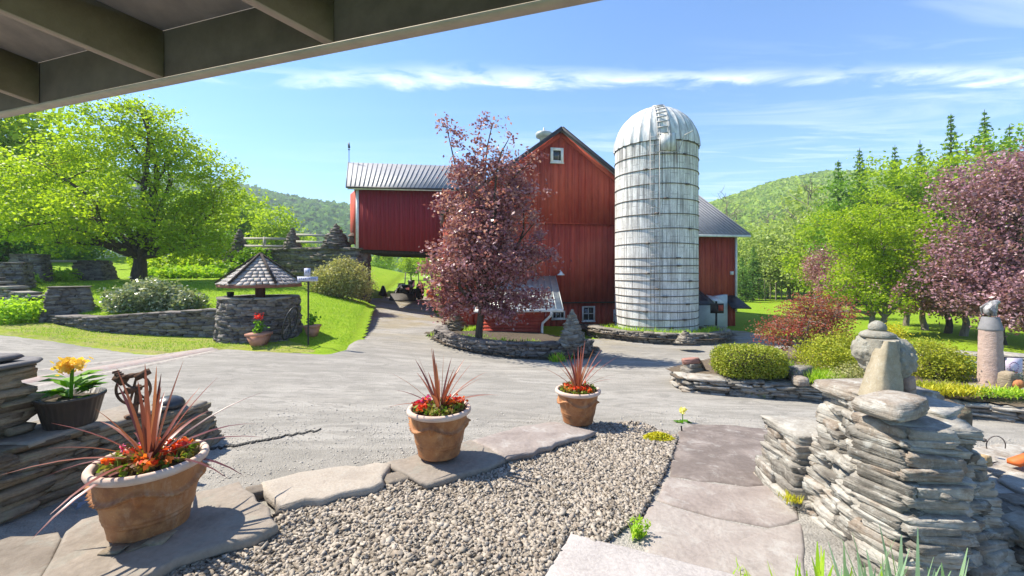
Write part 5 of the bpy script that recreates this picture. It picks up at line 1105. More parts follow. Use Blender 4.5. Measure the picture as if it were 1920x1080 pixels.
# sculpture
sq_ = onz(1668, 742, .92); S0 = np.array([sq_[0], sq_[1], .915])
scu = thing('stone_sculpture', 'carved stone sculpture: pebbled half-round body, smooth upright wedge and domed lid on the big pier', 'sculpture', S0); k_ = S0[1] / F
def ell(c, rx, ry, rz, n=40, m_=24, fn=None, a=.5):
    th = np.linspace(0, PI, m_); ph = np.linspace(0, 2 * PI, n + 1)[:-1]; TH, PH = np.meshgrid(th, ph, indexing='ij'); d = np.stack([np.sin(TH) * np.cos(PH), np.sin(TH) * np.sin(PH), np.cos(TH)], -1); s_ = 1 if fn is None else fn(d)[..., None]
    V = np.array(c) + d * np.array([rx, ry, rz]) * s_; i = np.arange(m_ - 1)[:, None] * n; j = np.arange(n)[None]; kk = (j + 1) % n
    return V, np.stack([i + n + j, i + n + kk, i + kk, i + j], -1).reshape(-1, 4)
def peb(d):
    rr_ = rng(5); C = rr_.normal(0, 1, (170, 3)); C /= np.linalg.norm(C, axis=1)[:, None]; q = d.reshape(-1, 3); dist = np.sqrt(np.maximum(0, 2 - 2 * (q @ C.T))).min(1)
    b = np.clip(1 - (dist / .16) ** 2, 0, 1) * .085; b = np.where(q[:, 2] < -.45, b * .1, b); return (1 + b).reshape(d.shape[:2])
sst = stonemat('sculpture_stone', [(.20, .185, .15), (.32, .30, .25), (.26, .24, .20)], (.38, .39, .35), .6, .0, 2.2, .6)
bc = S0 + [.075, .13, .245]
V_, F_ = ell(S0 + [.095, .13, .225], .155, .14, .165, 150, 84, peb); MB().add(V_, F_).build('round_body', sst, scu, smooth=True)
V_, F_ = ell(S0 + [.012, .15, .275], .105, .12, .12, 110, 60, peb); MB().add(V_, F_).build('round_body', sst, scu, smooth=True)
def wedge(c, w0, w1, t0, t1, h, lean, yaw=0.): 
    cy, sy = math.cos(yaw), math.sin(yaw); V = []
    zs2 = np.linspace(0, 1, 9)
    for z in zs2:
        w_ = (w0 + (w1 - w0) * z ** 1.3) / 2; t_ = (t0 + (t1 - t0) * z) / 2; o = lean * z; 
        for ax, ay in ((-1, -1), (-.8, -1.15), (.8, -1.15), (1, -1), (1, 1), (-1, 1)): x, y = ax * w_ + o, ay * t_; V.append((c[0] + x * cy - y * sy, c[1] + x * sy + y * cy, c[2] + h * z - .0 * z))
    V = np.array(V) + rng(9).normal(0, .0025, (len(V), 3)); n = 6; i = np.arange(8)[:, None] * n; j = np.arange(n)[None]; kk = (j + 1) % n; b = MB().add(V, np.stack([i + j, i + kk, i + n + kk, i + n + j], -1).reshape(-1, 4)); b.poly(V[-n:]); return b
wedge(S0 + [-.07, -.01, -.01], .175, .06, .16, .07, .38, .045, .05).build('upright_wedge', stonemat('tan_carved_stone', [(.28, .23, .15), (.38, .33, .24), (.30, .25, .18)], (.42, .41, .36), .5, .0, 2.5, .35), scu)
wedge(S0 + [.0, .05, -.03], .11, .13, .13, .12, .40, -.005, .0).build('back_slab', sst, scu)
MB().lathe([(0, 0), (.095, 0), (.102, .012), (.09, .03), (.06, .045), (0, .05)], S0 + [.02, .12, .375], 28).build('lid', sst, scu, smooth=True)
MB().lathe([(0, 0), (.046, .0), (.052, .015), (.05, .035), (.034, .055), (.014, .068), (0, .07)], S0 + [.022, .12, .42], 24).build('lid_knob', sst, scu, smooth=True)
tag(stones(MB(), [S0 + [.17, .10, .055]], [(.15, .14, .14)], .5, rng(104), 6, .04, .3, .1, .12).build('pink_rock', M['terra'] if False else stonemat('pink_rock', [(.38, .25, .20), (.44, .31, .25)], lich=.3), smooth=True, loc=tuple(S0 + [.17, .1, 0])), 'rough pinkish rock propped behind the sculpture on the big pier', 'rock')
# low wall with slabs at the right edge
lw = MB(); stone_wall(lw, [(2.95, 2.62, -.05, .24), (3.6, 2.55, -.05, .25), (4.6, 2.75, -.08, .24)], .5, rng(105), (.05, .1), (.15, .4), n=6, jag=.06, out=.04)
stone_wall(lw, [(2.95, 3.3, -.1, .2), (4.6, 3.5, -.12, .18)], .5, rng(106), (.05, .1), (.15, .4), n=3, jag=.06, out=.04)
lw.hexa([(2.9, 2.8, -.1), (4.7, 2.9, -.1), (4.7, 3.5, -.1), (2.9, 3.3, -.1), (2.9, 2.8, .2), (4.7, 2.9, .2), (4.7, 3.5, .16), (2.9, 3.3, .16)], .3)
wall_thing('low_wall', 'low dark dry-stone wall to the right of the large foreground pier', lw, M['stone'], 'stone wall')
sl_ = MB(); flat = lambda z: (lambda x, y: 0 * x + z)
for i, (pts, z, th) in enumerate([([(2.85, 2.42), (3.5, 2.35), (4.3, 2.5), (4.25, 2.78), (3.4, 2.72), (2.9, 2.8)], .245, .05), ([(3.2, 2.55), (4.4, 2.62), (4.5, 3.0), (3.5, 3.05)], .30, .05), ([(3.0, 2.75), (3.35, 2.72), (3.55, 3.2), (3.0, 3.15)], .265, .04), ([(3.1, 3.05), (4.5, 3.0), (4.7, 3.65), (3.2, 3.55)], .28, .06)]):
    slab('', '', pts, z, th, None, 110 + i, build=False, mb=sl_, wv=.03, seg=.10, zf=lambda x, y: 0 * x, a=.2 + .2 * i)
wall_thing('wall_slabs', 'broad overlapping grey slabs lying on the low wall at the right edge', sl_, M['stone_pale'], 'stone slabs')
q = onz(1842, 872, .31); tag(stones(MB(), [q + [0, 0, .04]], [(.085, .07, .075)], .3, rng(107), 4, .04, .3, .1, .12).build('small_rock', stonemat('ochre_rock', [(.45, .32, .17), (.50, .38, .24)], lich=.2), loc=tuple(q)), 'small ochre block of stone on the slabs at the right edge', 'rock')
q = onz(1868, 852, .31); an = np.linspace(-.3, PI * 1.1, 22); wr_ = MB().tube([q + [.075 * math.cos(a) + .02, .02, .06 + .075 * math.sin(a)] for a in an], .004, 5); wr_.lathe([(0, 0), (.016, .01), (.016, .03), (0, .035)], q + [-.075, .02, .085], 8); tag(wr_.build('wire_ornament', M['hoop'], loc=tuple(q)), 'bent rusty wire loop standing on the slabs at the right edge', 'wire ornament')
q = onz(1910, 873, .31); tag(MB().bar(q + [-.04, 0, .02], q + [.3, .1, .05], .07, .035).build('rusty_scrap', M['orange'], loc=tuple(q)), 'rusty orange strip of metal at the far right on the slabs', 'metal scrap')

# ================================================================== LEFT FOREGROUND WALL
r = rng(120); lwl = MB()
stone_wall(lwl, [(-3.70, 2.92, -.02, .50), (-3.66, 3.1, -.02, .50), (-3.48, 3.75, -.02, .46), (-3.36, 4.15, -.02, .40)], .50, r, (.03, .065), (.14, .42), n=4, jag=.06, warp=.15, out=.025)
stone_pier(lwl, (-3.36, 4.22, 0), -.04, .36, .60, .42, .2, r, (.03, .06), (.12, .3), 3, jag=.08)
stone_wall(lwl, [(-3.97, 2.98, .3, 1.06), (-3.90, 3.26, .3, 1.04)], .54, r, (.03, .065), (.14, .42), n=4, jag=.07, warp=.15, out=.035, batter=.04)
wall_thing('dry_stone_wall', 'brown dry-stone wall in the left foreground stepping down towards the drive', lwl, M['stone_brown'])
cp = MB()
for i, (pts, z, th) in enumerate([([(-4.0, 2.98), (-3.42, 3.02), (-3.32, 3.45), (-3.85, 3.55)], .53, .05), ([(-3.8, 3.50), (-3.29, 3.42), (-3.18, 3.95), (-3.62, 4.0)], .50, .045), ([(-3.6, 3.96), (-3.16, 3.9), (-3.10, 4.34), (-3.5, 4.42)], .43, .05)]): slab('', '', pts, z, th, None, 121 + i, build=False, mb=cp, wv=.012, zf=lambda x, y: 0 * x, a=.3 + .2 * i)
wall_thing('wall_caps', 'grey capstones on the low step of the left foreground wall', cp, M['slab'], 'capstones')
cp = MB(); slab('', '', [(-4.25, 2.93), (-3.66, 2.93), (-3.60, 3.25), (-3.70, 3.36), (-4.2, 3.38)], 1.075, .04, None, 125, build=False, mb=cp, zf=lambda x, y: 0 * x, a=.2); slab('', '', [(-4.2, 2.95), (-3.74, 2.95), (-3.70, 3.22), (-4.15, 3.28)], 1.13, .05, None, 126, build=False, mb=cp, zf=lambda x, y: 0 * x, a=.8)
wall_thing('wall_caps', 'two dark slate caps on the tall end of the left foreground wall', cp, simple('dark_slate', (.16, .15, .15), (.10, .09, .09), 12, .8, bstr=.5), 'capstones')
# black ribbed planter
q = onz(118, 800, .53); q[1] += .06; pt = thing('plastic_planter', 'dark brown ribbed plastic planter with a yellow-flowered plant on the left wall', 'potted plant', q); r = rng(130)
M['plast'] = simple('dark_brown_plastic', (.06, .045, .035), (.045, .035, .03), 10, .4, bstr=.05, spec=.5)
MB().lathe([(0, 0), (.145, 0), (.15, .01), (.195, .21), (.205, .215), (.205, .235), (.19, .235), (.18, .19), (0, .19)], q, 120, mod=lambda an: 1 + .02 * (np.sin(an * 30) > 0)).build('pot', M['plast'], pt)
MB().lathe([(0, .205), (.185, .195)], q, 24).build('soil', M['soil'], pt)
b = MB()
for i in range(34):
    a = r.uniform(0, 6.28); h_ = r.uniform(.22, .42); L_ = r.uniform(.12, .2); c1 = q + [.03 * math.cos(a), .03 * math.sin(a), h_ * .9]; tip = c1 + [L_ * math.cos(a), L_ * math.sin(a), r.uniform(-.02, .08)]; sd_ = np.array([-math.sin(a), math.cos(a), 0]) * L_ * .25; md_ = (c1 + tip) / 2 + [0, 0, .02]
    b.add([c1, md_ - sd_, tip, md_ + sd_], [[0, 1, 2], [0, 2, 3]], r.random())
b.tube([q + [0, 0, .19], q + [.01, 0, .44]], .012, 6); b.build('foliage', M['leaf_gen'], pt)
M['yellowfl'] = leafmat('yellow_petals', [(.75, .45, .06), (.85, .62, .12)], .3)
pts = q + [.0, .0, .47] + r.normal(0, 1, (150, 3)) * [.042, .042, .026]; leaves(MB(), pts, .045, .04, r, r.random(150)).build('flower', M['yellowfl'], pt)
# valve-wheel ornament
q = onz(252, 782, .49); orn = thing('wheel_ornament', 'rusty spoked hand-wheel with gear arms on a post on the left foreground wall', 'ornament', q); rust = simple('rusty_iron', (.16, .085, .05), (.08, .05, .038), 16, .8, .3, .5)
D_ = q[1]; wcn = np.array([P(250, 730, D_)[0], D_, P(250, 730, D_)[2]]); an = np.linspace(0, 2 * PI, 33); Rw = .13
MB().tube([wcn + [Rw * math.cos(a), .02 * math.cos(a), Rw * math.sin(a)] for a in an], .011, 7, cap=False).build('rim', rust, orn)
for a in np.arange(.3, 2 * PI, PI / 3): MB().tube([wcn, wcn + [Rw * math.cos(a), .02 * math.cos(a), Rw * math.sin(a)]], [.012, .008], 5).build('spoke', rust, orn)
MB().tube([wcn + [0, -.06, 0], wcn + [0, .06, 0]], .03, 10).build('hub', rust, orn)
ga = MB().bar(wcn + [-.15, 0, .115], wcn + [-.07, 0, .06], .05, .06); ga.bar(wcn + [.03, 0, .10], wcn + [.13, 0, .155], .04, .05); ga.bar(wcn + [-.09, .0, .1], wcn + [.06, 0, .13], .03, .035)
for i in range(5): ga.box(wcn + [-.15 + i * .018, 0, .15 - i * .013], (.01, .06, .02))
ga.build('gear_arm', rust, orn); MB().tube([q, wcn + [.02, .02, -.02]], .02, 7).lathe([(0, 0), (.07, 0), (.07, .02), (0, .03)], q, 12).build('post', rust, orn)
q = onz(325, 765, .43); tag(MB().lathe([(0, 0), (.10, .0), (.13, .02), (.13, .05), (.11, .085), (.07, .11), (.03, .12), (0, .12)], q + [-.03, -.02, 0], 18).build('dark_dish', simple('dark_lantern_metal', (.08, .08, .085), (.05, .05, .055), 10, .35, .5), loc=tuple(q), smooth=True), 'small dark domed lamp lying on the right end of the left foreground wall', 'lamp')
q = onz(152, 940, .03); tag(slab('blue_block', None, [onz(*a, .03)[:2] for a in [(122, 940), (165, 918), (180, 935), (142, 958)]], .03, .05, simple('blue_grey_stone', (.28, .31, .38), (.22, .24, .30), 14, .85), 127, wv=.004), 'small rectangular blue-grey stone at the foot of the left wall', 'stone block')

# ================================================================== SLABS AND PATH
GS = 'stone slabs under the planters'
slab('stone_slab', 'large smooth slab carrying the nearest terracotta planter', [G(*a, .13) for a in [(150, 975), (215, 958), (330, 930), (450, 902), (478, 925), (524, 985), (420, 1020), (330, 1050), (210, 1110), (60, 1110), (100, 1040)]], .13, .075, M['slab'], 140, group=GS, a=.35)
slab('stone_slab', 'broken pale slab cut off by the bottom left corner', [G(*a, .12) for a in [(-60, 1030), (20, 1005), (112, 995), (118, 1008), (95, 1060), (70, 1110), (-80, 1110)]], .12, .08, M['slab'], 141, group=GS, a=.1)
slab('stone_slab', 'tan slab with rough broken edge between the nearest and middle planters', [G(*a, .12) for a in [(488, 905), (560, 885), (650, 872), (735, 868), (720, 905), (700, 915), (640, 925), (570, 937), (520, 952), (500, 925)]], .12, .10, stonemat('tan_slab_stone', [(.36, .31, .26), (.42, .37, .31)], lich=.2, strata=.4, bs=.5), 142, group=GS, a=.6, wv=.03)
slab('stone_slab', 'grey slab under the middle terracotta planter', [G(*a, .115) for a in [(725, 866), (800, 848), (880, 825), (930, 820), (998, 845), (940, 865), (880, 885), (798, 908)]], .115, .065, M['slab'], 143, group=GS, a=.8)
slab('stone_slab', 'pinkish slab between the middle and farthest planters', [G(*a, .13) for a in [(885, 824), (980, 798), (1040, 790), (1117, 808), (1060, 825), (1000, 850), (950, 858), (930, 848)]], .13, .06, M['flag'], 144, group=GS, a=.5)
slab('stone_slab', 'short dark slab right of the farthest planter', [G(*a, .04) for a in [(1095, 795), (1130, 793), (1170, 802), (1168, 812), (1120, 815)]], .05, .1, M['slab'], 145, group=GS, a=.9)
stones(MB(), [G(748, 912, .0) + [0, 0, .02], G(480, 935) + [0, 0, .03], G(492, 918) + [0, 0, .05]], [(.24, .16, .08), (.14, .1, .08), (.12, .08, .06)], [.5, .2, 1.0], rng(146), 4, .06, .2, .05, .15)
for i, (px, py, s_, lab) in enumerate([(752, 912, (.24, .15, .08), 'small tan stone wedged beside the middle planter slab'), (484, 942, (.16, .10, .10), 'chipped stone in the gap right of the nearest planter slab')]):
    q = G(px, py); tag(stones(MB(), [q + [0, 0, .05]], [s_], .6, rng(147 + i), 4, .06, .2, .05, .15).build('wedge_stone', M['slab'], loc=tuple(q)), lab, 'rock')
for i, (px, py) in enumerate([(210, 1034), (255, 1026), (300, 1012)]):
    q = onz(px, py, .135); tag(stones(MB(), [q + [0, 0, .008]], [(.12, .09, .018)], i * .8, rng(149 + i), 3, .08, .1, .02, .25).build('slate_chip', M['stone_brown'], loc=tuple(q)), ['leftmost thin slate chip by the foot of the nearest planter', 'middle thin slate chip under the edge of the nearest planter', 'rightmost thin slate chip at the foot of the nearest planter'][i], 'slate chip')
GF = 'flagstones of the garden path'
for i, (pts, lab) in enumerate([([(1275, 805), (1290, 795), (1380, 797), (1500, 812), (1480, 905), (1400, 912), (1255, 892), (1262, 845)], 'farthest purplish flagstone of the path, beside the yellow flowers'),
                                ([(1253, 893), (1400, 913), (1480, 908), (1500, 975), (1440, 990), (1340, 968), (1228, 935), (1240, 905)], 'second purplish flagstone of the path, with a long crack edge'),
                                ([(1226, 938), (1340, 971), (1440, 992), (1503, 980), (1520, 1120), (1300, 1120), (1215, 1080), (1190, 985)], 'nearest big flagstone of the path, next to the foreground pier')]):
    slab('flagstone', lab, [G(*a, .05) for a in pts], .05, .06, M['flag'], 150 + i, group=GF, a=[.1, .5, .8][i], wv=.014, cat='flagstone')
m, t, out = mat('pitted_concrete'); p = opos(t); n = t.noise(p, 55, 5, .7); n2 = t.noise(p, 5, 5); c = t.mix(t.mapr(n, .35, .62, .75, 0), (.40, .365, .345), (.24, .215, .205)); c = t.mix(t.mapr(n2, .4, .7, 0, .4), c, (.50, .46, .44)); principled(t, out, c, .92, n, .5, .01); M['pit'] = m
slab('concrete_slab', 'pale pitted concrete slab at the bottom edge, between gravel and path', [G(*a, .07) for a in [(1068, 1000), (1150, 1018), (1260, 1045), (1380, 1078), (1480, 1130), (1400, 1250), (950, 1250), (1020, 1080)]], .07, .07, M['pit'], 155, wv=.003, seg=.08)

# ================================================================== TERRACOTTA PLANTERS
m, t, out = mat('weathered_terracotta'); p = opos(t); n = t.noise(p, 7, 6, .65, .5); f2 = t.noise(p, 60, 4); c = t.mix(t.mapr(n, .35, .68), (.30, .115, .042), (.42, .20, .082)); c = t.mix(t.mapr(t.noise(p, 5, 6, .7), .50, .62, 0, .65), c, (.17, .065, .03)); c = t.mix(t.mapr(t.noise(t.scalev(p, (1, 1, .3)), 6, 6, .7), .58, .70, 0, .45), c, (.52, .36, .24)); c = t.mix(t.mapr(f2, .6, .75, 0, .3), c, (.60, .40, .25)); principled(t, out, c, .62, t.math('ADD', f2, n), .3, .008, spec=.35); M['tc'] = m
M['rim'] = simple('chalky_rim', (.62, .48, .40), (.52, .36, .28), 9, .85, bstr=.3)
M['spike'] = leafmat('red_cordyline_leaves', [(.09, .03, .03), (.22, .055, .045), (.30, .11, .065), (.16, .04, .045)], .35, .35, .5)
M['begonia'] = leafmat('begonia_leaves', [(.10, .20, .02), (.22, .30, .04), (.16, .07, .03), (.30, .28, .06)], .35)
M['orangefl'] = leafmat('red_orange_petals', [(.62, .02, .015), (.70, .09, .02), (.78, .20, .03), (.55, .02, .05)], .35)
M['pinkfl'] = leafmat('pink_petals', [(.70, .06, .30), (.75, .15, .42)], .35)
def planter(q, R_, H_, label, seed, spk, nsp, pink=False, colr=None, lean=.75, yaw=0):
    r = rng(seed); t_ = thing('terracotta_planter', label, 'planter', q, 'big terracotta planters with red spiky plants')
    prof = [(0, .0), (.64, .0), (.655, .015), (.66, .05), (.66, .06), (.705, .22), (.715, .225), (.73, .24), (.735, .26), (.73, .275), (.74, .285), (.755, .30), (.76, .32), (.755, .335), (.80, .50), (.865, .80), (.88, .86), (.875, .865)]
    def garland(an, z): return 0
    # pot body with a raised garland: displace vertices
    prof2 = []
    for i in range(len(prof) - 1):
        (a, b), (c_, d) = prof[i], prof[i + 1]; k = max(1, int(abs(d - b) / .02)); prof2 += [(a + (c_ - a) * j / k, b + (d - b) * j / k) for j in range(k)]
    prof2.append(prof[-1]); b_ = MB().lathe([(a * R_, z * H_) for a, z in prof2], q, 144); V = b_.V[0]; dxy = V[:, :2] - q[:2]; an = np.arctan2(dxy[:, 1], dxy[:, 0]) + yaw; zr = (V[:, 2] - q[2]) / H_; rad = np.hypot(dxy[:, 0], dxy[:, 1])
    gz_ = .74 - .16 * np.abs(np.cos(an * 2)) ** 1.3; gd = np.exp(-((zr - gz_) / .028) ** 2) * (zr > .4); knot = np.exp(-((zr - .64) / .09) ** 2) * np.exp(-((np.abs(np.sin(an * 2)) - 1) / .02) ** 2) * .0
    kn = np.exp(-((zr - .66) / .085) ** 2) * np.clip(1 - np.abs(((an * 2 / PI + .0) % 1) - .5) * 2 / 1 * 1, 0, 1) * 0
    ros = 0
    for a0 in np.arange(4) * PI / 2 + PI / 4: dd = np.abs((an - a0 + PI) % (2 * PI) - PI); ros = ros + np.exp(-(dd / .07) ** 2) * np.exp(-((zr - .66) / .09) ** 2)
    bump_ = (.030 * gd * (1 + .35 * np.sin(an * 60)) + .036 * ros) * R_ / .3; k2 = (rad + bump_) / np.maximum(rad, 1e-6); V[:, :2] = q[:2] + dxy * k2[:, None]; b_.V[0] = V
    body = b_.build('pot', M['tc'], t_, smooth=True)
    MB().lathe([(a * R_, z * H_) for a, z in [(.87, .865), (.93, .875), (.985, .90), (1.0, .93), (.995, .965), (.97, .99), (.93, 1.0), (.88, .99), (.85, .96), (.84, .88)]], q, 72).build('rim', M['rim'], body, smooth=True)
    MB().lathe([(0, .93 * H_), (.5 * R_, .925 * H_), (.86 * R_, .90 * H_)], q, 40).build('soil', M['soil'], t_)
    sp0 = q + [0, 0, H_ * .93]; b = MB(); L = r.uniform(.75, 1.1, nsp) * spk; V = []
    for i in range(nsp):
        a = i * 2.399 + r.uniform(-.3, .3); ln_ = (i / nsp) ** .9 * lean * 1.45 + .03; d = np.array([math.cos(a), math.sin(a), 0]); s2 = np.array([-math.sin(a), math.cos(a), 0]); w_ = r.uniform(.010, .018) * R_ / .3; n5 = 6; q5 = []
        for j in range(n5 + 1):
            tt_ = j / n5; an_ = ln_ + tt_ * .35 * ln_; pp = sp0 + d * .02 + d * math.sin(an_) * tt_ * L[i] + np.array([0, 0, 1]) * math.cos(an_) * tt_ * L[i]; wd = w_ * (.55 + .45 * min(1, tt_ * 5)) * (1 - tt_ ** 2.5) + .001; fold = np.array([0, 0, 1]) * wd * .25 - d * wd * .25
            q5 += [pp - s2 * wd + fold, pp, pp + s2 * wd + fold]
        F5 = []
        for j in range(n5): k = 3 * j; F5 += [[k, k + 1, k + 4, k + 3], [k + 1, k + 2, k + 5, k + 4]]
        b.add(q5, F5, r.random())
    b.build('spike_leaves', M['spike'], t_)
    n = 420; a = r.uniform(0, 2 * PI, n); rr_ = np.sqrt(r.uniform(.05, 1, n)) * R_ * .80; pts = np.c_[q[0] + rr_ * np.cos(a), q[1] + rr_ * np.sin(a), q[2] + H_ * .95 + r.uniform(0, .055, n) * R_ / .3]
    leaves(MB(), pts, .045, .035, r, r.random(n)).build('flower_foliage', M['begonia'], t_)
    k5 = 17; a = r.uniform(0, 2 * PI, k5); rr_ = R_ * r.uniform(.35, .78, k5); cc_ = np.c_[q[0] + rr_ * np.cos(a), q[1] + rr_ * np.sin(a), np.full(k5, q[2] + H_ * 1.0 + .03)]
    pts = np.repeat(cc_, 14, 0) + r.normal(0, 1, (k5 * 14, 3)) * [.02, .02, .012]; leaves(MB(), pts, .035, .03, r, np.repeat(r.random(k5), 14)).build('flowers', M['orangefl'], t_)
    if pink: cc_ = q + np.array([[-R_ * .55, 0, H_ + .06], [-R_ * .4, R_ * .3, H_ + .05]]); pts = np.repeat(cc_, 12, 0) + r.normal(0, 1, (24, 3)) * .014; leaves(MB(), pts, .03, .026, r, r.random(24)).build('pink_flower', M['pinkfl'], t_)
    return t_
q = onz(250, 1008, .13); q[1] += .12; planter(q, .308, .44, 'nearest terracotta planter, at the lower left on its own large slab', 160, .64, 30, True, lean=.95, yaw=.3)
q = onz(820, 858, .112); q[1] += .10; planter(q, .285, .415, 'middle terracotta planter on the grey slab', 161, .55, 22, True, yaw=.9, lean=.7)
q = onz(1086, 795, -.10); q[1] += .10; planter(q, .278, .40, 'farthest terracotta planter, at the far end of the slab row', 162, .60, 22, yaw=1.5, lean=.62)

# crack where the asphalt ends
cr_ = MB(); rr5 = rng(99); cp_ = [G(px, np.interp(px, [385, 430, 500, 560, 600], [842, 836, 824, 812, 806]) + rr5.normal(0, 1.2), .05) for px in np.arange(385, 602, 6)]
for a, b in zip(cp_[:-1], cp_[1:]): wq = rr5.uniform(.006, .02); cr_.hexa([a + [0, -wq, -.03], b + [0, -wq, -.03], b + [0, wq, -.03], a + [0, wq, -.03], a + [0, -wq, -.006], b + [0, -wq, -.006], b + [0, wq, .004], a + [0, wq, .004]], .5)
tag(cr_.build('asphalt_crack', simple('dark_crack', (.05, .047, .043))), kind='structure')
# ground cover in the middle planter
for i, (px, py, n_, L_, mm_, lb_) in enumerate([(930, 650, 260, .13, 'green2', 'patch of dark green ground cover between the purple-leaved tree and the lean-to'), (985, 658, 220, .12, 'lime', 'light green ground cover behind the planter wall below the downspout'), (870, 640, 200, .12, 'green2', 'low green plants beside the stone stack in the planter')]): LATE.append((px, py, n_, L_, mm_, lb_))
# ================================================================== SMALL PLANTS NEAR THE PATH
M['sedum'] = leafmat('yellow_sedum', [(.42, .40, .02), (.58, .50, .03), (.30, .36, .03)], .3)
M['lime'] = leafmat('lime_leaves', [(.22, .42, .02), (.34, .52, .04), (.42, .52, .06)], .4)
q = G(1238, 836); r = rng(170); n = 1500; a = r.uniform(0, 6.28, n); rr_ = np.sqrt(r.random(n)); pts = np.c_[q[0] + .20 * rr_ * np.cos(a), q[1] + .05 + .15 * rr_ * np.sin(a), q[2] + .04 + .085 * (1 - rr_ ** 2) * r.uniform(.6, 1, n)]
tag(leaves(MB(), pts, .03, .024, r, r.random(n)).build('sedum', M['sedum'], loc=tuple(q)), 'low cushion of yellow flowers at the corner of gravel and path', 'yellow flowers')
q = G(1178, 815); n = 150; pts = q + [0, 0, .04] + r.normal(0, 1, (n, 3)) * [.05, .03, .012]; tag(leaves(MB(), pts, .022, .018, r, r.random(n)).build('sedum', M['sedum'], loc=tuple(q)), 'tiny yellow-green tuft beside the iron stakes', 'ground plant')
q = G(1280, 797); dp_ = thing('daffodil_plant', 'single yellow flower above dark green leaves at the edge of the drive', 'flower plant', q)
b = MB(); r = rng(171)
for i in range(9):
    a = i * .7; L_ = r.uniform(.09, .15); d = np.array([math.cos(a), math.sin(a) * .6, r.uniform(.25, .6)]) * L_; s2 = np.array([-math.sin(a), math.cos(a), 0]) * .035; b.add([q + [0, 0, .01], q + d * .6 - s2 + [0, 0, .02], q + d, q + d * .6 + s2 + [0, 0, .02]], [[0, 1, 2, 3]], r.random() * .4)
b.tube([q, q + [0, 0, .17]], .006, 5); b.build('leaves', M['leaf_gen'], dp_); pts = q + [0, 0, .185] + r.normal(0, 1, (40, 3)) * [.02, .02, .022]; leaves(MB(), pts, .04, .03, r, r.random(40)).build('flower', leafmat('lemon_petals', [(.80, .72, .20), (.85, .80, .35)], .3), dp_)
def fernlike(px, py, label, n, L, seed, m='lime', W=.016, cat='fern', lean=.9, spread=.05, q=None, nm='fern_plant', curv=.5):
    r = rng(seed); q = G(px, py) if q is None else q; B0 = q + np.c_[r.normal(0, spread, n), r.normal(0, spread, n), np.zeros(n)]; b = blades(MB(), B0, L, W, r, lean, curv, 4)
    return tag(b.build(nm, M[m], loc=tuple(q)), label, cat)
r = rng(172); q = G(1192, 1022); B0 = q + np.c_[r.normal(0, .03, 14), r.normal(0, .02, 14), np.full(14, .03)]; b = blades(MB(), B0, .13, .01, r, .6, .3, 4); pts = []
for s7 in range(14):
    a = r.uniform(0, 6.28); d = np.array([math.cos(a) * .5, math.sin(a) * .5, 1.2]); d /= np.linalg.norm(d); n7 = 16
    for j in range(n7): pts.append(B0[s7] + d * (.02 + .11 * j / n7) + r.normal(0, .008, 3))
leaves(b, np.array(pts), .035, .012, r, r.uniform(0, 1, len(pts)), .5); tag(b.build('fern_plant', M['lime'], loc=tuple(q)), 'bright green feathery plant at the corner of the concrete slab', 'plant')
fernlike(1482, 940, 'small yellow-green tuft at the foot of the foreground pier', 120, .07, 173, W=.008, cat='plant', spread=.03, q=onz(1482, 938, .04), nm='green_tuft', m='sedum')
fernlike(1395, 1078, 'tiny green sprout at the bottom edge beside the concrete slab', 30, .05, 174, W=.008, cat='plant', spread=.03, q=onz(1395, 1082, .06), nm='green_tuft')
M['iris'] = leafmat('blue_green_iris_leaves', [(.20, .32, .20), (.30, .42, .27), (.16, .28, .12)], .3, .5)
r = rng(175)
for i, (px, n, L, mm, lab) in enumerate([(1530, 60, .34, 'lime', 'fresh lime-green sprouts at the bottom edge left of the iris leaves'), (1640, 34, .52, 'iris', 'left clump of pointed blue-green iris leaves at the bottom edge'), (1745, 30, .50, 'iris', 'right clump of pointed blue-green iris leaves at the bottom edge')]):
    q = onz(px, 1240 if i else 1190, -.0); q = np.array([q[0], q[1], .0]); B0 = q + np.c_[r.normal(0, .10, n), r.normal(0, .05, n), np.zeros(n)]; tag(blades(MB(), B0, L, .036, r, .35, .2, 5).build('iris_clump', M[mm], loc=tuple(q)), lab, 'iris plant')
for i, (px, py, lx, lab) in enumerate([(1190, 808, .02, 'right one of two thin dark iron stakes at the end of the slab row'), (1170, 806, .10, 'leaning dark iron stake right of the farthest planter'), (1279, 816, -.01, 'short iron stake at the edge of the farthest flagstone')]):
    q = G(px, py); tag(MB().tube([q, q + [lx, 0, .11]], .009, 6).build('iron_stake', M['black'], loc=tuple(q)), lab, 'stake', 'iron stakes by the path')

# ================================================================== PORCH ROOF OVERHEAD
ZB = CAMZ + .85; Bd = np.array([.949, -.316, 0]); Bd /= np.linalg.norm(Bd); Rd = np.array([-1390, -800, 493.]); Rd /= np.linalg.norm(Rd); Bp = lambda s_: np.array([-2.734, 2.278, ZB]) + Bd * s_
nin = np.array([Bd[1], -Bd[0], 0]) * 1.0
if nin[1] > 0: nin = -nin
m, t, out = mat('brown_stained_wood'); p = opos(t); n = t.noise(t.scalev(p, (1, 1, 1)), 9, 6, .65); f = t.noise(p, 90, 3); c = t.mix(t.mapr(n, .35, .7), (.30, .255, .185), (.22, .185, .13)); c = t.mix(t.mapr(f, .55, .75, 0, .4), c, (.28, .25, .21)); principled(t, out, c, .8, n, .3, .01); M['porch'] = m
M['beam'] = simple('dark_beam_paint', (.12, .095, .08), (.085, .068, .058), 9, .8)
M['ceil'] = simple('porch_ceiling_board', (.62, .54, .45), (.44, .38, .32), 7, .85, bstr=.4)
M['drip'] = simple('tan_drip_edge', (.48, .40, .33), (.38, .32, .27), 10, .7)
porch = thing('porch_roof', 'underside of a brown porch roof with rafters and edge beam at the upper left', 'porch roof', (-2.5, 1.0, ZB))
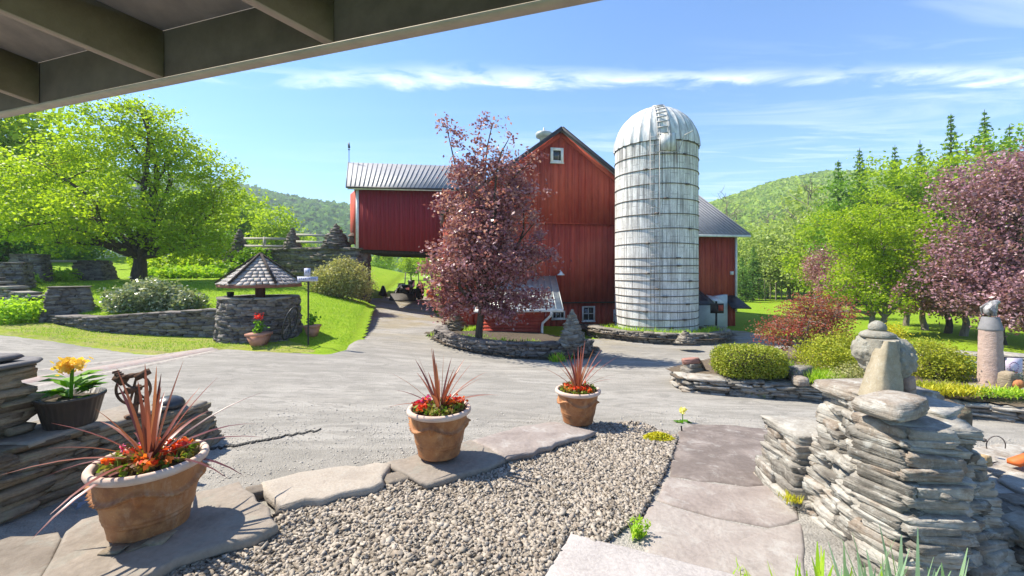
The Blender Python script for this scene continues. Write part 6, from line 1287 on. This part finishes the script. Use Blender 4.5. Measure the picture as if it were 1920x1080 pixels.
BW, BH = .034, .20
a, b = Bp(-.8), Bp(6.5)
o1 = -nin * BW
MB().hexa([a, b, b + o1, a + o1, a + [0, 0, BH + .004], b + [0, 0, BH + .004], b + o1 + [0, 0, BH + .12], a + o1 + [0, 0, BH + .12]]).build('beam', M['beam'], porch)
MB().hexa([a + [0, 0, -.012] + nin * .002, b + [0, 0, -.012] + nin * .002, b + o1 * 1.4 + [0, 0, -.012], a + o1 * 1.4 + [0, 0, -.012], a + [0, 0, -.002] + nin * .002, b + [0, 0, -.002] + nin * .002, b + o1 * 1.4 + [0, 0, -.002], a + o1 * 1.4 + [0, 0, -.002]]).build('drip_edge', M['drip'], porch)
for i in range(-1, 6):
    s_ = (-2.396 + 2.734) / .949 + i * .914; p0 = Bp(s_) + nin * .003; p1 = p0 + Rd * 4.2; w_ = Bd * .042
    rb = MB().hexa([p0 - w_, p0, p1, p1 - w_, p0 - w_ + [0, 0, BH], p0 + [0, 0, BH], p1 + [0, 0, BH], p1 - w_ + [0, 0, BH]]); ro = rb.build('rafter', M['porch'], porch)
    MB().hexa([p0 - w_ + [0, 0, -.003], p0 + [0, 0, -.003], p1 + [0, 0, -.003], p1 - w_ + [0, 0, -.003], p0 - w_ + [0, 0, -.0005], p0 + [0, 0, -.0005], p1 + [0, 0, -.0005], p1 - w_ + [0, 0, -.0005]]).build('underside', M['drip'], ro)
c0_, c1_ = Bp(-.8) + nin * .004 + [0, 0, BH + .003], Bp(7.5) + nin * .004 + [0, 0, BH + .003]; c2_, c3_ = c1_ + Rd * 4.6, c0_ + Rd * 4.6
MB().hexa([c0_, c1_, c2_, c3_] + [x + [0, 0, .05] for x in (c0_, c1_, c2_, c3_)]).build('ceiling', M['ceil'], porch)

# ================================================================== TREES AND SHRUBS
M['maple'] = leafmat('spring_green_leaves', [(.14, .24, .010), (.25, .36, .016), (.38, .48, .03), (.19, .30, .015)], .5)
M['green2'] = leafmat('mid_green_leaves', [(.08, .18, .014), (.14, .27, .02), (.22, .35, .03)], .4)
M['willow'] = leafmat('pale_willow_leaves', [(.26, .34, .10), (.34, .42, .13), (.20, .28, .07)], .45)
M['purple'] = leafmat('purple_leaves', [(.15, .038, .055), (.22, .07, .095), (.34, .15, .175), (.46, .27, .30), (.17, .045, .065)], .35, .35, .5)
M['purple2'] = leafmat('plum_leaves', [(.17, .07, .09), (.27, .13, .16), (.38, .21, .26), (.45, .29, .34)], .3, .4, .5)
M['redmaple'] = leafmat('red_maple_leaves', [(.28, .04, .04), (.40, .09, .08), (.24, .15, .06), (.34, .16, .14)], .4)
M['spruce'] = leafmat('spruce_needles', [(.08, .17, .045), (.14, .26, .06), (.22, .34, .08)], .4)
M['gold'] = leafmat('golden_foliage', [(.30, .34, .025), (.44, .44, .04), (.22, .28, .025), (.38, .33, .06)], .35)
M['box'] = leafmat('boxwood_leaves', [(.24, .29, .02), (.36, .39, .04), (.14, .20, .015), (.40, .36, .08)], .3)
M['rhodo'] = leafmat('rhododendron_leaves', [(.09, .16, .035), (.17, .22, .09), (.30, .33, .20), (.40, .40, .30)], .25, .35, .5)
M['variegated'] = leafmat('cream_variegated_leaves', [(.20, .22, .06), (.32, .32, .11), (.44, .41, .20), (.16, .19, .05)], .3)
base = P(262, 530, 20); base[2] = float(TL(base[0], base[1]))
W_ = lambda px, py, D: P(px, py, D) - base
lob = [(*W_(210, 260, 20), 2.3, 2.2, 1.7), (*W_(110, 330, 20), 2.2, 2.2, 1.7), (*W_(330, 300, 20.5), 2.0, 2.0, 1.7), (*W_(60, 410, 19), 1.9, 2, 1.3), (*W_(180, 400, 18.2), 2.1, 1.6, 1.5), (*W_(300, 400, 19), 1.9, 1.8, 1.5), (*W_(395, 385, 20.5), 1.3, 1.6, 1.2), (*W_(400, 330, 20.5), 1.1, 1.3, .8),
       (*W_(265, 215, 20), 1.3, 1.3, .8), (*W_(365, 455, 19.5), 1.6, 1.5, .95), (*W_(130, 450, 18.6), 1.3, 1.2, .6), (*W_(20, 350, 20), 1.5, 1.5, 1.6)]
tree('shade_tree', 'big spreading light green tree with forked dark trunk on the left lawn', 'tree', base, lob, 1150, 38, .15, M['maple'], M['bark'], .27, 200, 1.15, 16, .23, twigs=260, shell=.4, noise=.2)
base = P(903, 634, 12.2); base[2] = Z(base[0], base[1]) + .1
lob = [(*W_(905, 560, 12.2), .95, .9, .45), (*W_(930, 490, 12), 1.35, 1.2, .75), (*W_(870, 500, 12.3), 1.0, 1.0, .7), (*W_(915, 400, 12.2), 1.05, 1.0, .8), (*W_(880, 330, 12.2), .6, .6, .7), (*W_(945, 320, 12.2), .65, .6, .6), (*W_(860, 262, 12.2), .16, .2, .6), (*W_(900, 250, 12.2), .2, .25, .6), (*W_(958, 255, 12.2), .16, .2, .55),
       (*W_(975, 360, 12), .55, .5, .4), (*W_(1015, 470, 12), .5, .5, .28), (*W_(830, 540, 12.4), .6, .6, .45), (*W_(985, 560, 12), .75, .7, .32), (*W_(845, 385, 12.3), .5, .5, .4), (*W_(945, 590, 12), .5, .5, .25), (*W_(835, 240, 12.2), .12, .12, .3), (*W_(925, 222, 12.2), .12, .12, .35), (*W_(1000, 300, 12), .3, .3, .25), (*W_(1025, 480, 12), .4, .35, .25), (*W_(810, 500, 12.4), .35, .35, .2), (*W_(840, 575, 12.6), .5, .5, .4), (*W_(890, 450, 11.8), 1.1, 1.0, .7), (*W_(1000, 420, 12), .4, .4, .4)]
tree('purple_leaved_tree', 'upright tree with dark purple-red leaves standing in front of the barn gable', 'tree', base, lob, 1050, 25, .105, M['purple'], M['bark'], .10, 201, 1.2, 18, .15, twigs=260, shell=.35, asp=.62, noise=.16)
def bush(name, px, py, D, label, lobes, nc, nl, ls, m, seed, cs=.1, cat='shrub', zoff=0, bz_=None, **k):
    b = P(px, py, D); b[2] = (Z(b[0], b[1]) if bz_ is None else bz_) + zoff; return shrub(name, label, cat, b, lobes, nc, nl, ls, M[m], seed, cs, **k)
def BB(name, px, py, label, lobes, nc, nl, ls, m, seed, cs=.06, cat='shrub', **k):
    q = B_(px, py); return shrub(name, label, cat, q, lobes, nc, nl, ls, M[m], seed, cs, **k)
# left side shrubs
q = P(288, 592, 13.6); q[2] = float(TL(q[0], q[1])); shrub('rhododendron', 'broad shrub of pale-edged leathery leaves behind the retaining wall', 'shrub', q, [(0, 0, .40), (-.85, 0, .3), (.8, 0, .28), (0, .1, .55)] and [(0, .0, .42, 1.0, .7, .50), (-.75, 0, .30, .75, .6, .38), (.75, 0, .26, .8, .6, .34)], 420, 22, .11, M['rhodo'], 210, .09)
q = P(640, 570, 19.5); q[2] = float(TL(q[0], q[1])) - .1; shrub('variegated_bush', 'rounded cream-green bush in front of the bridge wall', 'shrub', q, [(0, 0, .95, 1.15, .9, .85), (-.8, 0, .75, .75, .7, .55), (.75, 0, .7, .7, .7, .6), (.1, 0, 1.35, .6, .6, .5)], 420, 30, .10, M['variegated'], 211, .13)
for i, (px, py, D, w_, h_, mm, lab) in enumerate([(90, 508, 19, 1.2, .3, 'lime', 'sunlit low green plants under the grey plank bench'), (25, 590, 13, 1.0, .42, 'lime', 'bright leafy clump in front of the sloping wall at the left edge'), (350, 520, 22, 2.2, .35, 'lime', 'low bright fern bed behind the trunk of the big green tree'), (430, 524, 23, 1.2, .5, 'green2', 'green undergrowth left of the well roof, below the bridge'), (30, 526, 17, .5, .25, 'lime', 'small green plant between the two far left piers'), (330, 490, 27, 3.0, .8, 'maple', 'light green bushes far behind the trunk of the big tree'), (480, 500, 24, 1.1, 1.1, 'green2', 'tall shrub growing against the bridge wall above the well roof')]):
    q = P(px, py, D); q[2] = min(q[2], float(TL(q[0], q[1]))) if i != 1 else Z(q[0], q[1]); shrub('leafy_plants', lab, 'plants', q, [(0, 0, h_ * .6, w_, .7, h_ * .8)], 160, 22, .12 if D < 20 else .2, M[mm], 220 + i, .13, stems=3)
# silo ring planting, planter grass
r = rng(230)
def tuftrow(pts, n, L, m, label, seed, cat='plants', jx=.12, nm='ground_plants', W=.03):
    r = rng(seed); ev, Lt = polyline([(p[0], p[1], p[2]) for p in pts]); q = ev(r.uniform(0, Lt, n)); q[:, :2] += r.normal(0, jx, (n, 2)); b = blades(MB(), q, L, W, r, .8, .6, 3); c = q.mean(0); return tag(b.build(nm, M[m], loc=tuple(c)), label, cat)
tuftrow([(SX + 2.1 * math.cos(a), SY + 2.0 * math.sin(a), Z(SX + 2.1 * math.cos(a), SY + 2.0 * math.sin(a)) + .25) for a in np.linspace(PI * 1.08, PI * 1.93, 12)], 1500, .32, 'lime', 'bright green ground plants filling the ring planter at the foot of the silo', 231, jx=.16)
for i, (px, py, lab) in enumerate([(885, 622, 'yellow-green tuft between trunk and stone stack'), (997, 650, 'small green tuft under the lean-to wall'), (1045, 656, 'green tuft left of the large cairn'), (820, 634, 'tiny grass tuft at the drive edge by the planter corner'), (1045, 678, 'green tuft growing out in front of the planter wall by the cairn')]):
    q = G(px, py, .12 if i not in (3, 4) else .03); fernlike(0, 0, lab, 120, .25, 232 + i, W=.03, cat='plant', spread=.10, q=q, nm='green_tuft')
for i, (px, py, n_, L_, mm_, lb_) in enumerate(LATE):
    q = G(px, py, .2) + [0, .7, .02]; r = rng(600 + i); B0 = q + np.c_[r.normal(0, .42, n_), r.normal(0, .22, n_), r.uniform(-.05, .03, n_)]; tag(blades(MB(), B0, L_, .035, r, 1.2, .7, 2).build('ground_plants', M[mm_], loc=tuple(q)), lb_, 'plants')
# right bed
def boxhedge():
    q = B_(1424, 714); r = rng(240); q[1] += .25; t_ = thing('boxwood_hedge', 'clipped rounded block of yellow-green boxwood on the planter', 'hedge', q); n = 15000
    d = r.normal(0, 1, (n, 3)); d /= (np.abs(d) ** 4).sum(1)[:, None] ** .25; k = r.uniform(.82, 1.02, n) ; pts = q + [0, .1, .26] + d * k[:, None] * [.56, .42, .265]; pts += r.normal(0, .012, pts.shape); pts = pts[pts[:, 2] > q[2] + .02]; leaves(MB(), pts, .032, .024, r, r.uniform(0, 1, len(pts))).build('foliage', M['box'], t_)
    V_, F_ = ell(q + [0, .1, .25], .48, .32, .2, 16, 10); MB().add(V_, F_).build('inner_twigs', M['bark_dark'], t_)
boxhedge()
BB('golden_shrub', 1590, 712, 'large golden-green mounded shrub behind the sculpture, left part', [(0, .3, .32, .62, .5, .36), (.35, .2, .30, .4, .4, .3)], 380, 32, .04, 'gold', 241)
BB('golden_shrub', 1765, 712, 'golden-green mounded shrub right of the sculpture', [(0, .2, .28, .5, .4, .34), (.25, .1, .2, .35, .3, .22)], 300, 30, .04, 'gold', 242)
BB('low_heather', 1600, 722, 'brownish low heather in front of the golden shrub', [(0, 0, .12, .35, .2, .16)], 110, 30, .03, 'variegated', 243)
q = B_(1545, 716); fernlike(0, 0, 'bright chartreuse feathery tuft left of the golden shrub', 700, .26, 244, W=.012, cat='plant', spread=.13, q=q, nm='chartreuse_tuft', lean=1.0)
q = G(1420, 745); fernlike(0, 0, 'lime green plant spilling in front of the planter wall below the boxwood', 300, .24, 245, W=.016, cat='plant', spread=.07, q=q + [0, -.06, .0], nm='lime_plant')
q = B_(1480, 705); fernlike(0, 0, 'darker green fern between boxwood and boulder', 260, .3, 246, m='green2', W=.02, cat='fern', spread=.10, q=q)
for i, (px, py, L, mm, lab) in enumerate([(1790, 742, .20, 'sedum', 'yellow-green trailing plants on the planter wall right of the big pier'), (1735, 735, .22, 'gold', 'yellow sprouting plant directly behind the big pier'), (1905, 745, .14, 'lime', 'low green plants in front of the small sign')]):
    q = B_(px, py); r = rng(247 + i); n = 900; B0 = q + np.c_[r.normal(0, .28, n), r.normal(0, .06, n), r.uniform(0, .1, n)]; tag(blades(MB(), B0, L * .55, .022, r, 1.1, .6, 2).build('ground_plants', M[mm], loc=tuple(q)), lab, 'plants')
BB('juniper', 1800, 700, 'dark blue-green juniper left of the stone column', [(0, .1, .1, .35, .3, .14)], 120, 30, .035, 'spruce', 252)
BB('juniper', 1895, 722, 'grey-green low juniper under the small sign', [(0, .0, .04, .3, .16, .09)], 90, 30, .03, 'rhodo', 253)
# japanese maple
q = B_(1512, 688); q = np.array([q[0], 9.4, -.35]); q[0] = (1515 - HX) * 9.4 / F
tree('japanese_maple', 'low red-leaved maple with twisted stems behind the boxwood', 'tree', q, [(0, 0, 1.0, .75, .6, .38), (-.6, 0, .75, .45, .45, .3), (.5, 0, 1.15, .45, .45, .35), (.1, 0, 1.35, .5, .4, .28), (.35, 0, .6, .4, .4, .25), (-.85, -.1, .55, .25, .3, .16), (0.1, -.2, .35, .25, .2, .15)], 330, 26, .05, M['redmaple'], M['bark_pale'], .05, 254, .35, 14, .11, twigs=200, shell=.4)
q = P(1668, 618, 12.5); shrub('yellow_shrub', 'small yellow-orange leaved shrub behind the sculpture lid', 'shrub', np.array([q[0], q[1], Z(q[0], q[1])]), [(0, 0, .42, .38, .35, .36)], 120, 24, .06, M['sedum'], 255, .09)
q = P(1560, 660, 10.8); shrub('golden_shrub', 'golden shrub right of the red maple, behind the mounded shrubs', 'shrub', np.array([q[0], q[1], -.4]), [(0, 0, .35, .6, .4, .34)], 200, 26, .05, M['gold'], 256, .07)
# green tree and purple row at the right
base = P(1640, 622, 16); base[2] = Z(base[0], base[1])
tree('leafy_tree', 'medium green tree with pale rugged double trunk in front of the purple trees', 'tree', base, [(*W_(1640, 470, 16), 1.5, 1.3, 1.3), (*W_(1600, 430, 16), 1.1, 1, .9), (*W_(1690, 500, 15.6), 1.2, 1.1, .9), (*W_(1585, 530, 16), .9, .9, .7), (*W_(1720, 430, 16), 1.0, 1, .7), (*W_(1660, 400, 16), .9, .8, .6), (*W_(1650, 560, 15.5), 1.0, .9, .5), (*W_(1760, 520, 15.5), .7, .7, .5)], 520, 30, .11, M['maple'], M['bark_pale'], .17, 260, .7, 12, .18, twigs=200, multi=2, shell=.4)
base = P(1880, 640, 13.5); base[2] = Z(base[0], base[1])
tree('purple_tree', 'largest plum-leaved tree, filling the upper right edge above the statue', 'tree', base, [(*W_(1870, 360, 14), 1.5, 1.3, 1.3), (*W_(1930, 400, 13.5), 1.5, 1.3, 1.5), (*W_(1820, 460, 14), 1.4, 1.2, 1.1), (*W_(1930, 520, 13.2), 1.4, 1.2, 1.0), (*W_(1790, 520, 14), 1.0, 1.0, .7), (*W_(1840, 560, 13.3), 1.2, 1, .5), (*W_(1985, 330, 14), 1.5, 1.2, 1.2), (*W_(1900, 600, 13), 1.0, .9, .35)], 900, 34, .10, M['purple2'], M['bark'], .12, 261, 1.0, 14, .22, twigs=150, shell=.4, asp=.7)
pt_ = [(1575, 605, 22, 2.6, 'purple'), (1730, 622, 17, 2.2, 'purple2'), (1775, 628, 16, 2.3, 'purple2'), (1808, 636, 15.2, 2.2, 'purple2'), (1545, 590, 26, 3.8, 'purple'), (1700, 615, 18.5, 2.4, 'purple2'), (1940, 650, 12.5, 2.2, 'purple2')]
plab = ['dark purple tree left of the green double-trunked tree', 'plum-leaved tree second in the row, right of the green tree', 'plum-leaved tree third in the row on the lawn', 'plum-leaved tree in the row just left of the statue', 'farthest dark purple tree behind the red maple', 'plum-leaved tree first in the row, behind the green tree', 'plum-leaved tree at the right edge behind the small sign']
for i, (px, py, D, h_, mm) in enumerate(pt_):
    b0 = P(px, py, D); b0[2] = Z(b0[0], b0[1]); tree('purple_tree', plab[i], 'tree', b0, [(0, 0, h_ * .75, 1.0, .9, h_ * .34), (.3, .2, h_ * .5, .9, .8, h_ * .2), (-.4, 0, h_ * .62, .8, .8, h_ * .25)], 150, 26, .12, M[mm], M['bark_pale' if i % 2 else 'bark'], .10, 262 + i, .75, 5, .22, group='plum-leaved trees in a row on the right lawn', twigs=30, shell=.4)
# conifers and tall green trees behind
con = [(1572, 300, 34), (1612, 277, 33), (1678, 272, 33), (1783, 213, 31), (1846, 205, 30), (1893, 233, 30), (1725, 262, 34)]
for i, (px, tp, D) in enumerate(con):
    b0 = P(px, 600, D); b0[2] = Z(b0[0], b0[1]); H_ = P(px, tp, D)[2] - b0[2]
    conifer('spruce_tree', ['leftmost slim spruce top above the green trees, near the bare tree', 'second slim spruce top from the left on the right skyline', 'spruce top between the two pairs on the right skyline', 'tall spruce, second highest on the right skyline', 'tallest spruce on the right skyline', 'rightmost spruce, half behind the plum-leaved crown', 'short spruce top left of the two tallest spruces'][i], 'spruce tree', b0, H_, 3.6, 280 + i, M['spruce'], 'spruces on the right skyline', 1.7, .30, .1)
grn = [(1590, 30, 325, 2.9, 'green2'), (1660, 28, 300, 3.2, 'maple'), (1730, 27, 285, 3.2, 'maple'), (1800, 27, 250, 3.4, 'maple'), (1880, 27, 236, 3.2, 'green2'), (1960, 27, 225, 3.4, 'maple'), (1540, 33, 385, 2.6, 'maple')]
glab = ['mid green tree under the leftmost spruce tops', 'bright green tree rising behind the double-trunked tree', 'bright green tree just left of the plum-leaved crown', 'bright green tree in front of the tall spruces', 'mid green tree between the tallest spruces and the plum crown', 'green tree cut off by the right edge', 'light green tree at the right end of the pale willows']
for i, (px, D, tp, w_, mm) in enumerate(grn):
    b0 = P(px, 600, D); b0[2] = Z(b0[0], b0[1]); H_ = P(px, tp, D)[2] - b0[2]
    tree('broadleaf_tree', glab[i], 'tree', b0, [(0, 0, H_ * .8, w_ * .6, w_ * .6, H_ * .2), (.4, 0, H_ * .58, w_ * .85, w_ * .8, H_ * .2), (-.6, 0, H_ * .4, w_ * .8, w_ * .8, H_ * .18), (.3, -.3, H_ * .25, w_ * .8, w_ * .7, H_ * .14)], 260, 24, .24, M[mm], M['bark_dark'], .16, 290 + i, 2.0, 7, .33, group='green trees behind the right lawn', twigs=20, shell=.4)
# pale willows along the far lawn, drawn from two prototypes
def proto(name, lab, seed, H_, w_, mm, group, nc=240, ls=.26, trunk='bark_pale', cat='tree'):
    b0 = np.array([0., 0., 0.]); return tree(name, lab, cat, b0, [(0, 0, H_ * .72, w_ * .7, w_ * .7, H_ * .26), (w_ * .35, 0, H_ * .5, w_ * .65, w_ * .65, H_ * .24), (-w_ * .35, .2, H_ * .45, w_ * .65, w_ * .65, H_ * .22), (0, -.3, H_ * .32, w_ * .7, w_ * .7, H_ * .14)], nc, 22, ls, M[mm], M[trunk], .12, seed, H_ * .16, 6, .42, group=group, twigs=24, shell=.35)
def place(pr, lst, used=[False]):
    for i, (px, py, D, s_, lab) in enumerate(lst):
        o = pr if i == 0 else copy_tree(pr); b0 = P(px, py, D); zt = Z(b0[0], b0[1]); o.location = (b0[0], D, zt - .1); o.scale = (s_, s_, s_ * (1 + .1 * math.sin(i * 2.1))); o.rotation_euler = (0, 0, i * 1.9); o['label'] = lab
w_p = proto('willow_tree', '', 310, 5.6, 2.6, 'willow', 'pale willows at the far side of the lawn')
place(w_p, [(1402, 560, 40, 1.0, 'pale willow just right of the barn corner'), (1440, 560, 39, 1.15, 'second pale willow from the barn'), (1480, 562, 38, 1.2, 'third pale willow from the barn, behind the far lawn'), (1520, 566, 36, 1.3, 'pale willow behind the red maple'), (1560, 570, 35, 1.35, 'rightmost pale willow, next to the dark purple tree'), (1460, 555, 46, 1.5, 'taller pale willow in the second row behind the others'), (1385, 555, 46, 1.3, 'pale willow in the second row, touching the barn roof line'), (1530, 558, 44, 1.9, 'highest pale willow in the second row')])
sp_ = P(1412, 0, 36); conifer('spruce_tree', 'small dark spruce right beside the barn corner', 'spruce tree', (sp_[0], 36, Z(sp_[0], 36)), 4.6, 2.2, 320, M['spruce'], None, 1, .2)
sp_ = P(1392, 0, 34); conifer('spruce_tree', 'slender spruce partly hidden by the barn corner board', 'spruce tree', (sp_[0], 34, Z(sp_[0], 34)), 3.6, 1.8, 321, M['spruce'], None, 1, .2)
def trunkrow():
    xs_ = np.linspace(1392, 1560, 17); t0 = None
    for i, px in enumerate(xs_):
        b0 = P(px, 560, 37 + .5 * math.sin(i * 3)); z = Z(b0[0], b0[1]); 
        if t0 is None: t0 = tag(MB().tube([(0, 0, -.1), (.02, 0, .8), (-.03, .02, 1.9)], [.07, .055, .04], 7).build('sapling_trunk', M['bark_pale']), None, 'tree trunk', 'slim trunks along the far lawn edge'); o = t0
        else: o = t0.copy(); col.objects.link(o)
        o.location = (b0[0], b0[1], z); o.rotation_euler = (0, 0, i * 1.3); o['label'] = 'slim bare trunk, ' + ords[i] + ' from the barn corner in the row along the far lawn edge'
ords = 'first second third fourth fifth sixth seventh eighth ninth tenth eleventh twelfth thirteenth fourteenth fifteenth sixteenth seventeenth'.split()
trunkrow()
# bare trees
def bare(px, D, tp, label, seed):
    b0 = P(px, 560, D); b0[2] = Z(b0[0], b0[1]); r = rng(seed); H_ = P(px, tp, D)[2] - b0[2]; t_ = MB(); t_.tube(curve(b0, b0 + [0, 0, H_], r, .03, 8), np.linspace(.16, .015, 8), 6)
    for i in range(26):
        z = H_ * r.uniform(.35, .95); a = r.uniform(0, 6.28); L = (H_ - z) * .6 + .8; e = b0 + [math.cos(a) * L * .8, math.sin(a) * L * .8, z + L * .7]; c = curve(b0 + [0, 0, z], e, r, .12, 6); t_.tube(c, np.linspace(.045, .008, 6), 4, cap=False)
        for j in range(3): s_ = c[r.integers(2, 5)]; t_.tube(curve(s_, s_ + r.normal(0, .5, 3) + [0, 0, .5], r, .1, 4), np.linspace(.016, .005, 4), 3, cap=False)
    return tag(t_.build('bare_tree', M['bark_pale'], loc=tuple(b0)), label, 'bare tree', 'leafless trees right of the barn')
bare(1360, 48, 362, 'leafless grey tree directly above the roof corner right of the silo', 330); bare(1520, 40, 335, 'leafless tree with spreading branches left of the spruces', 331); bare(1440, 52, 400, 'faint leafless tree between barn and spruces', 332)
# trees behind the left lawn and the bridge
bp_ = proto('broadleaf_tree', '', 340, 7.0, 3.2, 'maple', 'green trees behind the left lawn', 260, .3, 'bark_dark')
place(bp_, [(515, 470, 40, .95, 'round bright green tree behind the middle bridge cairn'), (455, 470, 44, 1.15, 'bright tree behind the leftmost bridge cairn'), (395, 470, 46, 1.3, 'green tree seen between the big crown and the bridge'), (20, 480, 34, 2.1, 'tall tree in the upper left corner behind the big crown'), (-60, 480, 30, 1.9, 'tree cut by the left edge behind the big crown'), (120, 480, 40, 1.7, 'green tree behind the left half of the big crown'), (575, 466, 70, .9, 'small distant round tree left of the tall cairn'), (350, 470, 55, 1.4, 'tree behind the right half of the big crown'), (770, 520, 60, .7, 'bright tree seen through the passage under the wing'), (720, 520, 66, .75, 'tree at the left of the view through the passage'), (810, 520, 58, .8, 'tree at the right of the view through the passage'), (640, 460, 80, 1.0, 'far pale tree right of the tall cairn')])
dk = proto('dark_tree', '', 341, 4.2, 3.0, 'green2', 'dark shaded trees at the left back', 260, .26, 'bark_dark')
place(dk, [(40, 500, 27, 1.0, 'dark low tree in the shade behind the plank bench'), (-60, 505, 25, 1.0, 'dark low tree at the left edge behind the piers'), (110, 495, 30, .9, 'dark bushy tree under the big crown, right of the bench'), (710, 528, 44, .55, 'dark small tree left of the tractor, through the passage'), (420, 480, 33, .8, 'dark tree left of the bridge ramp')])
for i, (px, D, tp, lab) in enumerate([(640, 75, 425, 'dark small spruce far behind the tall bridge cairn'), (455, 42, 395, 'dark spruce behind the leftmost bridge cairn'), (708, 50, 478, 'dark spruce at the left edge of the passage')]):
    b0 = P(px, 500, D); b0[2] = Z(b0[0], b0[1]); conifer('spruce_tree', lab, 'spruce tree', b0, P(px, tp, D)[2] - b0[2], 3.0, 350 + i, M['spruce'], None, .8, .3)

# ================================================================== AIR
hz = MB().hexa([(-900, -60, -40), (900, -60, -40), (900, 700, -40), (-900, 700, -40), (-900, -60, 112), (900, -60, 112), (900, 700, 112), (-900, 700, 112)])
m = bpy.data.materials.new('haze'); m.use_nodes = True; t = NT(m.node_tree); t.n.clear(); out = t.new('ShaderNodeOutputMaterial'); pv = t.new('ShaderNodeVolumePrincipled'); pv.inputs['Color'].default_value = (.86, .93, 1, 1); pv.inputs['Density'].default_value = .0006; t.link(pv.outputs[0], out.inputs[1])
tag(hz.build('haze', m), kind='stuff')
